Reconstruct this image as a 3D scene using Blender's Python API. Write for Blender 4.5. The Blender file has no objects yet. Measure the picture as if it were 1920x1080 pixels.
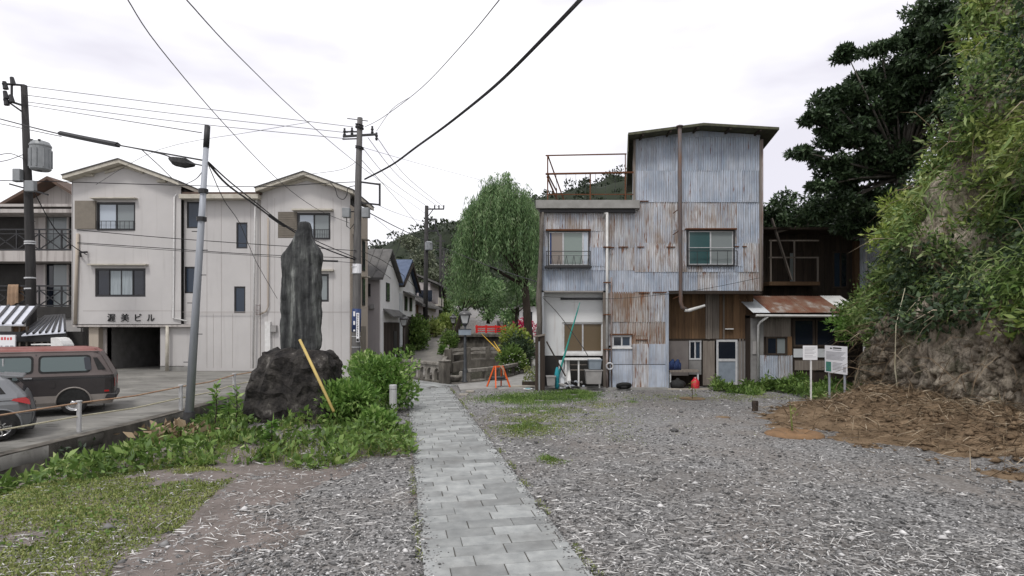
import bpy, math, random
import numpy as np
from mathutils import Vector, Matrix

# ------------------------------------------------------------------ camera, sky, sun, exposure
scene = bpy.context.scene
COL = scene.collection
random.seed(7)
RNG = np.random.default_rng(11)
F, H0, HOR = 1100.0, 2.6, 609.0          # focal length in photo pixels, eye height, horizon row

cam_d = bpy.data.cameras.new('camera')
cam_d.sensor_width = 36.0
cam_d.lens = 36.0 * F / 1920.0
cam_d.shift_y = (HOR - 540.0) / 1920.0
cam_d.clip_start, cam_d.clip_end = 0.05, 3000.0
cam = bpy.data.objects.new('camera', cam_d)
cam.location = (0, 0, H0)
cam.rotation_euler = (math.radians(90), 0, 0)
COL.objects.link(cam)
scene.camera = cam

SUN_EL, SUN_AZ = math.radians(58), math.radians(200)     # azimuth clockwise from +Y
world = bpy.data.worlds.new('World')
scene.world = world
world.use_nodes = True
wn, wl = world.node_tree.nodes, world.node_tree.links
wn.clear()
w_out = wn.new('ShaderNodeOutputWorld')
w_bg = wn.new('ShaderNodeBackground')
w_bg.inputs['Strength'].default_value = 0.1
w_sky = wn.new('ShaderNodeTexSky')
w_sky.sky_type = 'NISHITA'
w_sky.sun_disc = False
w_sky.sun_elevation = SUN_EL
w_sky.sun_rotation = SUN_AZ
w_tc = wn.new('ShaderNodeTexCoord')
w_map = wn.new('ShaderNodeMapping')
w_map.inputs['Scale'].default_value = (1.0, 1.0, 3.2)
w_map.inputs['Location'].default_value = (0.35, 0.2, 0.1)
w_no = wn.new('ShaderNodeTexNoise')
w_no.inputs['Scale'].default_value = 1.7
w_no.inputs['Detail'].default_value = 5.0
w_no.inputs['Roughness'].default_value = 0.5
w_ramp = wn.new('ShaderNodeValToRGB')
w_ramp.color_ramp.elements[0].position = 0.36
w_ramp.color_ramp.elements[0].color = (7.3, 7.1, 7.8, 1)
w_ramp.color_ramp.elements[1].position = 0.54
w_ramp.color_ramp.elements[1].color = (10.4, 10.3, 10.5, 1)
w_mix = wn.new('ShaderNodeMix')
w_mix.data_type = 'RGBA'
w_mix.inputs['Factor'].default_value = 0.93           # a closed cloud deck over the blue sky
wl.new(w_tc.outputs['Generated'], w_map.inputs['Vector'])
wl.new(w_map.outputs['Vector'], w_no.inputs['Vector'])
wl.new(w_no.outputs['Fac'], w_ramp.inputs['Fac'])
wl.new(w_sky.outputs['Color'], w_mix.inputs[6])
wl.new(w_ramp.outputs['Color'], w_mix.inputs[7])
wl.new(w_mix.outputs[2], w_bg.inputs['Color'])
wl.new(w_bg.outputs['Background'], w_out.inputs['Surface'])

sun_d = bpy.data.lights.new('sun', 'SUN')
sun_d.energy = 1.5
sun_d.angle = math.radians(11)
sun_d.color = (1.0, 0.97, 0.93)
sun = bpy.data.objects.new('sun', sun_d)
COL.objects.link(sun)
sdir = Vector((math.sin(SUN_AZ) * math.cos(SUN_EL), math.cos(SUN_AZ) * math.cos(SUN_EL), math.sin(SUN_EL)))
sun.rotation_euler = sdir.to_track_quat('Z', 'Y').to_euler()
sun.location = (0, -10, 40)

vs = scene.view_settings
vs.view_transform = 'Standard'
vs.look = 'None'
vs.exposure = 0.3
vs.gamma = 1.0
vs.use_curve_mapping = False

# ------------------------------------------------------------------ helpers
def P(px, py, Y):
    return Vector(((px - 960) * Y / F, Y, H0 - (py - HOR) * Y / F))

def G(px, py, z=0.0):
    Y = F * (H0 - z) / (py - HOR)
    return Vector(((px - 960) * Y / F, Y, z))

class Nodes:
    def __init__(self, name, rough=0.8, spec=0.3, metal=0.0):
        m = bpy.data.materials.new(name)
        m.use_nodes = True
        self.m, self.n, self.l = m, m.node_tree.nodes, m.node_tree.links
        self.b = self.n['Principled BSDF']
        self.out = self.n['Material Output']
        self.b.inputs['Roughness'].default_value = rough
        self.b.inputs['Specular IOR Level'].default_value = spec
        self.b.inputs['Metallic'].default_value = metal
        g = self.n.new('ShaderNodeNewGeometry')
        self.pos, self.island, self.nor = g.outputs['Position'], g.outputs['Random Per Island'], g.outputs['Normal']
    def objrand(self):
        return self.n.new('ShaderNodeObjectInfo').outputs['Random']
    def noise(self, scale, stretch=(1, 1, 1), detail=5, rough=0.6, offset=None):
        mp = self.n.new('ShaderNodeMapping')
        mp.inputs['Scale'].default_value = stretch
        if offset is not None:
            self.l.new(offset, mp.inputs['Location'])
        self.l.new(self.pos, mp.inputs['Vector'])
        t = self.n.new('ShaderNodeTexNoise')
        t.inputs['Scale'].default_value = scale
        t.inputs['Detail'].default_value = detail
        t.inputs['Roughness'].default_value = rough
        self.l.new(mp.outputs['Vector'], t.inputs['Vector'])
        return t.outputs['Fac']
    def voronoi(self, scale, feature='F1', out='Distance', stretch=(1, 1, 1)):
        mp = self.n.new('ShaderNodeMapping')
        mp.inputs['Scale'].default_value = stretch
        self.l.new(self.pos, mp.inputs['Vector'])
        t = self.n.new('ShaderNodeTexVoronoi')
        t.feature = feature
        t.inputs['Scale'].default_value = scale
        self.l.new(mp.outputs['Vector'], t.inputs['Vector'])
        return t.outputs[out]
    def ramp(self, fac, stops):
        r = self.n.new('ShaderNodeValToRGB')
        el = r.color_ramp.elements
        while len(el) < len(stops):
            el.new(0.5)
        for e, (p, c) in zip(el, stops):
            e.position = p
            e.color = (c, c, c, 1) if isinstance(c, (int, float)) else (*c, 1)
        self.l.new(fac, r.inputs['Fac'])
        return r.outputs['Color']
    def mix(self, fac, a, b, mode='MIX'):
        x = self.n.new('ShaderNodeMix')
        x.data_type = 'RGBA'
        x.blend_type = mode
        for s, v in ((x.inputs['Factor'], fac), (x.inputs[6], a), (x.inputs[7], b)):
            if isinstance(v, (int, float)):
                s.default_value = v
            elif isinstance(v, tuple):
                s.default_value = (*v, 1)
            else:
                self.l.new(v, s)
        return x.outputs[2]
    def math(self, op, a, b=0.0):
        x = self.n.new('ShaderNodeMath')
        x.operation = op
        for s, v in ((x.inputs[0], a), (x.inputs[1], b)):
            if isinstance(v, (int, float)):
                s.default_value = v
            else:
                self.l.new(v, s)
        return x.outputs[0]
    def hsv(self, col, val=None, sat=None, hue=None):
        h = self.n.new('ShaderNodeHueSaturation')
        self.l.new(col, h.inputs['Color'])
        for k, v in (('Value', val), ('Saturation', sat), ('Hue', hue)):
            if v is not None:
                if isinstance(v, (int, float)):
                    h.inputs[k].default_value = v
                else:
                    self.l.new(v, h.inputs[k])
        return h.outputs['Color']
    def remap(self, fac, lo, hi):
        r = self.n.new('ShaderNodeMapRange')
        r.inputs['To Min'].default_value = lo
        r.inputs['To Max'].default_value = hi
        self.l.new(fac, r.inputs['Value'])
        return r.outputs['Result']
    def color(self, c):
        if isinstance(c, tuple):
            self.b.inputs['Base Color'].default_value = (*c, 1)
        else:
            self.l.new(c, self.b.inputs['Base Color'])
        return self
    def bump(self, h, strength=0.3, dist=0.02):
        b = self.n.new('ShaderNodeBump')
        b.inputs['Strength'].default_value = strength
        b.inputs['Distance'].default_value = dist
        self.l.new(h, b.inputs['Height'])
        self.l.new(b.outputs['Normal'], self.b.inputs['Normal'])
        return self
    def translucent(self, fac, col):
        t = self.n.new('ShaderNodeBsdfTranslucent')
        self.l.new(col, t.inputs['Color'])
        mx = self.n.new('ShaderNodeMixShader')
        mx.inputs['Fac'].default_value = fac
        self.l.new(self.b.outputs['BSDF'], mx.inputs[1])
        self.l.new(t.outputs['BSDF'], mx.inputs[2])
        self.l.new(mx.outputs['Shader'], self.out.inputs['Surface'])
        return self

MAT = {}
def simple(name, c1, c2=None, scale=6.0, rough=0.8, spec=0.3, metal=0.0, bump=0.15, stretch=(1, 1, 1), objvar=0.0, bscale=None, dist=0.01, island=0.0):
    N = Nodes(name, rough, spec, metal)
    c2 = c2 or tuple(v * 0.75 for v in c1)
    f = N.noise(scale, stretch)
    c = N.mix(N.ramp(f, [(0.3, 0.0), (0.7, 1.0)]), c1, c2)
    if objvar:
        c = N.hsv(c, val=N.remap(N.objrand(), 1 - objvar, 1 + objvar))
    if island:
        c = N.hsv(c, val=N.remap(N.island, 1 - island, 1 + island))
    N.color(c)
    if bump:
        N.bump(N.noise(bscale or scale * 6, stretch, 4), bump, dist)
    MAT[name] = N.m
    return N.m

def leafmat(name, stops, rough=0.5, trans=0.3, big=0.8):
    """foliage: each leaf takes its own tone of the plant, with drifts of younger and older leaves"""
    N = Nodes(name, rough, 0.35)
    f = N.math('ADD', N.math('MULTIPLY', N.island, 0.65), N.math('MULTIPLY', N.ramp(N.noise(big, detail=2), [(0.3, 0.0), (0.7, 1.0)]), 0.35))
    c = N.ramp(f, stops)
    N.color(c).translucent(trans, c)
    MAT[name] = N.m
    return N.m

class MB:
    def __init__(self):
        self.v, self.f = [], []
    def add(self, vs, fs):
        o = len(self.v)
        self.v += [tuple(p) for p in vs]
        self.f += [tuple(i + o for i in f) for f in fs]
        return self
    def box(self, x0, x1, y0, y1, z0, z1):
        x0, x1 = min(x0, x1), max(x0, x1); y0, y1 = min(y0, y1), max(y0, y1); z0, z1 = min(z0, z1), max(z0, z1)
        return self.add([(x0, y0, z0), (x1, y0, z0), (x1, y1, z0), (x0, y1, z0), (x0, y0, z1), (x1, y0, z1), (x1, y1, z1), (x0, y1, z1)],
                        [(0, 3, 2, 1), (4, 5, 6, 7), (0, 1, 5, 4), (1, 2, 6, 5), (2, 3, 7, 6), (3, 0, 4, 7)])
    def bar(self, p, q, w, h=None, side=None):
        p, q = Vector(p), Vector(q)
        h = w if h is None else h
        d = (q - p).normalized()
        s = Vector(side) if side else d.cross(Vector((0, 0, 1)))
        if s.length < 1e-4:
            s = Vector((1, 0, 0))
        s.normalize()
        u = s.cross(d).normalized()
        s, u = s * w / 2, u * h / 2
        return self.add([p - s - u, p + s - u, p + s + u, p - s + u, q - s - u, q + s - u, q + s + u, q - s + u],
                        [(0, 3, 2, 1), (4, 5, 6, 7), (0, 1, 5, 4), (1, 2, 6, 5), (2, 3, 7, 6), (3, 0, 4, 7)])
    def tube(self, pts, r, n=8, cap=True):
        pts = [Vector(p) for p in pts]
        rs = r if isinstance(r, (list, tuple)) else [r] * len(pts)
        rings = []
        ref = None
        for i, p in enumerate(pts):
            d = (pts[min(i + 1, len(pts) - 1)] - pts[max(i - 1, 0)]).normalized()
            if ref is None:
                ref = d.cross(Vector((0.3, 1, 0.2)))
                if ref.length < 0.1:
                    ref = d.cross(Vector((1, 0, 0)))
            s = (ref - d * ref.dot(d)).normalized()
            ref = s
            u = d.cross(s)
            rings.append([p + (s * math.cos(2 * math.pi * k / n) + u * math.sin(2 * math.pi * k / n)) * rs[i] for k in range(n)])
        fs = []
        for i in range(len(pts) - 1):
            for k in range(n):
                a, b = i * n + k, i * n + (k + 1) % n
                fs.append((a, b, b + n, a + n))
        if cap:
            fs.append(tuple(range(n))[::-1])
            fs.append(tuple((len(pts) - 1) * n + k for k in range(n)))
        return self.add([p for rg in rings for p in rg], fs)
    def prism(self, poly, a, b, axis='y'):
        m = {'x': lambda u, v, w: (w, u, v), 'y': lambda u, v, w: (u, w, v), 'z': lambda u, v, w: (u, v, w)}[axis]
        n = len(poly)
        return self.add([m(u, v, a) for u, v in poly] + [m(u, v, b) for u, v in poly],
                        [tuple(range(n)), tuple(range(2 * n - 1, n - 1, -1))] + [(i, i + n, (i + 1) % n + n, (i + 1) % n) for i in range(n)])
    def lathe(self, prof, c, n=16):
        vs, fs = [], []
        for r, z in prof:
            for k in range(n):
                t = 2 * math.pi * k / n
                vs.append((c[0] + r * math.cos(t), c[1] + r * math.sin(t), c[2] + z))
        for i in range(len(prof) - 1):
            for k in range(n):
                a, b = i * n + k, i * n + (k + 1) % n
                fs.append((a, b, b + n, a + n))
        fs.append(tuple(range(n))[::-1])
        fs.append(tuple((len(prof) - 1) * n + k for k in range(n)))
        return self.add(vs, fs)
    def build(self, name, mat, parent=None, smooth=False, bevel=0.0):
        me = bpy.data.meshes.new(name)
        me.from_pydata(self.v, [], self.f)
        me.update()
        return link(name, me, mat, parent, smooth, bevel)

def link(name, me, mat, parent=None, smooth=False, bevel=0.0):
    if mat is not None and not me.materials:
        me.materials.append(MAT[mat] if isinstance(mat, str) else mat)
    if smooth:
        me.polygons.foreach_set('use_smooth', np.ones(len(me.polygons), dtype=bool))
    o = bpy.data.objects.new(name, me)
    COL.objects.link(o)
    if bevel:
        b = o.modifiers.new('bevel', 'BEVEL')
        b.width = bevel
        b.segments = 1
        b.limit_method = 'ANGLE'
    if parent is not None:
        o.parent = parent
        o.matrix_parent_inverse = Matrix.Translation(-parent.location) if parent.parent is None else Matrix.Identity(4)
    return o

def fastmesh(name, V, Fi, mat, parent=None, smooth=False):
    V = np.asarray(V, dtype=np.float32); Fi = np.asarray(Fi, dtype=np.int32)
    me = bpy.data.meshes.new(name)
    k = Fi.shape[1]
    me.vertices.add(len(V)); me.vertices.foreach_set('co', V.ravel())
    me.loops.add(Fi.size); me.loops.foreach_set('vertex_index', Fi.ravel())
    me.polygons.add(len(Fi)); me.polygons.foreach_set('loop_start', np.arange(0, Fi.size, k, dtype=np.int32))
    me.update(calc_edges=True)
    return link(name, me, mat, parent, smooth)

def tag(o, label=None, cat=None, group=None, kind=None):
    for k, v in (('label', label), ('category', cat), ('group', group), ('kind', kind)):
        if v:
            o[k] = v
    return o

def thing(name, loc, label, cat, group=None):
    o = bpy.data.objects.new(name, None)
    o.location = Vector(loc)
    o.empty_display_size = 0.2
    COL.objects.link(o)
    return tag(o, label, cat, group)

def copy_thing(root, loc, label=None, rotz=0.0, scale=None):
    r = root.copy(); COL.objects.link(r)
    r.location = Vector(loc); r.rotation_euler = (0, 0, rotz)
    if scale:
        r.scale = (scale,) * 3
    if label:
        r['label'] = label
    for ch in list(root.children):
        c = ch.copy(); COL.objects.link(c); c.parent = r
        for g in list(ch.children):
            d = g.copy(); COL.objects.link(d); d.parent = c
    return r

def unit(a):
    return a / np.maximum(np.linalg.norm(a, axis=-1, keepdims=True), 1e-9)

def leaves(name, C, D, L, ratio, mat, parent=None, fold=0.25, rng=RNG):
    """one folded diamond per leaf: C bases, D tip directions, L lengths"""
    C = np.asarray(C, float); D = unit(np.asarray(D, float)); n = len(C)
    L = np.broadcast_to(np.asarray(L, float), (n,))[:, None]
    S = unit(np.cross(D, rng.normal(size=(n, 3))))
    U = np.cross(S, D)
    mid = C + D * L * 0.45
    w = L * ratio * 0.5
    V = np.stack([C, mid + S * w + U * w * fold, C + D * L, mid - S * w + U * w * fold], 1).reshape(-1, 3)
    Fi = np.arange(4 * n).reshape(n, 4)
    return fastmesh(name, V, Fi, mat, parent)

def blades(name, C, D, L, width, mat, parent=None, droop=0.4, rng=RNG):
    """long narrow blades of two segments that bend over"""
    C = np.asarray(C, float); D = unit(np.asarray(D, float)); n = len(C)
    L = np.broadcast_to(np.asarray(L, float), (n,))[:, None]
    S = unit(np.cross(D, rng.normal(size=(n, 3)))) * np.broadcast_to(np.asarray(width, float), (n,))[:, None] * 0.5
    M = C + D * L * 0.55
    T = M + D * L * 0.45; T[:, 2] -= (L[:, 0] * droop)
    V = np.stack([C - S * .6, C + S * .6, M + S, M - S, T], 1).reshape(-1, 3)
    b = np.arange(n)[:, None] * 5
    Fi = np.concatenate([b + [[0, 1, 2]], b + [[0, 2, 3]], b + [[3, 2, 4]]])
    return fastmesh(name, V, Fi, mat, parent)

def pebbles(name, C, R, mat, parent=None, squash=0.55, rng=RNG):
    n = len(C)
    base = np.array([(1, 0, 0), (0, 1, 0), (-1, 0, 0), (0, -1, 0), (0, 0, 1), (0, 0, -0.6)], float)
    V = base[None] * rng.uniform(0.6, 1.35, size=(n, 6, 1)) * np.array([1, 1, squash])
    V[:, :, :2] += rng.normal(scale=0.14, size=(n, 6, 2))
    V[:, :, 0] *= rng.uniform(0.8, 1.5, size=(n, 1))
    a = rng.uniform(0, 2 * np.pi, n)
    c, s = np.cos(a)[:, None], np.sin(a)[:, None]
    x, y = V[:, :, 0] * c - V[:, :, 1] * s, V[:, :, 0] * s + V[:, :, 1] * c
    V = np.stack([x, y, V[:, :, 2]], -1) * np.broadcast_to(np.asarray(R, float), (n,))[:, None, None] + np.asarray(C)[:, None, :]
    f = np.array([(0, 1, 4), (1, 2, 4), (2, 3, 4), (3, 0, 4), (1, 0, 5), (2, 1, 5), (3, 2, 5), (0, 3, 5)])
    Fi = (np.arange(n)[:, None, None] * 6 + f[None]).reshape(-1, 3)
    return fastmesh(name, V.reshape(-1, 3), Fi, mat, parent)

def inside(poly, x, y):
    x = np.asarray(x, float); y = np.asarray(y, float)
    r = np.zeros(np.broadcast(x, y).shape, bool)
    n = len(poly)
    for i in range(n):
        (x0, y0), (x1, y1) = poly[i], poly[(i + 1) % n]
        if y0 == y1:
            continue
        c = ((y0 > y) != (y1 > y)) & (x < (x1 - x0) * (y - y0) / (y1 - y0) + x0)
        r ^= c
    return r

def wavy(n, seed, amp=1.0):
    r = np.random.default_rng(seed)
    return r.normal(scale=amp, size=n)

def vnoise(x, y, seed=0):
    """smooth value noise for terrain and masks"""
    x = np.asarray(x, float); y = np.asarray(y, float)
    xi, yi = np.floor(x).astype(int), np.floor(y).astype(int)
    fx, fy = x - xi, y - yi
    fx, fy = fx * fx * (3 - 2 * fx), fy * fy * (3 - 2 * fy)
    def h(i, j):
        v = np.sin(i * 127.1 + j * 311.7 + seed * 74.7) * 43758.5453
        return v - np.floor(v)
    return (h(xi, yi) * (1 - fx) + h(xi + 1, yi) * fx) * (1 - fy) + (h(xi, yi + 1) * (1 - fx) + h(xi + 1, yi + 1) * fx) * fy

# ------------------------------------------------------------------ materials
def build_materials():
    # gravel bed: mixed grey chips with brownish drifts
    N = Nodes('gravel', 0.9, 0.2)
    cell = N.voronoi(24, 'F1', 'Color')
    tone = N.ramp(cell, [(0.0, (0.09, 0.089, 0.088)), (0.5, (0.21, 0.208, 0.206)), (1.0, (0.40, 0.395, 0.39))])
    drift = N.ramp(N.noise(0.45, detail=4), [(0.42, 0.0), (0.68, 1.0)])
    c = N.mix(N.math('MULTIPLY', drift, 0.55), tone, (0.20, 0.17, 0.145))
    c = N.mix(N.math('MULTIPLY', N.ramp(N.noise(0.23, (1, 0.5, 1), 5), [(0.45, 0.0), (0.62, 1.0)]), 0.55), c, (0.105, 0.10, 0.095))
    c = N.mix(N.math('MULTIPLY', N.ramp(N.noise(7, detail=3), [(0.35, 0.0), (0.7, 1.0)]), 0.3), c, (0.11, 0.105, 0.10))
    N.color(c).bump(N.voronoi(24), 0.7, 0.03)
    MAT['gravel'] = N.m
    N = Nodes('pebble', 0.85, 0.25)
    N.color(N.ramp(N.island, [(0.0, (0.05, 0.05, 0.05)), (0.3, (0.11, 0.109, 0.108)), (0.65, (0.225, 0.223, 0.221)), (0.88, (0.37, 0.365, 0.36)), (1.0, (0.68, 0.67, 0.66))]))
    MAT['pebble'] = N.m
    N = Nodes('chip', 0.8, 0.2)
    N.color(N.ramp(N.island, [(0.0, (0.16, 0.15, 0.14)), (0.4, (0.38, 0.37, 0.36)), (0.8, (0.6, 0.59, 0.57)), (1.0, (0.75, 0.74, 0.72))]))
    MAT['chip'] = N.m
    N = Nodes('straw', 0.85, 0.15)
    N.color(N.ramp(N.island, [(0.0, (0.045, 0.032, 0.02)), (0.4, (0.115, 0.083, 0.053)), (0.75, (0.225, 0.17, 0.11)), (1.0, (0.46, 0.39, 0.29))]))
    MAT['straw'] = N.m
    N = Nodes('earth', 0.95, 0.1)
    e = N.ramp(N.noise(2.2, detail=7), [(0.25, (0.06, 0.042, 0.028)), (0.5, (0.135, 0.095, 0.06)), (0.75, (0.22, 0.16, 0.105))])
    e = N.hsv(e, val=N.remap(N.noise(30, detail=6, rough=0.7), 0.55, 2.15))
    N.color(e).bump(N.noise(22, detail=8, rough=0.7), 0.9, 0.05)
    MAT['earth'] = N.m
    # paving stone: cut grey slabs, each its own tone
    N = Nodes('paver', 0.72, 0.35)
    a = N.ramp(N.noise(5, detail=6, offset=None), [(0.25, (0.19, 0.20, 0.20)), (0.55, (0.275, 0.285, 0.28)), (0.8, (0.36, 0.37, 0.36))])
    a = N.hsv(a, val=N.remap(N.objrand(), 0.74, 1.26))
    a = N.mix(N.ramp(N.noise(1.1, detail=5), [(0.5, 0.0), (0.75, 0.55)]), a, (0.13, 0.128, 0.12))
    a = N.mix(N.ramp(N.noise(90, detail=2), [(0.52, 0.0), (0.75, 0.35)]), a, (0.14, 0.14, 0.14))
    N.color(a).bump(N.noise(60, detail=4), 0.2, 0.006)
    MAT['paver'] = N.m
    simple('joint', (0.06, 0.058, 0.052), (0.09, 0.085, 0.07), 12, 0.95)
    N = Nodes('asphalt', 0.9, 0.25)
    a = N.ramp(N.noise(0.5, (1, 2.5, 1), 6), [(0.3, (0.13, 0.125, 0.115)), (0.5, (0.2, 0.195, 0.18)), (0.75, (0.30, 0.29, 0.265))])
    a = N.mix(N.ramp(N.noise(2.6, (0.6, 2, 1), 4), [(0.56, 0.0), (0.66, 0.8)]), a, (0.10, 0.10, 0.085))
    N.color(a).bump(N.noise(45, detail=4), 0.35, 0.01)
    MAT['asphalt'] = N.m
    simple('street_concrete', (0.27, 0.255, 0.23), (0.19, 0.18, 0.165), 1.6, 0.9, bump=0.3, bscale=30)
    simple('concrete', (0.33, 0.325, 0.31), (0.22, 0.215, 0.2), 2.4, 0.88, bump=0.25, bscale=25)
    # old dark stone and stained concrete
    N = Nodes('old_stone', 0.9, 0.2)
    a = N.ramp(N.noise(3.0, (1, 1, 0.45), 7), [(0.3, (0.05, 0.046, 0.04)), (0.55, (0.12, 0.11, 0.095)), (0.78, (0.23, 0.215, 0.185))])
    N.color(a).bump(N.noise(26, detail=5), 0.5, 0.015)
    MAT['old_stone'] = N.m
    N = Nodes('rail_stone', 0.88, 0.2)
    a = N.ramp(N.noise(4.0, detail=7), [(0.3, (0.11, 0.10, 0.085)), (0.55, (0.24, 0.225, 0.20)), (0.78, (0.37, 0.35, 0.315))])
    N.color(a).bump(N.noise(30, detail=5), 0.4, 0.012)
    MAT['rail_stone'] = N.m
    N = Nodes('stele_stone', 0.75, 0.35)
    a = N.ramp(N.noise(2.4, (2.6, 1.7, 0.30), 7), [(0.38, (0.014, 0.015, 0.016)), (0.5, (0.042, 0.044, 0.044)), (0.58, (0.085, 0.09, 0.086)), (0.69, (0.27, 0.28, 0.265))])
    N.color(a).bump(N.noise(8, (1.5, 1.5, 0.6), 6), 0.55, 0.05)
    MAT['stele_stone'] = N.m
    N = Nodes('boulder', 0.85, 0.3)
    a = N.ramp(N.noise(3.2, (1, 1, 0.6), 8, 0.68), [(0.36, (0.008, 0.007, 0.007)), (0.5, (0.028, 0.025, 0.023)), (0.6, (0.055, 0.05, 0.045)), (0.72, (0.24, 0.225, 0.205))])
    N.color(a).bump(N.noise(9, detail=7), 0.9, 0.08)
    MAT['boulder'] = N.m
    N = Nodes('cliff_rock', 0.95, 0.15)
    a = N.ramp(N.noise(0.9, (1, 1, 0.45), 8, 0.65), [(0.3, (0.05, 0.042, 0.032)), (0.46, (0.21, 0.178, 0.138)), (0.62, (0.45, 0.395, 0.32))])
    a = N.mix(N.ramp(N.noise(7, (1.4, 1.4, 0.5), 8, 0.7), [(0.47, 0.0), (0.62, 0.75)]), a, (0.07, 0.058, 0.042))
    a = N.mix(N.ramp(N.noise(1.7, detail=8, rough=0.7), [(0.52, 0.0), (0.66, 0.75)]), a, (0.055, 0.065, 0.03))
    a = N.hsv(a, val=N.remap(N.noise(34, detail=6, rough=0.75), 0.55, 2.7))
    N.color(a).bump(N.noise(9, (1, 1, 0.6), 12, 0.75), 1.0, 0.2)
    MAT['cliff_rock'] = N.m
    # corrugated iron: blue grey paint, chalked, browned and rusted in runs down the sheet
    def iron(name, blue, pale, brown, rust_lo, brown_lo, streak):
        N = Nodes(name, 0.6, 0.35, 0.0)
        off = N.n.new('ShaderNodeCombineXYZ')
        N.l.new(N.math('MULTIPLY', N.objrand(), 37.0), off.inputs['X'])
        N.l.new(N.math('MULTIPLY', N.objrand(), 11.0), off.inputs['Z'])
        o = off.outputs[0]
        c = N.mix(N.ramp(N.noise(1.6, (1, 1, 0.6), 5, offset=o), [(0.35, 0.0), (0.65, 1.0)]), blue, pale)
        fine = N.noise(9, (3.2, 1, 0.13), 4, offset=o)
        c = N.mix(N.math('MULTIPLY', N.ramp(fine, [(0.44, 0.0), (0.60, 1.0)]), streak), c, brown)
        wash = N.ramp(N.noise(1.3, (1.5, 1, 0.55), 6, offset=o), [(brown_lo, 0.0), (brown_lo + 0.16, 0.85)])
        c = N.mix(wash, c, brown)
        r = N.math('MULTIPLY', N.noise(2.2, (2.2, 1, 0.35), 6, offset=o), N.noise(6, (3, 1, 0.3), 4))
        c = N.mix(N.ramp(r, [(rust_lo, 0.0), (rust_lo + 0.07, 0.9)]), c, (0.17, 0.068, 0.028))
        c = N.hsv(c, val=N.remap(N.objrand(), 0.88, 1.08))
        N.color(c).bump(N.noise(30, (1, 1, 0.3), 4), 0.2, 0.006)
        MAT[name] = N.m
    iron('iron_blue', (0.29, 0.345, 0.43), (0.47, 0.515, 0.59), (0.235, 0.205, 0.19), 0.345, 0.62, 0.4)
    iron('iron_worn', (0.325, 0.36, 0.42), (0.54, 0.55, 0.57), (0.24, 0.185, 0.145), 0.30, 0.52, 0.7)
    iron('iron_brown', (0.30, 0.29, 0.285), (0.41, 0.40, 0.39), (0.205, 0.135, 0.09), 0.28, 0.46, 0.8)
    N = Nodes('rust_roof', 0.8, 0.25)
    a = N.ramp(N.noise(1.4, (1.4, 1, 1), 7), [(0.3, (0.35, 0.33, 0.31)), (0.45, (0.2, 0.12, 0.085)), (0.65, (0.16, 0.06, 0.035)), (0.8, (0.24, 0.2, 0.18))])
    N.color(a).bump(N.noise(20), 0.3, 0.01)
    MAT['rust_roof'] = N.m
    simple('soil_orange', (0.25, 0.15, 0.08), (0.15, 0.095, 0.055), 6, 0.95, bump=0.6, dist=0.03)
    simple('pipe_dark', (0.10, 0.105, 0.115), (0.13, 0.075, 0.05), 3, 0.7, stretch=(3, 3, 0.6), bump=0.15)
    simple('panel_line', (0.40, 0.37, 0.355), (0.33, 0.305, 0.29), 4, 0.9, bump=0)
    simple('rust', (0.15, 0.06, 0.025), (0.08, 0.035, 0.02), 14, 0.9, bump=0.4)
    # rendered walls with soot runs
    def plaster(name, c, dark, lo=0.55, amt=0.6):
        N = Nodes(name, 0.9, 0.2)
        a = N.mix(N.ramp(N.noise(0.7, detail=5), [(0.3, 0.0), (0.7, 1.0)]), c, tuple(v * 0.9 for v in c))
        run = N.ramp(N.noise(2.2, (1.8, 1.8, 0.12), 5), [(lo, 0.0), (lo + 0.2, 1.0)])
        a = N.mix(N.math('MULTIPLY', run, amt), a, dark)
        N.color(a).bump(N.noise(80, detail=3), 0.12, 0.004)
        MAT[name] = N.m
    plaster('plaster', (0.535, 0.518, 0.508), (0.39, 0.372, 0.36), 0.56, 0.6)
    plaster('plaster_warm', (0.44, 0.385, 0.32), (0.31, 0.27, 0.23))
    plaster('plaster_pink', (0.42, 0.385, 0.38), (0.32, 0.295, 0.285))
    plaster('plaster_white', (0.78, 0.775, 0.77), (0.55, 0.54, 0.53))
    plaster('plaster_old', (0.46, 0.43, 0.41), (0.2, 0.18, 0.17), 0.48, 0.8)
    plaster('wall_pale', (0.66, 0.67, 0.67), (0.42, 0.36, 0.33), 0.56, 0.8)
    simple('trim_cream', (0.56, 0.53, 0.46), (0.40, 0.37, 0.31), 5, 0.85)
    simple('soffit', (0.30, 0.285, 0.27), (0.22, 0.205, 0.19), 4, 0.9)
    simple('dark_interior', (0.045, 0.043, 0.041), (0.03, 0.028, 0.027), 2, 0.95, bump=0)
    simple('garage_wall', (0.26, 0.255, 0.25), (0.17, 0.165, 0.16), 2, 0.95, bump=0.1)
    simple('frame_black', (0.015, 0.015, 0.017), (0.03, 0.03, 0.032), 8, 0.45, 0.5, bump=0)
    simple('frame_alu', (0.55, 0.56, 0.57), (0.42, 0.42, 0.43), 8, 0.4, 0.5, bump=0)
    simple('shutter_brown', (0.22, 0.195, 0.16), (0.17, 0.15, 0.125), 3, 0.7, bump=0.1)
    def glass(name, c, rough=0.06):
        N = Nodes(name, rough, 0.6)
        N.color(c)
        MAT[name] = N.m
    glass('glass_dark', (0.012, 0.016, 0.024))
    glass('glass_navy', (0.018, 0.032, 0.055), 0.25)
    glass('glass_pale', (0.42, 0.47, 0.53), 0.12)
    glass('glass_grey', (0.21, 0.235, 0.24), 0.15)
    glass('glass_green', (0.19, 0.235, 0.215), 0.15)
    glass('glass_teal', (0.035, 0.085, 0.09), 0.12)
    glass('glass_tan', (0.21, 0.175, 0.15), 0.2)
    glass('glass_brown', (0.115, 0.08, 0.04), 0.5)
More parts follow.
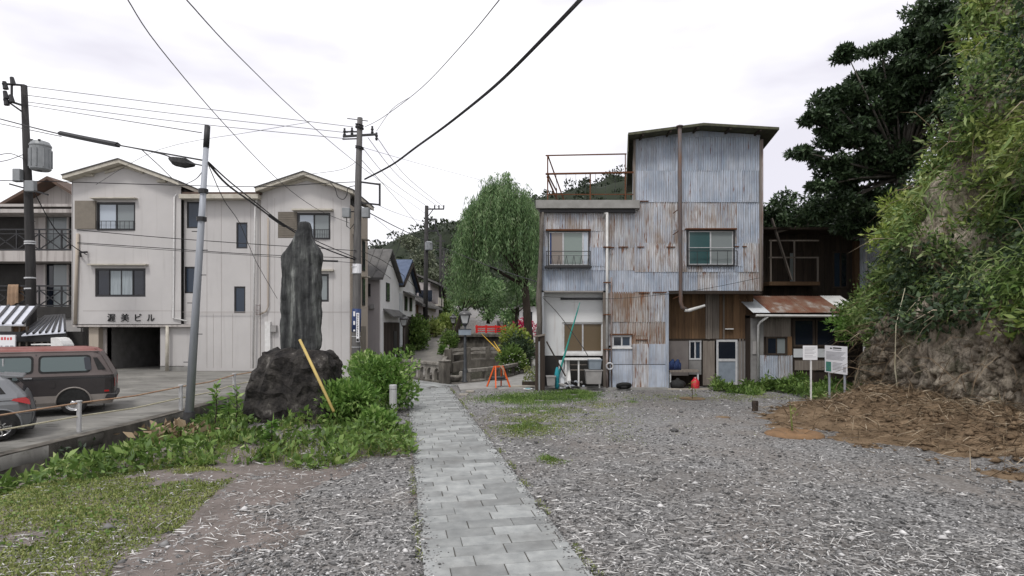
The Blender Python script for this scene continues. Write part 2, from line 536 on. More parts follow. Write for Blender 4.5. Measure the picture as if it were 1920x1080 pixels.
    simple('curtain', (0.40, 0.45, 0.47), (0.27, 0.3, 0.32), 4, 0.8, stretch=(6, 1, 0.3), bump=0)
    simple('roof_brown', (0.12, 0.075, 0.055), (0.075, 0.055, 0.045), 3, 0.75, bump=0.3)
    simple('roof_grey', (0.15, 0.145, 0.14), (0.09, 0.088, 0.085), 2.5, 0.8, bump=0.3)
    simple('roof_blue', (0.05, 0.075, 0.13), (0.09, 0.12, 0.19), 2.2, 0.6, bump=0.4)
    simple('roof_moss', (0.11, 0.115, 0.07), (0.055, 0.052, 0.042), 5, 0.9, bump=0.4)
    simple('sheet_white', (0.62, 0.64, 0.70), (0.48, 0.5, 0.56), 3, 0.5, bump=0.1)
    simple('black_metal', (0.018, 0.018, 0.02), (0.03, 0.03, 0.032), 20, 0.55, 0.4, bump=0.1)
    simple('lamp_metal', (0.028, 0.032, 0.036), (0.045, 0.05, 0.055), 9, 0.45, 0.5, bump=0.1)
    simple('lamp_brown', (0.04, 0.03, 0.025), (0.06, 0.045, 0.037), 9, 0.55, 0.4, bump=0.1)
    simple('lamp_cap', (0.06, 0.06, 0.06), (0.10, 0.10, 0.10), 6, 0.35, 0.5, bump=0.1)
    simple('lamp_glass', (0.55, 0.56, 0.56), (0.42, 0.43, 0.43), 6, 0.25, 0.5, bump=0)
    simple('steel_pole', (0.36, 0.38, 0.42), (0.26, 0.28, 0.31), 3, 0.5, 0.45, stretch=(6, 6, 0.5), bump=0.1)
    simple('pole_concrete', (0.155, 0.15, 0.145), (0.075, 0.072, 0.072), 2.5, 0.85, stretch=(4, 4, 0.35), bump=0.2)
    simple('pole_dark', (0.05, 0.047, 0.046), (0.028, 0.027, 0.028), 2.5, 0.85, stretch=(4, 4, 0.35), bump=0.2)
    simple('transformer', (0.27, 0.285, 0.295), (0.19, 0.2, 0.205), 3, 0.45, 0.45, bump=0)
    simple('cable', (0.012, 0.012, 0.014), (0.02, 0.02, 0.022), 9, 0.6, bump=0)
    simple('wire', (0.03, 0.03, 0.032), (0.05, 0.05, 0.05), 9, 0.6, bump=0)
    simple('pipe_white', (0.62, 0.62, 0.61), (0.48, 0.47, 0.45), 4, 0.5, bump=0.05)
    simple('pipe_rusty', (0.30, 0.29, 0.30), (0.17, 0.095, 0.06), 3, 0.7, stretch=(3, 3, 0.6), bump=0.15)
    simple('white_paint', (0.74, 0.74, 0.73), (0.6, 0.59, 0.57), 6, 0.6, bump=0.05)
    simple('bollard_grey', (0.52, 0.52, 0.52), (0.4, 0.4, 0.4), 5, 0.75, bump=0.1)
    simple('rope_rust', (0.28, 0.15, 0.09), (0.42, 0.30, 0.2), 5, 0.8, bump=0.2)
    simple('rope_cream', (0.56, 0.53, 0.40), (0.44, 0.40, 0.27), 5, 0.8, bump=0.2)
    simple('bamboo', (0.55, 0.42, 0.14), (0.44, 0.33, 0.13), 4, 0.6, stretch=(1, 1, 0.3), bump=0.1)
    simple('yellow_guy', (0.6, 0.38, 0.03), (0.5, 0.3, 0.03), 4, 0.55, bump=0)
    simple('orange_paint', (0.75, 0.13, 0.025), (0.6, 0.1, 0.02), 6, 0.5, bump=0.05)
    simple('red_paint', (0.62, 0.025, 0.02), (0.5, 0.02, 0.018), 5, 0.5, bump=0.05)
    simple('red_plastic', (0.55, 0.03, 0.045), (0.45, 0.02, 0.03), 5, 0.4, 0.5, bump=0)
    simple('teal_cloth', (0.04, 0.30, 0.25), (0.03, 0.2, 0.18), 5, 0.7, bump=0.2)
    simple('cyan_cloth', (0.03, 0.29, 0.34), (0.02, 0.2, 0.25), 5, 0.7, bump=0.2)
    simple('blue_tarp', (0.03, 0.06, 0.16), (0.02, 0.03, 0.09), 5, 0.5, bump=0.3)
    simple('tub_grey', (0.24, 0.28, 0.32), (0.18, 0.21, 0.25), 4, 0.5, bump=0.05)
    simple('grey_plastic', (0.33, 0.32, 0.31), (0.25, 0.24, 0.235), 4, 0.55, bump=0.05)
    simple('rubber', (0.016, 0.016, 0.016), (0.03, 0.03, 0.03), 10, 0.8, bump=0.15)
    simple('chrome', (0.6, 0.6, 0.6), (0.45, 0.45, 0.45), 8, 0.25, 0.5, 0.8, bump=0)
    simple('van_roof', (0.19, 0.065, 0.055), (0.25, 0.125, 0.115), 2.2, 0.7, bump=0.05)
    simple('van_upper', (0.105, 0.085, 0.08), (0.14, 0.115, 0.11), 2.2, 0.5, 0.4, bump=0)
    simple('van_lower', (0.026, 0.022, 0.022), (0.038, 0.033, 0.033), 2.2, 0.4, 0.45, bump=0)
    simple('van_sill', (0.27, 0.245, 0.225), (0.2, 0.18, 0.165), 3, 0.55, bump=0)
    simple('car_silver', (0.19, 0.197, 0.207), (0.22, 0.228, 0.238), 2, 0.3, 0.5, 0.35, bump=0)
    simple('tail_red', (0.42, 0.012, 0.015), (0.3, 0.01, 0.012), 4, 0.2, 0.5, bump=0)
    glass('van_glass', (0.10, 0.135, 0.135), 0.05)
    simple('wood_dark', (0.055, 0.04, 0.03), (0.03, 0.024, 0.02), 3, 0.85, stretch=(5, 5, 0.4), objvar=0.25)
    simple('wood_brown', (0.16, 0.095, 0.05), (0.085, 0.052, 0.03), 2.5, 0.8, stretch=(4, 4, 0.35), objvar=0.3)
    simple('wood_grey', (0.21, 0.185, 0.16), (0.13, 0.11, 0.095), 3, 0.85, stretch=(5, 5, 0.35), objvar=0.22)
    simple('plywood', (0.22, 0.2, 0.19), (0.17, 0.15, 0.145), 2, 0.8, bump=0.05)
    simple('sign_white', (0.78, 0.78, 0.8), (0.72, 0.72, 0.74), 3, 0.5, bump=0)
    simple('print_grey', (0.33, 0.33, 0.35), (0.42, 0.42, 0.44), 30, 0.6, bump=0)
    simple('print_black', (0.015, 0.015, 0.015), (0.03, 0.03, 0.03), 9, 0.6, bump=0)
    simple('print_green', (0.08, 0.26, 0.13), (0.05, 0.17, 0.2), 9, 0.6, bump=0)
    simple('print_red', (0.55, 0.06, 0.07), (0.6, 0.15, 0.15), 9, 0.6, bump=0)
    simple('bark', (0.065, 0.05, 0.038), (0.03, 0.024, 0.02), 5, 0.95, stretch=(3, 3, 0.5), bump=0.8, dist=0.03)
    simple('bark_grey', (0.17, 0.155, 0.135), (0.08, 0.07, 0.06), 5, 0.95, stretch=(3, 3, 0.5), bump=0.8, dist=0.03)
    simple('water', (0.05, 0.055, 0.04), (0.07, 0.07, 0.05), 1, 0.12, 0.5, bump=0.05)
    simple('dirt_pale', (0.40, 0.37, 0.32), (0.30, 0.27, 0.23), 3, 0.9)
    simple('green_plastic', (0.04, 0.24, 0.13), (0.03, 0.18, 0.1), 3, 0.5, bump=0)
    simple('planter', (0.30, 0.2, 0.13), (0.22, 0.15, 0.1), 3, 0.8)
    simple('sheet_pale', (0.6, 0.62, 0.64), (0.5, 0.52, 0.54), 3, 0.6, bump=0.1)
    simple('hill_floor', (0.012, 0.018, 0.009), (0.02, 0.028, 0.013), 0.2, 0.95, bump=0)
    simple('soil_pink', (0.19, 0.162, 0.148), (0.115, 0.098, 0.088), 2.5, 0.95, bump=0.6, bscale=30, dist=0.02)
    # foliage
    leafmat('leaf_weed', [(0.0, (0.035, 0.065, 0.015)), (0.4, (0.095, 0.17, 0.036)), (0.75, (0.19, 0.29, 0.07)), (1.0, (0.44, 0.50, 0.22))])
    leafmat('leaf_bush', [(0.0, (0.035, 0.085, 0.017)), (0.4, (0.11, 0.22, 0.04)), (0.75, (0.22, 0.35, 0.085)), (1.0, (0.48, 0.57, 0.26))])
    leafmat('leaf_moss', [(0.0, (0.08, 0.115, 0.022)), (0.5, (0.19, 0.235, 0.06)), (1.0, (0.38, 0.39, 0.15))])
    leafmat('leaf_lime', [(0.0, (0.12, 0.19, 0.03)), (0.5, (0.25, 0.33, 0.06)), (1.0, (0.45, 0.5, 0.15))])
    leafmat('leaf_willow', [(0.0, (0.04, 0.08, 0.033)), (0.45, (0.125, 0.22, 0.085)), (0.8, (0.25, 0.36, 0.16)), (1.0, (0.5, 0.56, 0.4))], trans=0.35)
    leafmat('leaf_dark', [(0.0, (0.013, 0.026, 0.012)), (0.5, (0.036, 0.065, 0.028)), (0.85, (0.085, 0.13, 0.06)), (1.0, (0.2, 0.26, 0.17))], trans=0.15)
    leafmat('leaf_cliff', [(0.0, (0.028, 0.055, 0.018)), (0.35, (0.105, 0.18, 0.045)), (0.7, (0.24, 0.33, 0.105)), (1.0, (0.55, 0.60, 0.34))])
    leafmat('leaf_fresh', [(0.0, (0.10, 0.155, 0.028)), (0.5, (0.24, 0.31, 0.075)), (1.0, (0.48, 0.52, 0.2))])
    leafmat('leaf_hill', [(0.0, (0.012, 0.02, 0.011)), (0.5, (0.028, 0.042, 0.022)), (1.0, (0.06, 0.08, 0.04))], trans=0.1, big=0.05)
    leafmat('leaf_olive', [(0.0, (0.04, 0.055, 0.03)), (0.5, (0.11, 0.13, 0.075)), (1.0, (0.32, 0.34, 0.26))], trans=0.2)
    leafmat('petal_red', [(0.0, (0.35, 0.01, 0.05)), (1.0, (0.6, 0.04, 0.14))])
    leafmat('dead_leaf', [(0.0, (0.13, 0.085, 0.05)), (0.6, (0.32, 0.24, 0.15)), (1.0, (0.5, 0.42, 0.3))], trans=0.1)
build_materials()

# ------------------------------------------------------------------ terrain
DITCH_R = [(-8.7, 3.0), (-8.45, 9.7), (-7.95, 13.2), (-7.6, 16.0), (-7.4, 19.0), (-7.2, 21.0)]      # garden bank of the ditch
DITCH_L = [(-11.6, 3.0), (-11.2, 11.0), (-10.95, 12.8), (-10.2, 16.0), (-9.8, 18.5), (-9.6, 21.0)]   # car park side
DITCH = DITCH_R + DITCH_L[::-1]
CANAL_L = [(-4.3, 28.0), (-3.7, 34.0), (-4.7, 45.0), (-6.0, 58.0), (-7.5, 78.0)]
CANAL_R = [(-2.75, 26.05), (-2.0, 26.5), (-1.2, 27.3), (-0.3, 29.2), (0.7, 33.0), (1.0, 37.0), (0.6, 45.0), (-0.5, 58.0), (-2.0, 78.0)]
CANAL = CANAL_L + CANAL_R[::-1]
PD = Vector((-0.189, 1.0, 0)).normalized()            # direction of the stone path
PS = Vector((PD.y, -PD.x, 0))
PATH_L0 = Vector((-0.71, 5.0, 0))                      # left edge
PATH_W = 1.71

def path_uv(x, y):
    dx, dy = x - PATH_L0.x, y - PATH_L0.y
    return dx * PS.x + dy * PS.y, dx * PD.x + dy * PD.y

def smooth(t):
    t = np.clip(t, 0, 1)
    return t * t * (3 - 2 * t)

def Hraw(x, y):
    x = np.asarray(x, float); y = np.asarray(y, float)
    zp = np.clip(-0.2 + 0.042 * (y - 14.0), -0.28, 0.42)
    w = smooth((-6.8 - x) / 2.6)
    z = zp * w
    z = z + np.maximum(0.0, y - 33.0).clip(0, 120) * 0.07
    # low heap of dug earth under the cliff
    m = np.exp(-(((x - 10.4) / 1.3) ** 2 + ((y - 15.8) / 2.4) ** 2)) * 0.8 + np.exp(-(((x - 10.4) / 1.0) ** 2 + ((y - 11.2) / 3.0) ** 2)) * 0.7
    m = m * (0.75 + 0.5 * vnoise(x * 1.8, y * 1.8, 17))
    z = z + m
    # soft lift of the bank round the monument
    z = z + 0.18 * np.exp(-(((x + 5.6) / 1.9) ** 2 + ((y - 15.6) / 2.2) ** 2))
    return z

PARK_Y = np.linspace(3.0, 30.5, 34)
def park_edge(y):
    return np.interp(y, [p[1] for p in DITCH_L] + [24.0, 31.0], [p[0] for p in DITCH_L] + [-9.0, -8.3])
STREET_L = [(-7.6, 31.0), (-7.4, 40.0), (-7.4, 48.0), (-8.1, 58.0), (-9.8, 78.0)]
STREET_R = [(-4.55, 27.9), (-3.95, 34.0), (-4.95, 45.0), (-6.25, 58.0), (-7.8, 78.0)]
WALK = [(-2.35, 25.3), (-1.85, 26.3), (-1.05, 27.2), (-0.15, 29.1), (0.9, 33.0), (1.25, 37.0), (0.9, 45.0), (-0.2, 58.0), (3.0, 58.0), (3.4, 45.0), (2.9, 37.0), (1.9, 33.5), (1.05, 29.0), (1.05, 24.1), (-1.4, 23.9), (-2.05, 23.2)]
PLAZA = [(-4.45, 22.55), (-2.42, 25.25), (-2.95, 25.85), (-7.3, 31.2), (-9.2, 30.0), (-9.2, 21.6), (-4.6, 21.6)]

def cover(x, y):
    """where another sheet lies over the ground, the ground drops a little"""
    u, v = path_uv(x, y)
    c = (u > 0.04) & (u < PATH_W - 0.04) & (v > -3) & (v < 17.9)
    c |= (x < park_edge(y) - 0.02) & (y > 3.0) & (y < 30.5)
    c |= inside(WALK, x, y) | inside(PLAZA, x, y)
    c |= inside(STREET_L + STREET_R[::-1], x, y)
    return c

def H(x, y):
    return Hraw(x, y) + 0.03 * (vnoise(np.asarray(x, float) * 1.3, np.asarray(y, float) * 1.3, 3) - 0.5)

def make_ground():
    xs = np.concatenate([[-900, -500, -250, -120, -70, -45, -35, -28], np.arange(-22, 16.01, 0.22), [18, 22, 28, 40, 60, 110, 250, 500, 900]])
    ys = np.concatenate([[-60, -30, -15, -8, -3], np.arange(0, 48, 0.22), np.arange(48.5, 80, 1.0), [90, 110, 150, 220, 400, 800, 1500]])
    X, Y = np.meshgrid(xs, ys)
    Z = H(X, Y)
    Z[cover(X, Y)] -= 0.09
    for poly, zb in ((DITCH, -1.75), (CANAL, -1.9)):
        m = inside(poly, X, Y) | inside(poly, X - 0.23, Y) | inside(poly, X + 0.23, Y)
        Z[m] = zb
    V = np.stack([X, Y, Z], -1).reshape(-1, 3)
    nx, ny = len(xs), len(ys)
    i = (np.arange(ny - 1)[:, None] * nx + np.arange(nx - 1)[None]).ravel()
    Fi = np.stack([i, i + 1, i + nx + 1, i + nx], 1)
    o = fastmesh('ground', V, Fi, 'gravel', smooth=True)
    o['kind'] = 'structure'
    return o
ground = make_ground()

def strip(name, A, B, mat, dz=0.0, nu=6, nv=40, skirt=0.12):
    """sheet between two polylines that follows the terrain, with a skirt along both edges"""
    def samp(Pn, t):
        Pn = np.array(Pn, float)
        d = np.concatenate([[0], np.cumsum(np.linalg.norm(np.diff(Pn, axis=0), axis=1))])
        return np.stack([np.interp(t * d[-1], d, Pn[:, 0]), np.interp(t * d[-1], d, Pn[:, 1])], -1)
    t = np.linspace(0, 1, nv)
    a, b = samp(A, t), samp(B, t)
    s = np.linspace(0, 1, nu)[None, :, None]
    XY = a[:, None] * (1 - s) + b[:, None] * s
    Z = Hraw(XY[..., 0], XY[..., 1]) + dz
    Z = np.concatenate([Z[:, :1] - skirt, Z, Z[:, -1:] - skirt], 1)
    XY = np.concatenate([XY[:, :1], XY, XY[:, -1:]], 1)
    n = nu + 2
    V = np.concatenate([XY, Z[..., None]], -1).reshape(-1, 3)
    i = (np.arange(nv - 1)[:, None] * n + np.arange(n - 1)[None]).ravel()
    Fi = np.stack([i, i + 1, i + n + 1, i + n], 1)
    o = fastmesh(name, V, Fi, mat)
    o['kind'] = 'structure'
    return o

strip('parking_lot', [(-45.0, y) for y in (3.0, 30.5)], [(park_edge(y) , y) for y in PARK_Y], 'asphalt', 0.02, 24, 40, 0.3)
strip('street', STREET_L, STREET_R, 'street_concrete', 0.02, 6, 50, 0.15)

def poly_sheet(name, poly, z, mat, depth=0.12):
    mb = MB().prism(poly, z - depth, z, 'z')
    o = mb.build(name, mat)
    o['kind'] = 'structure'
    return o

# ---- walkway beside the canal (follows the slope upstream)
strip('walkway', WALK[:8], WALK[8:][::-1], 'concrete', 0.025, 5, 40, 0.12)

# ---- canal and ditch: walls, water
def wall_along(name, line, top, bottom, mat, thick=0.3, side=1, parent=None, cap=0.0):
    mb = MB()
    for (x0, y0), (x1, y1) in zip(line[:-1], line[1:]):
        n = max(1, int(math.hypot(x1 - x0, y1 - y0) / 1.5))
        for k in range(n):
            p = Vector((x0 + (x1 - x0) * k / n, y0 + (y1 - y0) * k / n, 0))
            q = Vector((x0 + (x1 - x0) * (k + 1) / n, y0 + (y1 - y0) * (k + 1) / n, 0))
            s = (q - p).cross(Vector((0, 0, 1))).normalized() * thick * side
            tp, tq = top(p.x, p.y), top(q.x, q.y)
            mb.add([(p.x, p.y, bottom), (q.x, q.y, bottom), (q.x, q.y, tq), (p.x, p.y, tp),
                    (p.x + s.x, p.y + s.y, bottom), (q.x + s.x, q.y + s.y, bottom), (q.x + s.x, q.y + s.y, tq), (p.x + s.x, p.y + s.y, tp)],
                   [(0, 1, 2, 3), (7, 6, 5, 4), (3, 2, 6, 7), (0, 3, 7, 4), (1, 5, 6, 2)])
    o = mb.build(name, mat, parent)
    return o
hf = lambda dz: (lambda x, y: float(Hraw(x, y)) + dz)
for nm, ln, sd, dz in (('canal_wall', CANAL_L, -1, 0.06), ('canal_wall', CANAL_R, 1, 0.03), ('ditch_wall', DITCH_L, -1, 0.05), ('ditch_wall', DITCH_R, 1, -0.12)):
    wall_along(nm, ln, hf(dz), -1.9, 'old_stone', 0.32, sd)['kind'] = 'structure'
poly_sheet('canal_water', [(x - 0.1, y) for x, y in CANAL_L] + [(x + 0.1, y) for x, y in CANAL_R[::-1]], -1.45, 'water', 0.05)
poly_sheet('ditch_water', [(-8.4, 3), (-7.3, 20.8), (-9.8, 20.8), (-11.5, 3)], -1.55, 'water', 0.05)

# ---- the stone path: a bed and its slabs
bed = MB()
a, b = PATH_L0 - PD * 2.5, PATH_L0 + PD * 17.9
bed.prism([(a + PS * 0.03).to_tuple()[:2], (a + PS * (PATH_W - 0.03)).to_tuple()[:2], (b + PS * (PATH_W - 0.03)).to_tuple()[:2], (b + PS * 0.03).to_tuple()[:2]], -0.06, 0.018, 'z')
path = bed.build('stone_path', 'joint')
path['kind'] = 'structure'
PAVER = {}
def paver(parent, c, ang, L, W, z=0.03, mat='paver'):
    key = (round(L, 2), round(W, 2), mat)
    if key not in PAVER:
        l, w, e = L / 2 - 0.004, W / 2 - 0.004, 0.006
        me = bpy.data.meshes.new('paver')
        vs = [(-l, -w, -0.04), (l, -w, -0.04), (l, w, -0.04), (-l, w, -0.04), (-l, -w, -e), (l, -w, -e), (l, w, -e), (-l, w, -e),
              (-l + e, -w + e, 0), (l - e, -w + e, 0), (l - e, w - e, 0), (-l + e, w - e, 0)]
        fs = [(0, 1, 5, 4), (1, 2, 6, 5), (2, 3, 7, 6), (3, 0, 4, 7), (4, 5, 9, 8), (5, 6, 10, 9), (6, 7, 11, 10), (7, 4, 8, 11), (8, 9, 10, 11)]
        me.from_pydata(vs, [], fs)
        me.materials.append(MAT[mat])
        PAVER[key] = me
    o = bpy.data.objects.new('paver', PAVER[key])
    COL.objects.link(o)
    o.parent = parent
    o.location = (c[0], c[1], z + random.uniform(-0.003, 0.003))
    o.rotation_euler = (random.gauss(0, 0.003), random.gauss(0, 0.003), ang + random.gauss(0, 0.003))
    return o
RW, RL = 0.29, 0.585
ang = math.atan2(PS.y, PS.x)
SEAM_A, SEAM_B = Vector((-4.35, 22.7, 0)), Vector((-2.5, 25.3, 0))
def beyond_seam(p):
    d = SEAM_B - SEAM_A
    return d.x * (p.y - SEAM_A.y) - d.y * (p.x - SEAM_A.x) > 0
v = -2.3
row = 0
while v < 21.5:
    off = [0.0, 0.33, 0.16, 0.47][row % 4] * RL * 1.02 + random.uniform(-0.03, 0.03)
    u = -off
    while u < PATH_W - 0.03:
        u0, u1 = max(u, 0.0), min(u + RL, PATH_W)
        if u1 - u0 > 0.05:
            c = PATH_L0 + PS * (u0 + u1) / 2 + PD * (v + RW / 2)
            e1, e2 = PATH_L0 + PS * u0 + PD * (v + RW), PATH_L0 + PS * u1 + PD * (v + RW)
            if not beyond_seam(c) and not beyond_seam(e1):
                paver(path, c, ang, round((u1 - u0) * 50) / 50, RW)
        u += RL
    v += RW
    row += 1

# ---- the paved forecourt at the bridge
plaza = poly_sheet('forecourt', PLAZA, 0.016, 'joint', 0.08)
PQ = Vector((-4.35, 5.35, 0)).normalized()           # rows run with the parapet
PR = Vector((PQ.y, -PQ.x, 0))
ang2 = math.atan2(PQ.y, PQ.x)
for i in range(-2, 26):
    for j in range(-12, 18):
        c = Vector((-2.95, 25.6, 0)) + PQ * ((j + 0.5 * (i % 2)) * 0.58) - PR * (i * 0.30 + 0.12)
        if inside([(p[0] * 0.985 - 0.05, p[1] * 1.0 + (0.0)) for p in PLAZA], c.x, c.y) and c.x > -7.9 and beyond_seam(c - (SEAM_B - SEAM_A).normalized().cross(Vector((0, 0, -1))) * 0.0):
            paver(plaza, c, ang2, 0.58, 0.30, 0.028)

# ------------------------------------------------------------------ building helpers
def rect_minus(r, holes):
    """split rectangle (x0,x1,z0,z1) round the holes"""
    out = [r]
    for h in holes:
        nxt = []
        for x0, x1, z0, z1 in out:
            a0, a1, b0, b1 = max(x0, h[0]), min(x1, h[1]), max(z0, h[2]), min(z1, h[3])
            if a0 >= a1 or b0 >= b1:
                nxt.append((x0, x1, z0, z1)); continue
            if b1 < z1: nxt.append((x0, x1, b1, z1))
            if b0 > z0: nxt.append((x0, x1, z0, b0))
            if a0 > x0: nxt.append((x0, a0, b0, b1))
            if a1 < x1: nxt.append((a1, x1, b0, b1))
        out = nxt
    return [q for q in out if q[1] - q[0] > 0.02 and q[3] - q[2] > 0.02]

def corrugated(parent, x0, x1, z0, z1, y, mat, amp=0.013, pitch=0.095, name='corrugated_sheet', tilt=0.012, axis='x', ragged=0.0):
    """one sheet of corrugated iron facing -Y (axis x) or -X/+X (axis y)"""
    n = max(4, int((x1 - x0) / pitch * 4))
    us = np.linspace(x0, x1, n + 1)
    ph = np.sin((us - x0) / pitch * 2 * np.pi) * amp
    bend = random.uniform(-0.012, 0.012)
    zb = z0 + (np.array([random.uniform(-ragged, ragged) for _ in us]) if ragged else 0)
    V = []
    for u, p, b in zip(us, ph, np.broadcast_to(zb, us.shape)):
        V += [(u, y + p - tilt + bend * math.sin((u - x0) / (x1 - x0) * 3.1), b), (u, y + p, z1)]
    if axis == 'y':
        V = [(yy, u, z) for u, yy, z in V]
    Fi = [(2 * i, 2 * i + 2, 2 * i + 3, 2 * i + 1) for i in range(n)]
    return MB().add(V, Fi).build(name, mat, parent)

def window(parent, x0, x1, z0, z1, y, panes, frame='frame_black', fw=0.05, depth=0.07, mids=None, rail=None, inner='frame_alu', name='window'):
    """frame in a reveal with its panes behind it; panes = materials from left to right"""
    mb = MB()
    mb.box(x0, x1, y, y + depth, z1 - fw, z1).box(x0, x1, y, y + depth, z0, z0 + fw)
    mb.box(x0, x0 + fw, y, y + depth, z0 + fw, z1 - fw).box(x1 - fw, x1, y, y + depth, z0 + fw, z1 - fw)
    w = mb.build(name, frame, parent)
    n = len(panes)
    edges = mids or [x0 + fw + (x1 - x0 - 2 * fw) * k / n for k in range(n + 1)]
    for k, m in enumerate(panes):
        a, b = edges[k], edges[k + 1]
        dy = 0.02 if k % 2 else 0.0
        MB().box(a, b, y + 0.035 + dy, y + 0.045 + dy, z0 + fw, z1 - fw).build('pane', m, w)
        sb = MB()
        t = 0.03
        sb.box(a, a + t, y + 0.015 + dy, y + 0.034 + dy, z0 + fw, z1 - fw).box(b - t, b, y + 0.015 + dy, y + 0.034 + dy, z0 + fw, z1 - fw)
        sb.box(a + t, b - t, y + 0.015 + dy, y + 0.034 + dy, z0 + fw, z0 + fw + t).box(a + t, b - t, y + 0.015 + dy, y + 0.034 + dy, z1 - fw - t, z1 - fw)
        sb.build('sash', inner, w)
    return w

def guard_rail(parent, x0, x1, z0, z1, y, mat='frame_black', n=8, style='bars', r=0.012):
    mb = MB()
    mb.box(x0, x1, y - r, y + r, z1 - 2 * r, z1).box(x0, x1, y - r, y + r, z0, z0 + 2 * r)
    mb.box(x0, x0 + 2 * r, y - r, y + r, z0, z1).box(x1 - 2 * r, x1, y - r, y + r, z0, z1)
    for k in range(1, n):
        x = x0 + (x1 - x0) * k / n
        if style == 'bars':
            mb.box(x - r * .6, x + r * .6, y - r * .6, y + r * .6, z0, z1)
        else:
            zt = z0 + (z1 - z0) * 0.7
            mb.bar((x, y, z0 + r), (x + (x1 - x0) / n * (0.5 if k % 2 else -0.5), y, zt), r * 1.2)
    if style != 'bars':
        zt = z0 + (z1 - z0) * 0.7
        mb.box(x0, x1, y - r * .6, y + r * .6, zt - r, zt)
    return mb.build('guard_rail', mat, parent)

def wall_plane(parent, outline, holes, y, mat, depth=0.25, name='wall'):
    """flat wall facing -Y: outline = (x0,x1,z0,z1) with rectangular openings that have reveals"""
    xs = sorted({outline[0], outline[1]} | {v for h in holes for v in h[:2]})
    zs = sorted({outline[2], outline[3]} | {v for h in holes for v in h[2:]})
    mb = MB()
    for a, b in zip(xs[:-1], xs[1:]):
        for c, d in zip(zs[:-1], zs[1:]):
            mx, mz = (a + b) / 2, (c + d) / 2
            if any(h[0] < mx < h[1] and h[2] < mz < h[3] for h in holes):
                continue
            mb.add([(a, y, c), (b, y, c), (b, y, d), (a, y, d)], [(0, 1, 2, 3)])
    for x0, x1, z0, z1 in holes:
        Y2 = y + depth
        mb.add([(x0, y, z0), (x1, y, z0), (x1, y, z1), (x0, y, z1), (x0, Y2, z0), (x1, Y2, z0), (x1, Y2, z1), (x0, Y2, z1)],
               [(0, 4, 5, 1), (1, 5, 6, 2), (2, 6, 7, 3), (3, 7, 4, 0)])
    return mb.build(name, mat, parent)

def text_mesh(name, body, size, loc, mat, parent, extrude=0.03):
    c = bpy.data.curves.new(name, 'FONT')
    c.body = body
    c.size = size
    c.extrude = extrude
    c.align_x = 'CENTER'
    tmp = bpy.data.objects.new(name + '_curve', c)
    COL.objects.link(tmp)
    tmp.rotation_euler = (math.radians(90), 0, 0)
    tmp.location = loc
    dg = bpy.context.evaluated_depsgraph_get()
    dg.update()
    me = bpy.data.meshes.new_from_object(tmp.evaluated_get(dg))
    me.transform(Matrix.Translation(Vector(loc)) @ Matrix.Rotation(math.radians(90), 4, 'X'))
    COL.objects.unlink(tmp)
    bpy.data.objects.remove(tmp)
    me.materials.clear()
    return link(name, me, mat, parent)

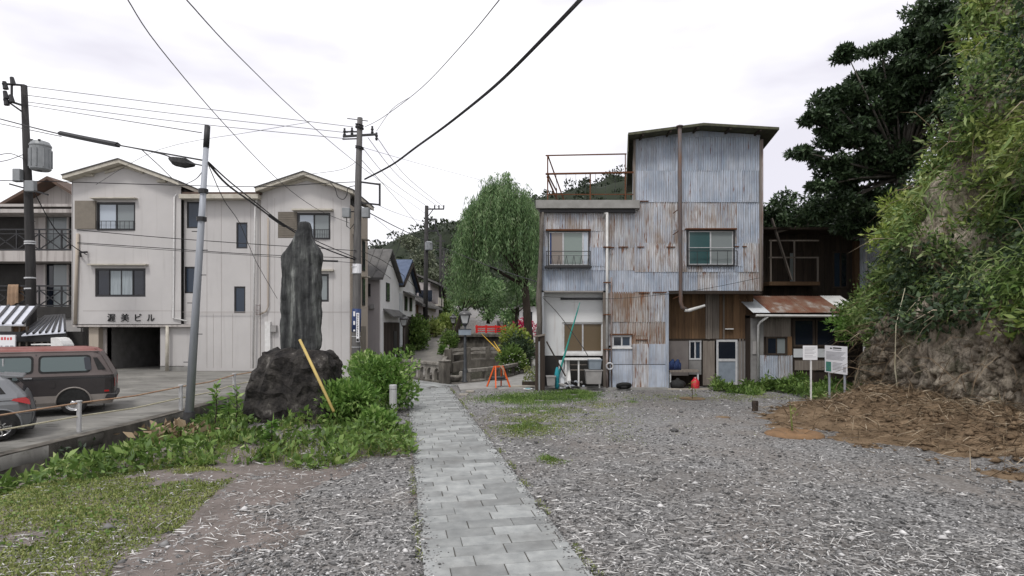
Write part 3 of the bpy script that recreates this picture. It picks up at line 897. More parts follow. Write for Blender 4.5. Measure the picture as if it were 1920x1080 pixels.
# ------------------------------------------------------------------ the corrugated iron house
YB = 23.6
SB = YB / F
bx = lambda px: (px - 960) * SB
bz = lambda py: H0 - (py - HOR) * SB
def iron_house():
    t = thing('iron_house', (bx(1220), YB, 0), 'tall blue grey corrugated iron house with rust stains and a roof terrace', 'house')
    W1 = (bx(1027), bx(1105), bz(499), bz(433))
    W2 = (bx(1288), bx(1377), bz(499), bz(431))
    W3 = (bx(1148), bx(1184), bz(651), bz(629))
    xl, xm, xr = bx(1015), bx(1190), bx(1426)
    zt = bz(394)
    # carcass behind the sheets
    core = MB()
    core.box(xl + 0.05, xm, YB + 0.16, YB + 9.0, bz(545), zt)
    core.box(xm, xr - 0.05, YB + 0.16, YB + 9.0, bz(546), bz(262))
    core.box(bx(1136), bx(1250), YB + 0.16, YB + 9.0, 0.0, bz(545))
    core.box(xl + 0.05, bx(1136), YB + 0.75, YB + 9.0, 0.0, bz(545))
    core.box(bx(1250), xr - 0.1, YB + 1.25, YB + 9.0, 0.0, bz(546))
    core.build('carcass', 'wood_dark', t)
    # front sheets, row by row
    def rows(zs, x0, x1, mats, holes, w=0.86, ragged_last=False):
        for k in range(len(zs) - 1):
            n = max(1, round((x1 - x0) / w))
            sh = random.uniform(-0.15, 0.15) if n > 2 else 0
            xs = [x0] + [x0 + (x1 - x0) * (i / n) + sh + random.uniform(-.06, .06) for i in range(1, n)] + [x1]
            for i in range(n):
                a, b = xs[i], xs[i + 1] + (0.03 if i < n - 1 else 0)
                m = mats(k, (a + b) / 2) if callable(mats) else mats
                yo = YB + 0.05 - 0.010 * ((len(zs) - k) % 2) - random.uniform(0, 0.008)
                for q in rect_minus((a, b, zs[k + 1] - 0.04, zs[k]), holes):
                    corrugated(t, *q, yo, m, ragged=0.018 if (ragged_last and k == len(zs) - 2) else 0.0)
    rows([bz(252), bz(318), bz(377), bz(455), bz(508), bz(545)], xm, xr,
         lambda k, x: 'iron_worn' if (k in (2, 3) and (x < bx(1230) or random.random() < 0.45)) or (k == 4 and random.random() < 0.4) else ('iron_brown' if k == 2 and random.random() < .15 else 'iron_blue'), [W2])
    rows([bz(396), bz(462), bz(505), bz(546)], xl, bx(1134), lambda k, x: ('iron_brown' if random.random() < .25 else 'iron_worn') if k == 0 else 'iron_blue', [W1], ragged_last=True)
    rows([bz(396), bz(462), bz(505), bz(548)], bx(1134), xm, lambda k, x: ('iron_worn', 'iron_worn', 'iron_blue')[k] if random.random() < 0.75 else ('iron_brown' if k == 0 else 'iron_blue'), [])
    rows([bz(547), bz(602), bz(646)], bx(1137), bx(1250), lambda k, x: 'iron_brown' if random.random() < .6 else 'iron_worn', [W3])
    for a, b, m in ((1143, 1186, 'iron_blue'), (1186, 1217, 'iron_worn'), (1217, 1249, 'iron_blue')):   # flat sheets at the foot
        MB().box(bx(a), bx(b) - 0.012, YB + 0.01, YB + 0.05, bz(683), bz(645 if a != 1143 else 652)).build('flat_sheet', m, t)
        MB().box(bx(a) + 0.01, bx(b), YB + 0.025, YB + 0.06, bz(726), bz(684)).build('flat_sheet', m, t)
    # left side of the house along the lane, sheets too
    for y0 in np.arange(YB + 0.1, YB + 8.6, 0.95):
        for z1, z0 in ((zt, bz(462)), (bz(460), bz(546)), (bz(548), 0.05)):
            corrugated(t, y0, y0 + 0.97, z0, z1, xl - 0.03, random.choice(['iron_blue', 'iron_worn', 'iron_brown']), axis='y')
        for z1, z0 in ((bz(252), bz(318)), (bz(316), bz(377)), (bz(375), bz(462)), (bz(460), bz(546))):
            corrugated(t, y0, y0 + 0.97, z0, z1, xr + 0.0, random.choice(['iron_blue', 'iron_worn']), axis='y')
        for z1, z0 in ((bz(252), bz(318)), (bz(316), bz(385))):
            corrugated(t, y0, y0 + 0.97, z0, z1, xm - 0.02, random.choice(['iron_blue', 'iron_worn']), axis='y')
    # corner boards
    for x in (xl - 0.03, xr + 0.0):
        MB().box(x - 0.04, x + 0.05, YB - 0.03, YB + 0.08, bz(546), zt if x < xm else bz(262)).build('corner_board', 'wood_grey', t)
    MB().box(xm - 0.05, xm + 0.03, YB - 0.03, YB + 0.08, zt + 0.05, bz(262)).build('corner_board', 'wood_grey', t)
    # tower roof: a shallow gable that sticks out
    ap, el, er = (bx(1310), bz(240)), (bx(1172), bz(258)), (bx(1448), bz(248))
    th = 0.10
    rf = MB().prism([el, ap, er, (er[0], er[1] - th), (ap[0], ap[1] - th), (el[0], el[1] - th)], YB - 0.62, YB + 9.4, 'y').build('roof', 'roof_moss', t)
    for px in (1200, 1250, 1300, 1360, 1415):
        x = bx(px); f = (x - el[0]) / (ap[0] - el[0]) if x < ap[0] else (er[0] - x) / (er[0] - ap[0])
        z = (el[1] if x < ap[0] else er[1]) * (1 - f) + ap[1] * f - th - 0.04
        MB().box(x - 0.035, x + 0.035, YB - 0.58, YB + 0.2, z - 0.045, z + 0.035).build('rafter', 'wood_dark', rf)
    fl = MB()      # hanging tin flashing at the left eave
    fl.box(el[0] - 0.01, el[0] + 0.02, YB - 0.6, YB + 8, el[1] - 0.75, el[1] - 0.05)
    fl.build('eave_flashing', 'roof_moss', rf)
    gable = MB().prism([(xm, bz(256)), (xm, bz(254)), (ap[0], ap[1] - th), (xr, er[1] - th), (xr, bz(256))], YB + 0.02, YB + 0.12, 'y').build('gable_board', 'iron_blue', t)
    # roof terrace: slab edge and pipe railing
    MB().box(bx(1004), bx(1197), YB - 0.22, YB + 8.8, bz(392), bz(377)).build('terrace_slab', 'concrete', t)
    MB().box(bx(1012), bx(1190), YB - 0.1, YB + 0.1, bz(399), bz(393)).build('terrace_gutter', 'black_metal', t)
    r = MB()
    y0 = YB + 0.05
    zs = bz(377)
    for px in (1027, 1107, 1173):
        r.bar((bx(px), y0, zs), (bx(px), y0, bz(290 if px == 1027 else 325)), 0.05)
    r.bar((bx(1173), y0, zs), (bx(1173), y0, bz(289)), 0.035)
    r.bar((bx(1023), y0, bz(291)), (bx(1175), y0, bz(288)), 0.045)
    r.bar((bx(1023), y0 - 0.03, bz(326)), (bx(1190), y0 - 0.03, bz(323)), 0.09, 0.06)
    r.bar((bx(1025), y0, bz(364)), (bx(1190), y0, bz(364)), 0.035)
    r.build('terrace_railing', 'rust', t)
    b2 = MB()
    for k in range(8):
        x = bx(1043 + k * 18.5)
        b2.bar((x, y0, zs), (x, y0, bz(326)), 0.014)
    b2.build('terrace_balusters', 'black_metal', t)
    br = MB()
    br.bar((bx(1028), y0 + 0.02, bz(292)), (bx(1058), y0 + 0.9, zs), 0.04).bar((bx(1026), y0 + 0.02, bz(330)), (bx(1046), y0 + 0.6, zs), 0.05)
    br.bar((bx(1027), y0 + 3.0, zs), (bx(1027), y0 + 3.0, bz(320)), 0.05).bar((bx(1027), y0, bz(326)), (bx(1027), y0 + 3, bz(326)), 0.05)
    br.build('railing_brace', 'rust', t)
    # windows of the upper floor
    MB().box(W1[0], W1[1], YB + 0.12, YB + 0.16, W1[2], W1[3]).build('window_back', 'dark_interior', t)
    w1 = window(t, *W1, YB - 0.03, ['glass_tan', 'glass_green', 'glass_pale'], 'frame_black', 0.045, 0.16, mids=[W1[0] + 0.05, bx(1056), bx(1093), W1[1] - 0.05])
    MB().box(W1[0] + 0.05, bx(1034), YB - 0.012, YB - 0.002, W1[2] + 0.05, W1[3] - 0.05).build('blue_curtain', 'blue_tarp', w1)
    guard_rail(t, bx(1023), bx(1106), bz(500), bz(472), YB - 0.25, n=12, style='zigzag', r=0.014)
    MB().box(bx(1021), bx(1108), YB - 0.27, YB, bz(503), bz(500)).build('balcony_shelf', 'black_metal', t)
    MB().box(W1[0] - 0.08, W1[1] + 0.06, YB - 0.12, YB + 0.03, W1[3], W1[3] + 0.06).build('window_hood', 'rust', t)
    w2 = window(t, *W2, YB - 0.05, ['glass_teal', 'glass_grey'], 'frame_black', 0.06, 0.18, mids=[W2[0] + 0.06, bx(1332), W2[1] - 0.06])
    MB().box(W2[0] + 0.05, W2[1] - 0.05, YB - 0.06, YB - 0.045, bz(465), bz(464)).build('window_bar', 'frame_alu', w2)
    guard_rail(t, W2[0] - 0.05, W2[1] + 0.05, bz(500), bz(471), YB - 0.2, n=5, r=0.014)
    MB().box(W2[0] - 0.06, W2[1] + 0.06, YB - 0.14, YB + 0.03, W2[3], W2[3] + 0.05).build('window_hood', 'rust', t)
    window(t, *W3, YB + 0.0, ['glass_dark', 'glass_navy'], 'frame_alu', 0.035, 0.1)
    MB().box(W3[0] - 0.1, W3[1] + 0.04, YB - 0.06, YB + 0.05, W3[3] + 0.02, W3[3] + 0.07).build('window_hood', 'rust', t)
    MB().box(W3[0] - 0.02, W3[1] + 0.02, YB - 0.05, YB + 0.02, W3[2] - 0.06, W3[2]).build('window_sill', 'white_paint', t)
    # ground floor left: pale wall with a sliding window, set back under the floor above
    yr = YB + 0.55
    W4 = (bx(1053), bx(1131), bz(663), bz(604))
    wall_plane(t, (xl, bx(1136), bz(668), bz(545)), [W4], yr, 'wall_pale', 0.15)
    wall_plane(t, (xl, bx(1136), 0.0, bz(668)), [], yr + 0.02, 'dark_interior', 0.1, 'recess_shade_wall')  # near-black colour paints in the shade of the recess behind the bench
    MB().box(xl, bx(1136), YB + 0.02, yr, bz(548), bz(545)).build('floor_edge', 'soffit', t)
    window(t, *W4, yr + 0.05, ['glass_brown', 'glass_brown'], 'white_paint', 0.05, 0.09)
    MB().box(bx(1052), bx(1134), yr - 0.08, yr + 0.05, bz(668), bz(664)).build('window_sill', 'white_paint', t)
    MB().box(bx(1050), bx(1133), yr - 0.06, yr, bz(561), bz(557)).build('awning_box', 'black_metal', t)
    MB().box(xl - 0.03, xl + 0.10, YB + 0.02, YB + 0.14, 0.0, bz(545)).build('post', 'sheet_pale', t)
    MB().box(bx(1131), bx(1140), YB + 0.02, YB + 0.14, 0.0, bz(545)).build('post', 'wood_grey', t)
    # ground floor right: boarded bay under the overhang
    yw = YB + 0.95
    n = 13
    for k in range(n):
        a = bx(1250) + (bx(1424) - bx(1250)) * k / n
        b = bx(1250) + (bx(1424) - bx(1250)) * (k + 1) / n
        mt = 'wood_grey' if k in (6, 7) else 'wood_brown'
        MB().box(a + 0.006, b - 0.006, yw + random.uniform(-.012, .012), yw + 0.04, bz(637), bz(549)).build('board', mt, t)
    MB().box(bx(1250), bx(1424), yw - 0.03, yw + 0.05, bz(640), bz(636)).build('lintel', 'wood_dark', t)
    MB().box(bx(1334), bx(1338), yw - 0.09, yw + 0.0, bz(637), bz(549)).build('post', 'wood_grey', t)
    MB().box(bx(1364), bx(1367), yw - 0.07, yw + 0.0, bz(637), bz(549)).build('post', 'wood_grey', t)
    MB().box(bx(1251), bx(1297), yw - 0.02, yw + 0.02, bz(708), bz(640)).build('board_panel', 'plywood', t)
    window(t, bx(1298), bx(1322), bz(677), bz(640), yw - 0.03, ['glass_dark', 'glass_navy'], 'frame_alu', 0.03, 0.06)
    MB().box(bx(1298), bx(1322), yw - 0.01, yw + 0.03, bz(706), bz(678)).build('board_panel', 'garage_wall', t)
    MB().box(bx(1325), bx(1348), yw - 0.03, yw + 0.02, bz(727), bz(638)).build('board_panel', 'wood_grey', t)
    d = MB().box(bx(1351), bx(1392), yw - 0.06, yw - 0.01, bz(726), bz(638)).build('door', 'tub_grey', t)
    fr = MB()
    for a, b, c, e in ((1351, 1355, 726, 638), (1388, 1392, 726, 638), (1355, 1388, 642, 638), (1355, 1388, 680, 675), (1355, 1388, 726, 721)):
        fr.box(bx(a), bx(b), yw - 0.085, yw - 0.06, bz(c), bz(e))
    fr.build('door_frame', 'frame_alu', d)
    MB().box(bx(1355), bx(1388), yw - 0.07, yw - 0.062, bz(675), bz(642)).build('door_pane', 'glass_dark', d)
    MB().box(bx(1393), bx(1424), yw - 0.01, yw + 0.03, 0.0, bz(640)).build('board_panel', 'garage_wall', t)
    for k in range(4):
        MB().box(bx(1396 + k * 6), bx(1398 + k * 6), yw - 0.06, yw - 0.02, 0.1, bz(636)).build('slat', 'wood_grey', t)
    MB().box(bx(1368), bx(1384), yw - 0.14, yw - 0.0, bz(618), bz(616)).build('shelf', 'white_paint', t)
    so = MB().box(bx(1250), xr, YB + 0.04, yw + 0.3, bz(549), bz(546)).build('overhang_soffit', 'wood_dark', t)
    MB().box(bx(1248), bx(1254), YB + 0.0, YB + 0.13, 0.0, bz(547)).build('post', 'iron_blue', t)
    MB().box(bx(1254), bx(1430), YB + 0.01, YB + 0.13, bz(551), bz(545)).build('beam', 'wood_dark', t)
    # plinth
    MB().box(xl - 0.05, bx(1250), YB - 0.14, YB + 0.6, -0.1, 0.085).build('plinth', 'concrete', t)
    MB().box(bx(1250), bx(1330), YB - 0.18, YB - 0.02, -0.1, 0.05).build('plinth', 'dirt_pale', t)
    # pipes
    dp = MB().tube([(bx(1137.5), YB - 0.10, bz(400)), (bx(1137.5), YB - 0.10, bz(658))], 0.055, 10)
    dp.tube([(bx(1133), YB + 0.06, bz(407)), (bx(1134.5), YB - 0.03, bz(399)), (bx(1137.5), YB - 0.10, bz(402))], 0.07, 10)
    dpo = dp.build('downpipe', 'pipe_white', t, smooth=True)
    MB().tube([(bx(1137.5), YB - 0.10, bz(656)), (bx(1137.5), YB - 0.10, 0.06)], 0.048, 10).build('downpipe_foot', 'pipe_rusty', dpo, smooth=True)
    for py in (464, 530, 590, 655):
        MB().box(bx(1131), bx(1144), YB - 0.17, YB + 0.0, bz(py) - 0.02, bz(py) + 0.02).build('pipe_clip', 'rust', dpo)
    MB().tube([(bx(1146), YB - 0.05, bz(520)), (bx(1146), YB - 0.05, 0.06)], 0.03, 8).build('thin_pipe', 'pipe_rusty', t, smooth=True)
    fl = MB().tube([P(1274.5, 238, YB - .7), P(1275, 400, YB - .7), P(1276.5, 566, YB - .7), P(1279, 576, YB - .7), P(1290, 582, YB - .7)], 0.075, 10)
    fo = fl.build('stove_pipe', 'pipe_dark', t, smooth=True)
    MB().tube([P(1284, 581, YB - .7), P(1292, 582, YB - .71), P(1322, 573, YB - .8)], [0.08, 0.07, 0.05], 10).build('pipe_elbow', 'pipe_white', fo, smooth=True)
    MB().lathe([(0.05, 0), (0.14, 0.03), (0.14, 0.06), (0.03, 0.1)], P(1274.5, 239, YB - .7), 10).build('pipe_cap', 'pipe_dark', fo)
    for py in (400, 440, 560):
        MB().bar((bx(1262), YB - 0.02, bz(py)), (P(1276, 0, YB - .7).x, YB - 0.68, bz(py - 4)), 0.025).build('pipe_strap', 'rust', fo)
    MB().tube([(bx(1428.5), YB - 0.05, bz(262)), (bx(1428.5), YB - 0.05, bz(545))], 0.035, 8).build('corner_pipe', 'pipe_rusty', t, smooth=True)
    # rust runs and nail lines read as pieces: lap strips
    for a, b, py in ((1133, 1152, 464), (1160, 1178, 463), (1195, 1208, 463), (1250, 1266, 463), (1378, 1386, 462), (1392, 1400, 462), (1200, 1216, 377), (1198, 1218, 549), (1225, 1250, 548), (1192, 1215, 637)):
        MB().box(bx(a), bx(b), YB - 0.005, YB + 0.03, bz(py) - 0.018, bz(py) + 0.018).build('lap_strip', 'rust', t)
    # the plot is skewed: the side walls run back along the lane, not square to the front
    for o in t.children_recursive:
        for vv in o.data.vertices:
            if vv.co.y > YB + 0.2:
                vv.co.x += 0.205 * (vv.co.y - YB - 0.2)
    return t
iron_house()

# ------------------------------------------------------------------ lean-to shed beside the iron house
def lean_to():
    y = YB + 0.35
    s = y / F
    X = lambda px: (px - 960) * s
    Z = lambda py: H0 - (py - HOR) * s
    t = thing('lean_to_shed', (X(1500), y, 0), 'low wooden lean-to shed with rusty tin roof beside the iron house', 'shed')
    # roof sheets: eave in front, ridge behind
    cols = [(1404, 1436, 'sheet_pale'), (1436, 1470, 'rust_roof'), (1470, 1506, 'rust_roof'), (1506, 1540, 'rust_roof'), (1540, 1574, 'rust_roof')]
    def rsheet(a, b, m, dz=0.0):
        a0, b0 = X(a), X(b)
        n = 9
        V = []
        for i in range(n * 2 + 1):
            f = i / (n * 2)
            zz = 0.012 if i % 2 else 0.0
            V += [(a0 + (b0 - a0) * f, y - 0.45, Z(587) + zz + dz), (a0 - 0.12 + (b0 - a0) * f, y + 1.2, 3.83 + zz + dz)]
        MB().add(V, [(2 * i, 2 * i + 2, 2 * i + 3, 2 * i + 1) for i in range(2 * n)]).build('roof_sheet', m, t)
    for k, (a, b, m) in enumerate(cols):
        rsheet(a, b, m, 0.008 * (k % 2))
    rsheet(1572, 1612, 'white_paint', 0.012)
    MB().box(X(1408), X(1610), y - 0.40, y + 1.1, Z(596), Z(590)).build('roof_frame', 'wood_dark', t)
    MB().tube([(X(1408), y - 0.5, Z(592)), (X(1575), y - 0.5, Z(593))], 0.05, 8).build('gutter', 'pipe_white', t)
    MB().tube([(X(1430), y - 0.48, Z(594)), (X(1420), y - 0.30, Z(604)), (X(1419), y - 0.16, Z(610)), (X(1419), y - 0.16, 0.05)], 0.05, 8).build('downpipe', 'pipe_white', t, smooth=True)
    # walls, piece by piece
    n = 9
    for k in range(n):
        a = X(1432) + (X(1483) - X(1432)) * k / n; b = X(1432) + (X(1483) - X(1432)) * (k + 1) / n
        MB().box(a + 0.004, b - 0.004, y, y + 0.04 + random.uniform(0, .015), Z(631), Z(594)).build('board', 'wood_grey', t)
    window(t, X(1436), X(1476), Z(666), Z(631), y - 0.03, ['glass_dark', 'glass_grey'], 'wood_dark', 0.05, 0.09, inner='wood_dark')
    MB().box(X(1476), X(1485), y - 0.01, y + 0.04, Z(667), Z(631)).build('board', 'wood_brown', t)
    for a, b, m in ((1424, 1458, 'iron_blue'), (1459, 1486, 'iron_worn')):
        corrugated(t, X(a), X(b), 0.05, Z(666), y - 0.01, m, amp=0.006)
    MB().box(X(1408), X(1432), y + 0.02, y + 0.05, 0.0, Z(594)).build('board_panel', 'garage_wall', t)
    MB().box(X(1411), X(1418), y - 0.02, y + 0.0, Z(664), Z(640)).build('meter_box', 'grey_plastic', t)
    # glazed right half
    for a, b in ((1488, 1528), (1530, 1568), (1570, 1612)):
        window(t, X(a), X(b), Z(650), Z(598), y, ['glass_dark'], 'wood_dark', 0.05, 0.08, inner='wood_dark')
    MB().box(X(1488), X(1612), y + 0.02, y + 0.06, 0.0, Z(652)).build('board_panel', 'wood_dark', t)
    MB().box(X(1488), X(1548), y - 0.02, y + 0.018, Z(670), Z(654)).build('pale_panel', 'sheet_pale', t)
    MB().box(X(1490), X(1545), y - 0.03, y + 0.015, Z(694), Z(676)).build('wood_panel', 'wood_grey', t)
    MB().box(X(1408), X(1616), y + 0.1, y + 3.0, 0.0, Z(592)).build('carcass', 'wood_dark', t)
    return t
lean_to()

def timber_house():
    y = 26.6
    s = y / F
    X = lambda px: (px - 960) * s
    Z = lambda py: H0 - (py - HOR) * s
    t = thing('timber_house', (X(1530), y, 0), 'dark weathered timber house with wooden balcony behind the lean-to shed', 'house')
    MB().box(X(1418), X(1606), y + 0.3, y + 6, 0.0, Z(445)).build('carcass', 'wood_dark', t)
    n = 16
    for k in range(n):
        a = X(1430) + (X(1606) - X(1430)) * k / n; b = X(1430) + (X(1606) - X(1430)) * (k + 1) / n
        MB().box(a + 0.006, b - 0.006, y + 0.26 - random.uniform(0, .02), y + 0.3, Z(560), Z(430)).build('board', 'wood_dark', t)
    window(t, X(1482), X(1512), Z(535), Z(470), y + 0.2, ['glass_grey', 'glass_dark'], 'wood_dark', 0.05, 0.05, inner='wood_dark')
    window(t, X(1566), X(1596), Z(540), Z(470), y + 0.2, ['glass_navy', 'glass_dark'], 'wood_dark', 0.05, 0.05, inner='wood_dark')
    rf = MB().prism([(y - 0.9, Z(432)), (y + 3, Z(437)), (y + 6.5, Z(440)), (y + 6.5, Z(444)), (y + 3, Z(441)), (y - 0.9, Z(436))], X(1412), X(1640), 'x').build('roof', 'wood_dark', t)
    bl = MB().box(X(1430), X(1522), y - 0.7, y + 0.25, Z(537), Z(530)).build('balcony_floor', 'wood_brown', t)
    r = MB()
    for py in (455, 486):
        r.bar((X(1430), y - 0.66, Z(py)), (X(1521), y - 0.66, Z(py)), 0.06)
    for px in (1433, 1476, 1519):
        r.bar((X(px), y - 0.66, Z(532)), (X(px), y - 0.66, Z(455 if px < 1500 else 486)), 0.06)
    r.build('balcony_rail', 'wood_grey', t)
    MB().bar((X(1433), y - 0.75, Z(415)), (X(1469), y - 0.75, Z(527)), 0.16, 0.05).build('leaning_plank', 'wood_grey', t)
    MB().bar((X(1440), y - 0.72, Z(441)), (X(1500), y - 0.72, Z(425)), 0.08).build('brace', 'wood_grey', t)
    corrugated(t, X(1612), X(1650), Z(560), Z(446), y + 0.05, 'iron_blue')
    MB().box(X(1603), X(1612), y, y + 0.2, Z(560), Z(452)).build('post', 'wood_brown', t)
    MB().tube([(X(1622), y - 0.05, Z(440)), (X(1624), y - 0.05, Z(530))], 0.035, 6).build('downpipe', 'pipe_white', t)
    return t
timber_house()

# ------------------------------------------------------------------ three storey rendered building on the left
YL = 28.0
SL = YL / F
lx = lambda px: (px - 960) * SL
lz = lambda py: H0 - (py - HOR) * SL
def rendered_building():
    t = thing('rendered_building', (lx(420), YL, 0.4), 'three storey pale rendered building with two low gables and black lettering', 'building')
    g0 = 0.30
    x1, x2, x3, x4 = lx(143), lx(345), lx(490), lx(658)
    wins = dict(A=(lx(188), lx(260), lz(434), lz(381)), B=(lx(185), lx(279), lz(557), lz(504)),
                C=(lx(350), lx(376), lz(428), lz(378)), D=(lx(443), lx(464), lz(466), lz(417)),
                E=(lx(346), lx(366), lz(550), lz(500)), Fw=(lx(439), lx(460), lz(587), lz(537)),
                I=(lx(559), lx(621), lz(450), lz(400)), J=(lx(590), lx(618), lz(566), lz(514)))
    # left gable block
    h = [wins['A'], wins['B']]
    wall_plane(t, (x1, x2, lz(609), lz(345)), h, YL - 0.25, 'plaster', 0.22)
    ap, el, er = (lx(240), lz(306)), (lx(137), lz(336)), (lx(350), lz(347))
    MB().prism([(x1, lz(345)), (x2, lz(345)), (x2, lz(343)), (ap[0], lz(312)), (x1, lz(335))], YL - 0.25, YL + 0.1, 'y').build('gable', 'plaster', t)
    th = 0.16
    rf = MB().prism([el, ap, er, (er[0], er[1] - th), (ap[0], ap[1] - th), (el[0], el[1] - th)], YL - 0.7, YL + 8, 'y').build('roof', 'trim_cream', t)
    tk = 0.05
    MB().prism([(el[0] - .03, el[1] + tk), (ap[0], ap[1] + tk), (er[0] + .03, er[1] + tk), (er[0] + .03, er[1] + 0.004), (ap[0], ap[1] + 0.004), (el[0] - .03, el[1] + 0.004)], YL - 0.74, YL + 8, 'y').build('roof_covering', 'roof_grey', rf)
    MB().prism([(ap[0] - 0.9, ap[1] - th - 0.30), (ap[0], ap[1] - th - 0.02), (ap[0] + 0.9, ap[1] - th - 0.30), (ap[0] + 0.9, ap[1] - th - 0.42), (ap[0], ap[1] - th - 0.14), (ap[0] - 0.9, ap[1] - th - 0.42)], YL - 0.32, YL - 0.26, 'y').build('gable_trim', 'trim_cream', rf)
    for sgn, a in ((-1, el), (1, er)):
        MB().box(a[0] - sgn * 1.0 - .2, a[0] - sgn * 1.0 + .2, YL - 0.4, YL - 0.26, a[1] + 0.05, a[1] + 0.16).build('eave_vent', 'trim_cream', rf)
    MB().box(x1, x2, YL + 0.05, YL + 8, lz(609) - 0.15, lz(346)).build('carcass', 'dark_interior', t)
    sm = MB().box(x1, lx(366), YL - 0.25, YL + 3.5, lz(609) - 0.1, lz(609) + 0.03).build('overhang_soffit', 'plaster_old', t)
    MB().box(x1 - 0.03, x1 + 0.02, YL - 0.25, YL + 8, lz(609), lz(340)).build('side_wall', 'plaster', t)
    # ground floor: pillar, garage, wall
    MB().box(lx(168), lx(186), YL - 0.05, YL + 0.5, g0, lz(611)).build('pillar', 'plaster_warm', t)
    MB().box(lx(186), lx(193), YL + 0.25, YL + 0.6, g0, lz(611)).build('pillar', 'plaster_old', t)
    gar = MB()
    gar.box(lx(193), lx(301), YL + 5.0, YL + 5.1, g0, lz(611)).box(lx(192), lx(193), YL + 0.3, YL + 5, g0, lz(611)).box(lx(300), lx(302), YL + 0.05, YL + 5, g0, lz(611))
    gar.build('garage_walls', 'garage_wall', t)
    MB().box(lx(225), lx(235), YL + 3.5, YL + 3.8, g0, lz(611)).build('pillar', 'plaster_old', t)
    MB().box(lx(276), lx(282), YL + 2.5, YL + 2.8, g0, lz(611)).build('pillar', 'plaster_old', t)
    MB().box(lx(301), lx(367), YL - 0.02, YL + 0.15, lz(686), lz(611)).build('garage_side_panel', 'plaster', t)
    MB().box(lx(301), lx(367), YL - 0.03, YL + 0.15, g0, lz(687)).build('skirting', 'concrete', t)
    MB().tube([(lx(318), YL - 0.22, g0), (lx(319), YL - 0.22, lz(611))], 0.075, 10).build('cream_pipe', 'trim_cream', t, smooth=True)
    # middle and right blocks, walls to the ground
    hm = [wins[k] for k in ('C', 'D', 'E', 'Fw')]
    wall_plane(t, (x2, x3, g0 - 0.4, lz(368)), hm, YL, 'plaster', 0.14)
    MB().box(x2, x3 + 0.02, YL + 0.16, YL + 8, g0, lz(368)).build('carcass', 'dark_interior', t)
    wall_plane(t, (x3, x4, g0 - 0.4, lz(372)), [wins['I'], wins['J'], (lx(523), lx(559), lz(447), lz(398))], YL - 0.12, 'plaster', 0.16)
    MB().box(x3 - 0.02, x4, YL + 0.06, YL + 3.1, g0, lz(372)).build('carcass', 'dark_interior', t)
    MB().box(x3 - 0.01, x3 + 0.02, YL - 0.12, YL + 0.05, g0 - 0.4, lz(372)).build('side_wall', 'plaster_warm', t)
    # right side wall with its narrow windows
    sw = MB()
    sw.box(x4 - 0.02, x4 + 0.02, YL - 0.12, YL + 3.2, g0 - 0.5, lz(385))
    sw.build('side_wall', 'plaster_warm', t)
    for z1, z0 in ((lz(440), lz(500)), (lz(515), lz(570))):
        for ya, yb in ((YL + 0.35, YL + 0.75), (YL + 2.0, YL + 2.5)):
            f = MB().box(x4 + 0.02, x4 + 0.06, ya, yb, z0, z1).build('window', 'frame_black', t)
            MB().box(x4 + 0.06, x4 + 0.066, ya + 0.05, yb - 0.05, z0 + 0.05, z1 - 0.05).build('pane', 'glass_dark', f)
            MB().box(x4 + 0.02, x4 + 0.3, ya - 0.1, yb + 0.1, z1 + 0.06, z1 + 0.11).build('window_hood', 'trim_cream', f)
    MB().box(x4 + 0.02, x4 + 0.05, YL + 1.8, YL + 2.7, g0, lz(612)).build('side_door', 'shutter_brown', t)
    ap2, el2, er2 = (lx(577), lz(328)), (lx(488), lz(358)), (lx(668), lz(362))
    MB().prism([(x3, lz(372)), (x4, lz(372)), (x4, lz(364)), (ap2[0], lz(334)), (x3, lz(362))], YL - 0.12, YL + 0.1, 'y').build('gable', 'plaster', t)
    rf2 = MB().prism([el2, ap2, er2, (er2[0], er2[1] - th), (ap2[0], ap2[1] - th), (el2[0], el2[1] - th)], YL - 0.6, YL + 3.6, 'y').build('roof', 'trim_cream', t)
    MB().prism([(el2[0] - .03, el2[1] + tk), (ap2[0], ap2[1] + tk), (er2[0] + .03, er2[1] + tk), (er2[0] + .03, er2[1] + 0.004), (ap2[0], ap2[1] + 0.004), (el2[0] - .03, el2[1] + 0.004)], YL - 0.64, YL + 3.6, 'y').build('roof_covering', 'roof_grey', rf2)
    MB().prism([(ap2[0] - 0.9, ap2[1] - th - 0.30), (ap2[0], ap2[1] - th - 0.02), (ap2[0] + 0.9, ap2[1] - th - 0.30), (ap2[0] + 0.9, ap2[1] - th - 0.42), (ap2[0], ap2[1] - th - 0.14), (ap2[0] - 0.9, ap2[1] - th - 0.42)], YL - 0.19, YL - 0.13, 'y').build('gable_trim', 'trim_cream', rf2)
    # roof of the middle: a brown tin slope behind an eave
    MB().prism([(YL - 0.45, lz(364)), (YL + 3.0, lz(349)), (YL + 3.0, lz(352)), (YL - 0.45, lz(368))], lx(351), lx(494), 'x').build('middle_roof', 'roof_brown', t)
    MB().box(lx(346), lx(492), YL - 0.5, YL + 0.0, lz(376), lz(368)).build('eave_box', 'trim_cream', t)
    # joints between wall panels
    for px, a, b in ((388, 690, 376), (415, 690, 376), (470, 690, 376), (503, 690, 372), (517, 690, 372), (626, 690, 372), (641, 690, 372), (436, 690, 588), (400, 690, 588)):
        yy = YL if px < 490 else YL - 0.12
        MB().box(lx(px) - 0.008, lx(px) + 0.008, yy - 0.006, yy + 0.002, lz(a), lz(b)).build('panel_joint', 'panel_line', t)
    MB().box(x2, x4, YL - 0.128, YL - 0.11, lz(585.6), lz(584.6)).build('panel_joint', 'panel_line', t)
    MB().box(x1 + 0.5, x2, YL - 0.256, YL - 0.24, lz(583.4), lz(582.6)).build('panel_joint', 'panel_line', t)
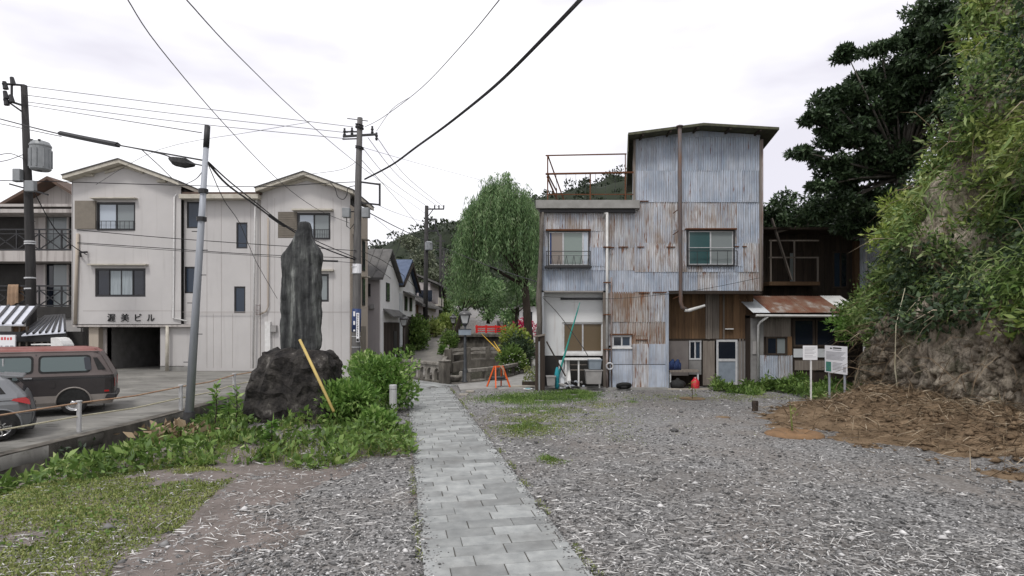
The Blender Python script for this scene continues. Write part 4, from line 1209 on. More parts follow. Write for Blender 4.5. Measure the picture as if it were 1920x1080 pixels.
    # windows
    wa = window(t, *wins['A'], YL - 0.22, ['glass_pale', 'glass_grey'], 'frame_black', 0.08, 0.12, inner='frame_black')
    guard_rail(t, wins['A'][0] + .04, wins['A'][1] - .04, lz(433), lz(416), YL - 0.29, n=8)
    MB().box(wins['A'][0] - 0.15, wins['A'][1] + 0.12, YL - 0.52, YL - 0.25, lz(376), lz(374)).build('window_hood', 'trim_cream', t)
    MB().box(lx(150), lx(188), YL - 0.34, YL - 0.25, lz(431), lz(379)).build('shutter_box', 'shutter_brown', t)
    wb = window(t, *wins['B'], YL - 0.2, ['glass_dark', 'curtain', 'curtain', 'glass_dark'], 'frame_black', 0.08, 0.12, inner='frame_black')
    MB().box(wins['B'][0] - 0.2, wins['B'][1] + 0.15, YL - 0.5, YL - 0.25, lz(499), lz(496.5)).build('window_hood', 'trim_cream', t)
    for k in 'C', 'D', 'E', 'Fw':
        window(t, *wins[k], YL + 0.02, ['glass_navy'], 'frame_black', 0.04, 0.1, inner='frame_black')
    wi = window(t, *wins['I'], YL - 0.10, ['glass_pale', 'glass_grey'], 'frame_black', 0.07, 0.12, inner='frame_black')
    guard_rail(t, lx(585), wins['I'][1] - .04, lz(449), lz(431), YL - 0.17, n=8)
    MB().box(lx(552), lx(627), YL - 0.4, YL - 0.12, lz(397), lz(394)).build('window_hood', 'trim_cream', t)
    sh = MB().box(lx(523), lx(559), YL - 0.10, YL - 0.02, lz(447), lz(398)).build('louvred_shutter', 'shutter_brown', t)
    for k in range(14):
        z = lz(446) + (lz(399) - lz(446)) * k / 14
        MB().box(lx(524), lx(558), YL - 0.125, YL - 0.10, z + 0.015, z + 0.07).build('slat', 'shutter_brown', sh)
    window(t, *wins['J'], YL - 0.10, ['glass_grey'], 'frame_black', 0.07, 0.12, inner='frame_black')
    MB().box(lx(588), lx(628), YL - 0.34, YL - 0.12, lz(509), lz(506)).build('window_hood', 'trim_cream', t)
    # pipes, meters and ladder bracket
    MB().tube([(lx(342), YL - 0.1, lz(352)), (lx(334), YL - 0.3, lz(372)), (lx(331), YL - 0.32, lz(596)), (lx(357), YL - 0.32, lz(602))], 0.04, 8).build('drain_pipe', 'white_paint', t, smooth=True)
    MB().tube([(lx(486), YL - 0.2, lz(370)), (lx(482), YL - 0.2, lz(390)), (lx(478), YL - 0.2, lz(690))], 0.045, 8).build('drain_pipe', 'white_paint', t, smooth=True)
    MB().tube([(lx(155), YL - 0.32, lz(440)), (lx(150), YL - 0.32, lz(608))], 0.07, 8).build('drain_pipe', 'plaster_warm', t, smooth=True)
    MB().tube([(lx(506), YL - 0.2, lz(410)), (lx(506), YL - 0.2, lz(575)), (lx(502), YL - 0.2, lz(584)), (lx(492), YL - 0.2, lz(589))], 0.03, 8).build('thin_pipe', 'plaster_warm', t, smooth=True)
    lb = MB()
    for px in (486, 493):
        lb.bar((lx(px), YL - 0.35, lz(591)), (lx(px), YL - 0.35, lz(571)), 0.03)
    for py in (573, 582, 590):
        lb.bar((lx(486), YL - 0.35, lz(py)), (lx(493), YL - 0.35, lz(py)), 0.03).bar((lx(486), YL - 0.35, lz(py)), (lx(486), YL - 0.1, lz(py)), 0.02)
    lb.build('ladder_bracket', 'pipe_rusty', t)
    MB().box(lx(501), lx(511), YL - 0.28, YL - 0.12, lz(660), lz(603)).build('riser_box', 'white_paint', t)
    mt = MB().box(lx(512), lx(522), YL - 0.3, YL - 0.12, lz(622), lz(610)).build('meter_box', 'grey_plastic', t)
    MB().tube([(lx(160), YL - 0.3, lz(482)), (lx(168), YL - 0.6, lz(476)), (lx(172), YL - 0.3, lz(474))], 0.05, 6).build('cable_bracket', 'black_metal', t)
    # lettering of the building name
    try:
        for ch, px in zip('渥美ビル', (216, 241, 265, 289)):
            text_mesh('lettering', ch, 0.40, (lx(px), YL - 0.27, lz(601.5)), 'print_black', t, 0.02)
    except Exception as e:
        print('TEXT', e)
    return t
rendered_building()

def balcony_building():
    y = 29.5
    s = y / F
    X = lambda px: (px - 960) * s
    Z = lambda py: H0 - (py - HOR) * s
    t = thing('balcony_building', (X(60), y, 0.4), 'dark old building with two long balconies and cross braced rails', 'building')
    MB().box(X(-140), X(152), y + 1.5, y + 8, 0.3, Z(395)).build('carcass', 'dark_interior', t)
    MB().prism([(X(-60), Z(400)), (X(150), Z(400)), (X(150), Z(382)), (X(75), Z(330)), (X(-20), Z(372)), (X(-60), Z(380))], y + 1.3, y + 1.5, 'y').build('gable', 'plaster_old', t)
    MB().prism([(X(-40), Z(392)), (X(76), Z(326)), (X(156), Z(378)), (X(156), Z(383)), (X(76), Z(332)), (X(-40), Z(398))], y + 0.4, y + 8, 'y').build('roof', 'roof_brown', t)
    MB().box(X(-140), X(154), y - 0.1, y + 1.6, Z(388), Z(383)).build('eave', 'plaster_old', t)
    MB().box(X(-140), X(154), y - 0.05, y + 1.6, Z(399), Z(392)).build('eave', 'plaster_old', t)
    for k, (zt, zb, zr) in enumerate(((400, 470, 430), (492, 575, 536))):
        # back wall of the balcony: shutters, sashes and dark openings
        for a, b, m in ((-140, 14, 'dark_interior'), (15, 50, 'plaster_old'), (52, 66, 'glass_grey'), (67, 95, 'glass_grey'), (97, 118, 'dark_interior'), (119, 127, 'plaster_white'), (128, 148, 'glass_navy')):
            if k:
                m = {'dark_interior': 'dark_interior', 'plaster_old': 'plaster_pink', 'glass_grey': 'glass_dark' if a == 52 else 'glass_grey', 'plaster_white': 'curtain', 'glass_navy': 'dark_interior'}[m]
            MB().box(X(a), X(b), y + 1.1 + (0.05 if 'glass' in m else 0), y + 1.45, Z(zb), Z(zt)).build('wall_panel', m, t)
        for px in (51, 96, 127):
            MB().box(X(px), X(px) + 0.1, y + 1.02, y + 1.12, Z(zb), Z(zt)).build('post', 'plaster_old', t)
        MB().box(X(-140), X(150), y, y + 1.5, Z(zb + 20), Z(zb)).build('balcony_slab', 'plaster_old' if k == 0 else 'dark_interior', t)
        r = MB()
        for py in (zr, zb - 2):
            r.bar((X(-140), y + 0.05, Z(py)), (X(149), y + 0.05, Z(py)), 0.07)
        r.bar((X(-140), y + 0.05, Z(zr + 8)), (X(149), y + 0.05, Z(zr + 8)), 0.04)
        for i in range(6):
            a = -96 + i * 42
            r.bar((X(a), y + 0.05, Z(zb)), (X(a), y + 0.05, Z(zr)), 0.06)
            r.bar((X(a), y + 0.05, Z(zb - 2)), (X(a + 42), y + 0.05, Z(zr + 8)), 0.045).bar((X(a), y + 0.05, Z(zr + 8)), (X(a + 42), y + 0.05, Z(zb - 2)), 0.045)
        r.build('balcony_rail', 'black_metal', t)
    MB().box(X(-140), X(150), y + 0.2, y + 1.5, 0.3, Z(595)).build('ground_floor_wall', 'garage_wall', t)
    for a, b in ((52, 104), (106, 148)):
        MB().box(X(a), X(b), y + 0.12, y + 0.2, Z(660), Z(600)).build('shop_panel', 'grey_plastic', t)
    return t
balcony_building()

# a bundle of bedding over the lower balcony rail
o = MB()
yc_ = 29.42
xa_, xb_ = P(12, 0, 29.4).x, P(33, 0, 29.4).x
nx_, prof_ = 12, [(.22, 566), (.20, 552), (.12, 538), (.05, 533), (-.05, 533), (-.12, 538), (-.16, 550), (-.15, 571)]
vs_ = []
for k in range(nx_ + 1):
    f_ = k / nx_
    for j, (dy_, py_) in enumerate(prof_):
        fold_ = .035 * math.sin(f_ * 17 + j * .4)
        vs_.append((xa_ + (xb_ - xa_) * f_ + .03 * math.sin(j * 1.3), yc_ + .13 + dy_ + fold_ * (dy_ < 0), P(0, py_ + (3 * math.sin(f_ * 5) if j in (0, 7) else 0), 29.4).z))
m_ = len(prof_)
o.add(vs_, [(k * m_ + j, (k + 1) * m_ + j, (k + 1) * m_ + j + 1, k * m_ + j + 1) for k in range(nx_) for j in range(m_ - 1)])
tag(o.build('hanging_cloth', 'planter', smooth=True), 'crumpled beige cloth hung over the lower balcony rail', 'cloth')

# ------------------------------------------------------------------ striped roof stall behind the van
def stall():
    y = 21.0
    s = y / F
    X = lambda px: (px - 960) * s
    Z = lambda py: H0 - (py - HOR) * s
    t = thing('striped_roof_stall', (X(60), y, 0.1), 'small stall with striped white standing seam roof behind the brown van', 'stall')
    def ribroof(pts_eave, pts_ridge, n):
        (x0, z0), (x1, z1) = pts_eave
        (u0, w0), (u1, w1) = pts_ridge
        sl = MB().add([(x0, y - 0.5, z0), (x1, y - 0.5, z1), (u1, y + 1.6, w1), (u0, y + 1.6, w0), (x0, y - 0.5, z0 - .06), (x1, y - 0.5, z1 - .06), (u1, y + 1.6, w1 - .06), (u0, y + 1.6, w0 - .06)],
                      [(0, 1, 2, 3), (7, 6, 5, 4), (0, 4, 5, 1), (1, 5, 6, 2), (2, 6, 7, 3), (3, 7, 4, 0)]).build('roof', 'sheet_white', t)
        for k in range(n + 1):
            f = k / n
            MB().bar((x0 + (x1 - x0) * f, y - 0.52, z0 + (z1 - z0) * f + .02), (u0 + (u1 - u0) * f, y + 1.6, w0 + (w1 - w0) * f + .02), 0.07, 0.07).build('roof_seam', 'frame_black', sl)
    ribroof([(X(-100), Z(610)), (X(66), Z(607))], [(X(-170), Z(570)), (X(2), Z(571))], 9)
    ribroof([(X(62), Z(627)), (X(143), Z(621))], [(X(20), Z(592)), (X(56), Z(590))], 7)
    MB().box(X(-100), X(134), y - 0.3, y - 0.2, Z(640), Z(622)).build('fascia', 'frame_black', t)
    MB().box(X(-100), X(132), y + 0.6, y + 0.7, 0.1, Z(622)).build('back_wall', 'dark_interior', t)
    for px in (33, 47, 60, 75, 88, 100, 132):
        MB().box(X(px) - .02, X(px) + .02, y - 0.25, y - 0.2, 0.1, Z(612 if px < 62 else 628)).build('post', 'wood_grey', t)
    for py in (640, 655):
        MB().box(X(33), X(132), y - 0.24, y - 0.21, Z(py) - .012, Z(py) + .012).build('rail', 'wood_grey', t)
    MB().box(X(33), X(60), y - 0.2, y - 0.14, Z(622), Z(612)).build('board', 'wood_brown', t)
    return t
stall()
def stall_sign():
    y = 20.3
    t = MB().box(P(-30, 0, y).x, P(28, 0, y).x, y, y + 0.05, P(0, 658, y).z, P(0, 628, y).z).build('stall_sign', 'sign_white')
    tag(t, 'white board with red lettering standing behind the van roof', 'sign')
    rr = random.Random(3)
    for k in range(9):
        x = -26 + k * 5.6
        MB().box(P(x, 0, y).x, P(x + 3.6, 0, y).x, y - .004, y + .01, P(0, 637.5, y).z, P(0, 632 + rr.random(), y).z).build('red_letter', 'print_red', t)
    for k in range(6):
        x = -26 + k * 9
        MB().box(P(x, 0, y).x, P(x + rr.uniform(3, 7), 0, y).x, y - .004, y + .01, P(0, 651, y).z, P(0, 649 - rr.random() * 2, y).z).build('grey_letter', 'print_grey', t)
    mb = MB().box(P(-28, 0, y).x, P(-26, 0, y).x, y + .06, y + .1, -0.1, P(0, 640, y).z).box(P(24, 0, y).x, P(26, 0, y).x, y + .06, y + .1, -0.1, P(0, 640, y).z)
    mb.build('sign_post', 'wood_grey', t)
stall_sign()
def side_table():
    y = 20.0
    t = MB().box(P(58, 0, y).x, P(100, 0, y).x, y, y + 0.5, P(0, 647, y).z, P(0, 645, y).z).build('plank_table', 'white_paint')
    tag(t, 'thin white table top on legs beyond the van roof', 'table')
    for px in (74, 91):
        MB().box(P(px, 0, y).x, P(px + 1.5, 0, y).x, y + .1, y + .14, 0.0, P(0, 647, y).z).build('leg', 'wood_grey', t)
    pts = [(104, 650), (104, 633), (110, 632.5), (117, 634), (122, 639), (126, 646), (127, 650)]
    c = MB().prism([(P(a, b, 19.8).x, P(a, b, 19.8).z) for a, b in pts], 19.6, 20.1, 'y').build('vent_hood', 'white_paint')
    tag(c, 'curved white hood on a stand between stall and van', 'vent hood')
    MB().box(P(106, 0, 19.8).x, P(125, 0, 19.8).x, 19.65, 20.05, 0.0, P(0, 650.5, 19.8).z).build('stand', 'garage_wall', c)
side_table()

# ------------------------------------------------------------------ houses along the lane
def lane_houses():
    # first house: pinkish front, white street side with black boarding, gable to the lane
    t = thing('lane_house', (-7.8, 36, 0.1), 'white lane house with grey roof and black boarded ground floor', 'house')
    X0, Y0, Y1 = -7.44, 33.0, 38.6
    z = lambda py, Y: H0 - (py - HOR) * Y / F
    ze = 5.35
    MB().box(-12, X0 - 0.02, Y0, Y0 + 0.2, 0.0, ze).build('front_wall', 'plaster_pink', t)
    MB().box(-12, X0, Y0 + 0.2, Y1, 0.0, ze - 0.1).build('carcass', 'plaster_white', t)
    yr = (Y0 + Y1) / 2 - 0.6
    # roof ridge runs across, gable faces the lane
    MB().prism([(Y0, ze - .1), (yr, 6.9), (Y1, ze - .1)], -12, X0 + 0.01, 'x').build('gable', 'plaster_white', t)
    rf = MB().prism([(Y0 - 0.45, ze - 0.25), (yr, 7.0), (Y1 + 0.4, ze - 0.25), (Y1 + 0.4, ze - 0.12), (yr, 7.15), (Y0 - 0.45, ze - 0.12)], -12, X0 + 0.28, 'x').build('roof', 'roof_grey', t)
    for k in range(9):
        x = -11.6 + k * 0.48
        MB().bar((x, Y0 - 0.44, ze - 0.09), (x, yr, 7.18), 0.05, 0.05).build('roof_batten', 'roof_grey', rf)
    # black boards of the ground floor, street side
    n = 18
    for k in range(n):
        a, b = Y0 + 1.0 + (Y1 - Y0 - 1.0) * k / n, Y0 + 1.0 + (Y1 - Y0 - 1.0) * (k + 1) / n
        MB().box(X0, X0 + 0.04 + random.uniform(0, .012), a + .008, b - .008, 0.05, 2.75).build('board', 'wood_dark', t)
    MB().box(X0 + 0.05, X0 + 0.09, Y0 + 3.6, Y0 + 4.4, 0.1, 2.2).build('door', 'black_metal', t)
    MB().prism([(X0, 3.45), (X0 + 0.55, 3.05), (X0 + 0.55, 3.12), (X0, 3.55)], Y0 + 0.9, Y1, 'y').build('pent_roof', 'roof_grey', t)
    f = MB().box(X0, X0 + 0.05, Y0 + 1.6, Y0 + 2.5, 4.0, 5.1).build('window', 'frame_black', t)
    MB().box(X0 + 0.05, X0 + 0.06, Y0 + 1.65, Y0 + 2.45, 4.05, 5.05).build('pane', 'glass_dark', f)
    MB().box(-8.05, -7.95, Y0 - 0.12, Y0, 4.2, 4.9).build('cable_bracket', 'black_metal', t)
    MB().box(-7.95, -7.7, Y0 - 0.2, Y0, 3.5, 3.75).build('meter_box', 'grey_plastic', t)
    MB().box(-12, X0 - 0.03, Y0 - 0.02, Y0 + 0.02, 0.0, 0.15).build('skirting', 'frame_black', t)
    # second house: blue roof
    t = thing('lane_house', (-7.7, 42, 0.5), 'narrow white lane house under a faded blue roof', 'house')
    X0, Y0, Y1 = -7.5, 38.9, 45.5
    MB().box(-13, X0, Y0, Y1, 0.2, 5.3).build('wall', 'plaster_white', t)
    yr = (Y0 + Y1) / 2
    MB().prism([(Y0, 5.3), (yr, 6.9), (Y1, 5.3)], -13, X0 + 0.01, 'x').build('gable', 'plaster_white', t)
    rf = MB().prism([(Y0 - 0.35, 5.2), (yr, 7.15), (Y1 + 0.5, 5.1), (Y1 + 0.5, 5.25), (yr, 7.3), (Y0 - 0.35, 5.35)], -13, X0 + 0.35, 'x').build('roof', 'roof_blue', t)
    MB().prism([(Y0 - 0.1, 5.28), (yr, 7.05), (Y1 + 0.4, 5.18), (Y1 + 0.4, 5.02), (yr, 6.8), (Y0 - 0.1, 5.1)], X0 + 0.30, X0 + 0.42, 'x').build('barge_board', 'wood_dark', rf)
    for ya in (Y0 + 2.0, Y0 + 4.0):
        f = MB().box(X0, X0 + 0.06, ya, ya + 0.9, 3.6, 4.6).build('window', 'wood_dark', t)
        MB().box(X0 + 0.06, X0 + 0.07, ya + .06, ya + .84, 3.66, 4.54).build('pane', 'glass_dark', f)
    MB().prism([(X0, 4.85), (X0 + 0.6, 4.6), (X0 + 0.6, 4.66), (X0, 4.95)], Y0 + 1.5, Y1, 'y').build('pent_roof', 'roof_grey', t)
    MB().box(X0, X0 + 0.06, Y0 + 0.1, Y0 + 1.0, 0.4, 4.7).build('grey_panel', 'sheet_pale', t)
    MB().box(X0, X0 + 0.05, Y0 + 1.2, Y1, 0.4, 3.2).build('boarding', 'wood_dark', t)
    # third: long low house with tiled roof
    t = thing('lane_house', (-8, 52, 1.2), 'low brown lane house with broad weathered tiled roof', 'house')
    X0, Y0, Y1 = -7.75, 46.6, 60.0
    MB().box(-15, X0, Y0, Y1, 0.8, 4.4).build('wall', 'plaster_pink', t)
    MB().prism([(X0 + 0.7, 4.2), (-10.5, 6.0), (-15, 4.2), (-15, 4.05), (-10.5, 5.82), (X0 + 0.7, 4.05)], Y0 - 0.4, Y1, 'y').build('roof', 'roof_grey', t)
    rr = MB()
    for k in range(26):
        rr.bar((X0 + 0.7, Y0 - 0.3 + k * 0.5, 4.22), (-10.5, Y0 - 0.3 + k * 0.5, 6.02), 0.12, 0.06)
    rr.build('tile_rows', 'roof_grey', t)['kind'] = 'stuff'
    MB().prism([(X0 + 0.3, 4.1), (-10.5, 5.7), (-13, 4.7), (-13, 4.1)], Y0 - 0.05, Y0 + 0.1, 'y').build('gable', 'wood_brown', t)
    MB().box(X0, X0 + 0.06, Y0 + 1, Y0 + 3.2, 1.2, 3.6).build('lattice_door', 'wood_dark', t)
    MB().box(X0, X0 + 0.06, Y0 + 4, Y0 + 8.0, 1.7, 3.5).build('lattice_window', 'wood_dark', t)
    MB().box(X0 + 0.2, X0 + 0.35, Y0 - 0.3, Y0 - 0.15, 0.9, 4.1).build('post', 'wood_brown', t)
    # fourth, at the bend
    t = thing('lane_house', (-9.5, 66, 2.2), 'small brown house with balcony far up the lane', 'house')
    X0, Y0, Y1 = -8.2, 61.0, 72.0
    MB().box(-17, X0 - 0.3, Y0, Y1, 1.5, 7.0).build('wall', 'plaster_pink', t)
    MB().prism([(X0 + 0.5, 7.0), (-12, 8.8), (-17, 7.0), (-17, 6.8), (-12, 8.6), (X0 + 0.5, 6.8)], Y0 - 0.4, Y1, 'y').build('roof', 'roof_grey', t)
    MB().box(X0 - 0.3, X0 + 0.5, Y0 + 0.5, Y0 + 5, 4.6, 4.75).build('balcony_floor', 'trim_cream', t)
    MB().box(X0 + 0.45, X0 + 0.5, Y0 + 0.5, Y0 + 5, 4.75, 5.5).build('balcony_rail', 'trim_cream', t)
    for k in range(3):
        MB().box(-10.5 + k * 0.8, -9.9 + k * 0.8, Y0 - 0.05, Y0, 5.0, 6.2).build('window', 'glass_dark', t)
    # far house on the other bank
    t = thing('bank_house', (4, 62, 2.0), 'grey roofed house beyond the willow on the right bank', 'house')
    MB().box(0.8, 9, 64, 72, 1.5, 4.6).build('wall', 'plaster_white', t)
    MB().prism([(0.2, 4.5), (4.5, 6.6), (9.5, 4.5), (9.5, 4.3), (4.5, 6.4), (0.2, 4.3)], 63.2, 72, 'y').build('roof', 'roof_grey', t)
    for k in range(4):
        MB().box(1.2 + k * 1.6, 2.2 + k * 1.6, 63.95, 64.0, 2.8, 4.0).build('window', 'glass_dark', t)
lane_houses()

# ------------------------------------------------------------------ canal: parapet, railings, bridges
def parapet():
    A, B = Vector((-2.98, 25.85, 0.0)), Vector((-7.35, 31.2, 0.0))
    d = (B - A).normalized()
    n = Vector((-d.y, d.x, 0))
    t = thing('stone_parapet', A, 'weathered stone parapet with a row of arched openings beside the forecourt', 'parapet')
    g = 0.02
    MB().bar(A + Vector((0, 0, 0.45)), A + Vector((0, 0, 0.46)), 0.1).build('core', 'old_stone', t)
    p = MB()
    p.add([A + d * u + n * w + Vector((0, 0, z)) for z in (0, 0.98) for u, w in ((-.19, -.19), (.19, -.19), (.19, .19), (-.19, .19))],
          [(0, 1, 2, 3), (7, 6, 5, 4), (0, 4, 5, 1), (1, 5, 6, 2), (2, 6, 7, 3), (3, 7, 4, 0)])
    p.build('end_pillar', 'old_stone', t, bevel=0.02)
    c = MB()
    c.add([A + d * u + n * w + Vector((0, 0, z)) for z in (0.985, 1.05) for u, w in ((-.22, -.22), (.22, -.22), (.22, .22), (-.22, .22))],
          [(0, 3, 2, 1), (4, 5, 6, 7), (0, 1, 5, 4), (1, 2, 6, 5), (2, 3, 7, 6), (3, 0, 4, 7)])
    c.build('pillar_cap', 'rail_stone', t, bevel=0.02)
    L = (B - A).length
    MB().bar(A + d * 0.19 + Vector((0, 0, 0.86)), B + Vector((0, 0, 0.86)), 0.30, 0.13).build('top_rail', 'rail_stone', t, bevel=0.02)
    MB().bar(A + d * 0.19 + Vector((0, 0, 0.05)), B + Vector((0, 0, 0.05)), 0.26, 0.10).build('bottom_rail', 'old_stone', t)
    # piers with half arches between them
    step, w = 0.62, 0.085
    k = 0
    while 0.19 + (k + 1) * step < L:
        u0 = 0.19 + k * step
        poly = [(u0, 0.10)]
        # arch panel: solid above a round headed opening
        r = step / 2 - w
        cx = u0 + step / 2
        out = [(u0, 0.10), (u0, 0.795), (u0 + step, 0.795), (u0 + step, 0.10), (cx + r, 0.10)]
        for i in range(0, 9):
            a = math.pi * i / 8
            out.append((cx + r * math.cos(a), 0.42 + r * 1.1 * math.sin(a)))
        out.append((cx - r, 0.10))
        vs, m = [], len(out)
        for s in (-0.08, 0.08):
            vs += [A + d * u + n * s + Vector((0, 0, z)) for u, z in out]
        MB().add(vs, [tuple(range(m)), tuple(range(2 * m - 1, m - 1, -1))] + [(i, i + m, (i + 1) % m + m, (i + 1) % m) for i in range(m)]).build('arch_panel', 'rail_stone', t)
        k += 1
parapet()

def low_rail(line, name, label, h=0.62, topw=0.24, mat='rail_stone', step=0.85):
    pts = []
    for (x0, y0), (x1, y1) in zip(line[:-1], line[1:]):
        n = max(1, int(math.hypot(x1 - x0, y1 - y0) / 0.8))
        pts += [(x0 + (x1 - x0) * k / n, y0 + (y1 - y0) * k / n) for k in range(n)]
    pts.append(line[-1])
    # smooth the corners
    for _ in range(2):
        pts = [pts[0]] + [((a[0] + 2 * b[0] + c[0]) / 4, (a[1] + 2 * b[1] + c[1]) / 4) for a, b, c in zip(pts[:-2], pts[1:-1], pts[2:])] + [pts[-1]]
    P3 = [Vector((x, y, float(Hraw(x, y)))) for x, y in pts]
    t = thing(name, P3[0], label, 'railing')
    for a, b in zip(P3[:-1], P3[1:]):
        e = (b - a).normalized() * 0.004
        MB().bar(a + Vector((0, 0, h - 0.08)) + e, b + Vector((0, 0, h - 0.08)) - e, topw, 0.16).build('rail_stone', mat, t, bevel=0.015)
    for a in P3:
        MB().box(a.x - 0.09, a.x + 0.09, a.y - 0.09, a.y + 0.09, a.z - 0.1, a.z + h - 0.165).build('post', 'old_stone', t)
    MB().tube([p + Vector((0, 0, 0.05)) for p in P3], 0.09, 6).build('kerb', 'rail_stone', t)
    return t
low_rail([(-1.95, 26.35), (-1.15, 27.15), (-0.22, 29.0), (0.65, 32.0), (0.95, 36.0), (0.85, 40.0)], 'canal_railing', 'low curved stone railing along the near right side of the canal')
low_rail([(-4.1, 35.8), (-4.6, 42.0), (-5.1, 48.0), (-6.2, 58.0)], 'canal_railing', 'low stone railing on the street side of the canal', 0.5)

def stone_bridge():
    y = 35.0
    z0 = float(Hraw(0, y))
    t = thing('stone_bridge', (-1.5, y, z0), 'small arched stone footbridge with open rails across the canal', 'bridge')
    x0, x1 = -3.75, 0.85
    n = 12
    def arch(f):
        return 0.28 * math.sin(math.pi * f)
    top = [(x0 + (x1 - x0) * k / n, z0 + 0.12 + arch(k / n)) for k in range(n + 1)]
    bot = [(x, z - 0.42 - 0.18 * (1 - math.sin(math.pi * k / n))) for k, (x, z) in enumerate(top)]
    MB().prism(top + bot[::-1], y, y + 1.8, 'y').build('deck', 'old_stone', t)
    for yy in (y + 0.02, y + 1.62):
        for hgt, th in ((0.92, 0.11), (0.66, 0.09)):
            pts = [(x, z + hgt * 0.92 - arch(k / n) * 0.6) for k, (x, z) in enumerate(top)]
            MB().prism(pts + [(x, z - th) for x, z in pts[::-1]], yy, yy + 0.18, 'y').build('rail', 'rail_stone', t)
        for k in (0, 3, 6, 9, 12):
            x, z = top[k]
            MB().box(x - 0.13, x + 0.13, yy - 0.03, yy + 0.21, z - 0.05, z + 0.88 - arch(k / n) * 0.6).build('post', 'old_stone', t)
    for x in (x0 - 0.05, x1 + 0.05):
        MB().box(x - 0.22, x + 0.22, y - 0.2, y + 0.24, z0 - 0.4, z0 + 1.0).build('end_pillar', 'old_stone', t, bevel=0.02)
    MB().prism([(y - 0.1, z0 + 0.6), (y - 3.0, z0 + 0.25), (y - 3.0, z0 - 0.2), (y - 0.1, z0 - 0.2)], x0 - 0.28, x0 - 0.06, 'x').build('wing_wall', 'rail_stone', t)
stone_bridge()

def red_bridge():
    y = 60.0
    zd = P(0, 625, y).z
    t = thing('red_bridge', (-2.2, y, zd), 'bright red railed footbridge further up the canal', 'bridge')
    xa, xb = P(893, 0, y).x, P(947, 0, y).x
    MB().box(xa - 2.5, xb + 1.5, y, y + 1.6, zd - 0.35, zd).build('deck', 'old_stone', t)
    MB().box(xa - 2.5, xb + 1.5, y - 0.03, y, zd - 0.12, zd + 0.04).build('deck_edge', 'rail_stone', t)
    for yy in (y + 0.08, y + 1.5):
        for z in (0.16, 0.36, 0.52):
            MB().box(xa, xb, yy - 0.03, yy + 0.03, zd + z, zd + z + 0.06).build('rail', 'red_paint', t)
        MB().box(xa - 0.1, xb + 0.1, yy - 0.05, yy + 0.05, zd + 0.60, zd + 0.76).build('hand_rail', 'red_paint', t)
        for k in range(4):
            x = xa + (xb - xa) * k / 3
            MB().box(x - 0.07, x + 0.07, yy - 0.07, yy + 0.07, zd, zd + 0.84).build('post', 'red_paint', t)
    MB().box(-9, 3.5, y + 0.4, y + 1.2, -1.9, zd - 0.36).build('abutment_wall', 'old_stone', t)
red_bridge()

# stone basin and planter at the foot of the lamp
c = G(851, 716)
b = MB().lathe([(0.22, 0.0), (0.34, 0.10), (0.40, 0.22), (0.40, 0.27), (0.33, 0.27), (0.30, 0.20)], (c.x, c.y, 0.0), 16).build('stone_basin', 'rail_stone', smooth=False)
tag(b, 'round shallow stone basin at the foot of the parapet pillar', 'basin')
c = G(861, 717)
b = MB().box(c.x - 0.02, c.x + 0.30, c.y + 0.1, c.y + 0.45, 0.0, 0.48).build('kerb_block', 'rail_stone', bevel=0.03)
tag(b, 'square stone block beside the near street lamp', 'stone block')

# ------------------------------------------------------------------ street lamps
def street_lamp(loc, h, label, mat, sign=None):
    x, y, z = loc
    t = thing('street_lamp', loc, label, 'street lamp', 'old style street lamps')
    MB().lathe([(0.17, 0), (0.17, 0.06), (0.125, 0.12), (0.12, 0.55), (0.10, 0.60), (0.075, 0.66), (0.065, h * 0.5), (0.055, h - 0.78)], (x, y, z), 12).build('pole', mat, t, smooth=True)
    MB().lathe([(0.05, h - 0.80), (0.10, h - 0.74), (0.13, h - 0.70), (0.13, h - 0.67)], (x, y, z), 12).build('collar', mat, t)
    g = MB()
    def sq(r, zz):
        return [(x + r * sx, y + r * sy, z + zz) for sx, sy in ((-1, -1), (1, -1), (1, 1), (-1, 1))]
    g.add(sq(0.115, h - 0.66) + sq(0.20, h - 0.30), [(0, 1, 5, 4), (1, 2, 6, 5), (2, 3, 7, 6), (3, 0, 4, 7), (0, 3, 2, 1), (4, 5, 6, 7)])
    go = g.build('lantern_glass', 'lamp_glass', t)
    fr = MB()
    for (a, b) in zip(sq(0.12, h - 0.67), sq(0.207, h - 0.30)):
        fr.bar(a, b, 0.026)
    for ring in (sq(0.12, h - 0.665), sq(0.207, h - 0.30)):
        for i in range(4):
            fr.bar(ring[i], ring[(i + 1) % 4], 0.026)
    fr.build('lantern_frame', mat, go)
    MB().lathe([(0.30, h - 0.29), (0.30, h - 0.26), (0.24, h - 0.17), (0.14, h - 0.12), (0.11, h - 0.10), (0.11, h - 0.075), (0.13, h - 0.06), (0.07, h - 0.01), (0.03, h + 0.02)], (x, y, z), 16).build('cap', 'lamp_cap', t, smooth=True)
    if sign:
        MB().box(x - 0.28, x + 0.28, y - 0.14, y - 0.10, z + sign, z + sign + 0.24).build('name_plate', 'tub_grey', t)
        MB().box(x - 0.29, x + 0.29, y - 0.15, y - 0.09, z + sign + 0.24, z + sign + 0.28).build('plate_trim', mat, t)
    return t
c = G(872, 717.5)
street_lamp((c.x, c.y, 0.0), 3.33, 'tall black street lamp with name plate at the near canal corner', 'lamp_metal', 2.14)
street_lamp((-6.62, 36.0, 0.22), 3.0, 'brown street lamp beside the leafy garden wall, left of the lane', 'lamp_brown')
street_lamp((P(850, 0, 44).x, 44.0, 0.77), 2.62, 'dark street lamp on the canal bank behind the nearest lamp', 'lamp_brown', 1.0)
street_lamp((2.95, 43.5, 0.72), 2.6, 'small street lamp half hidden behind the willow trunk', 'lamp_metal')

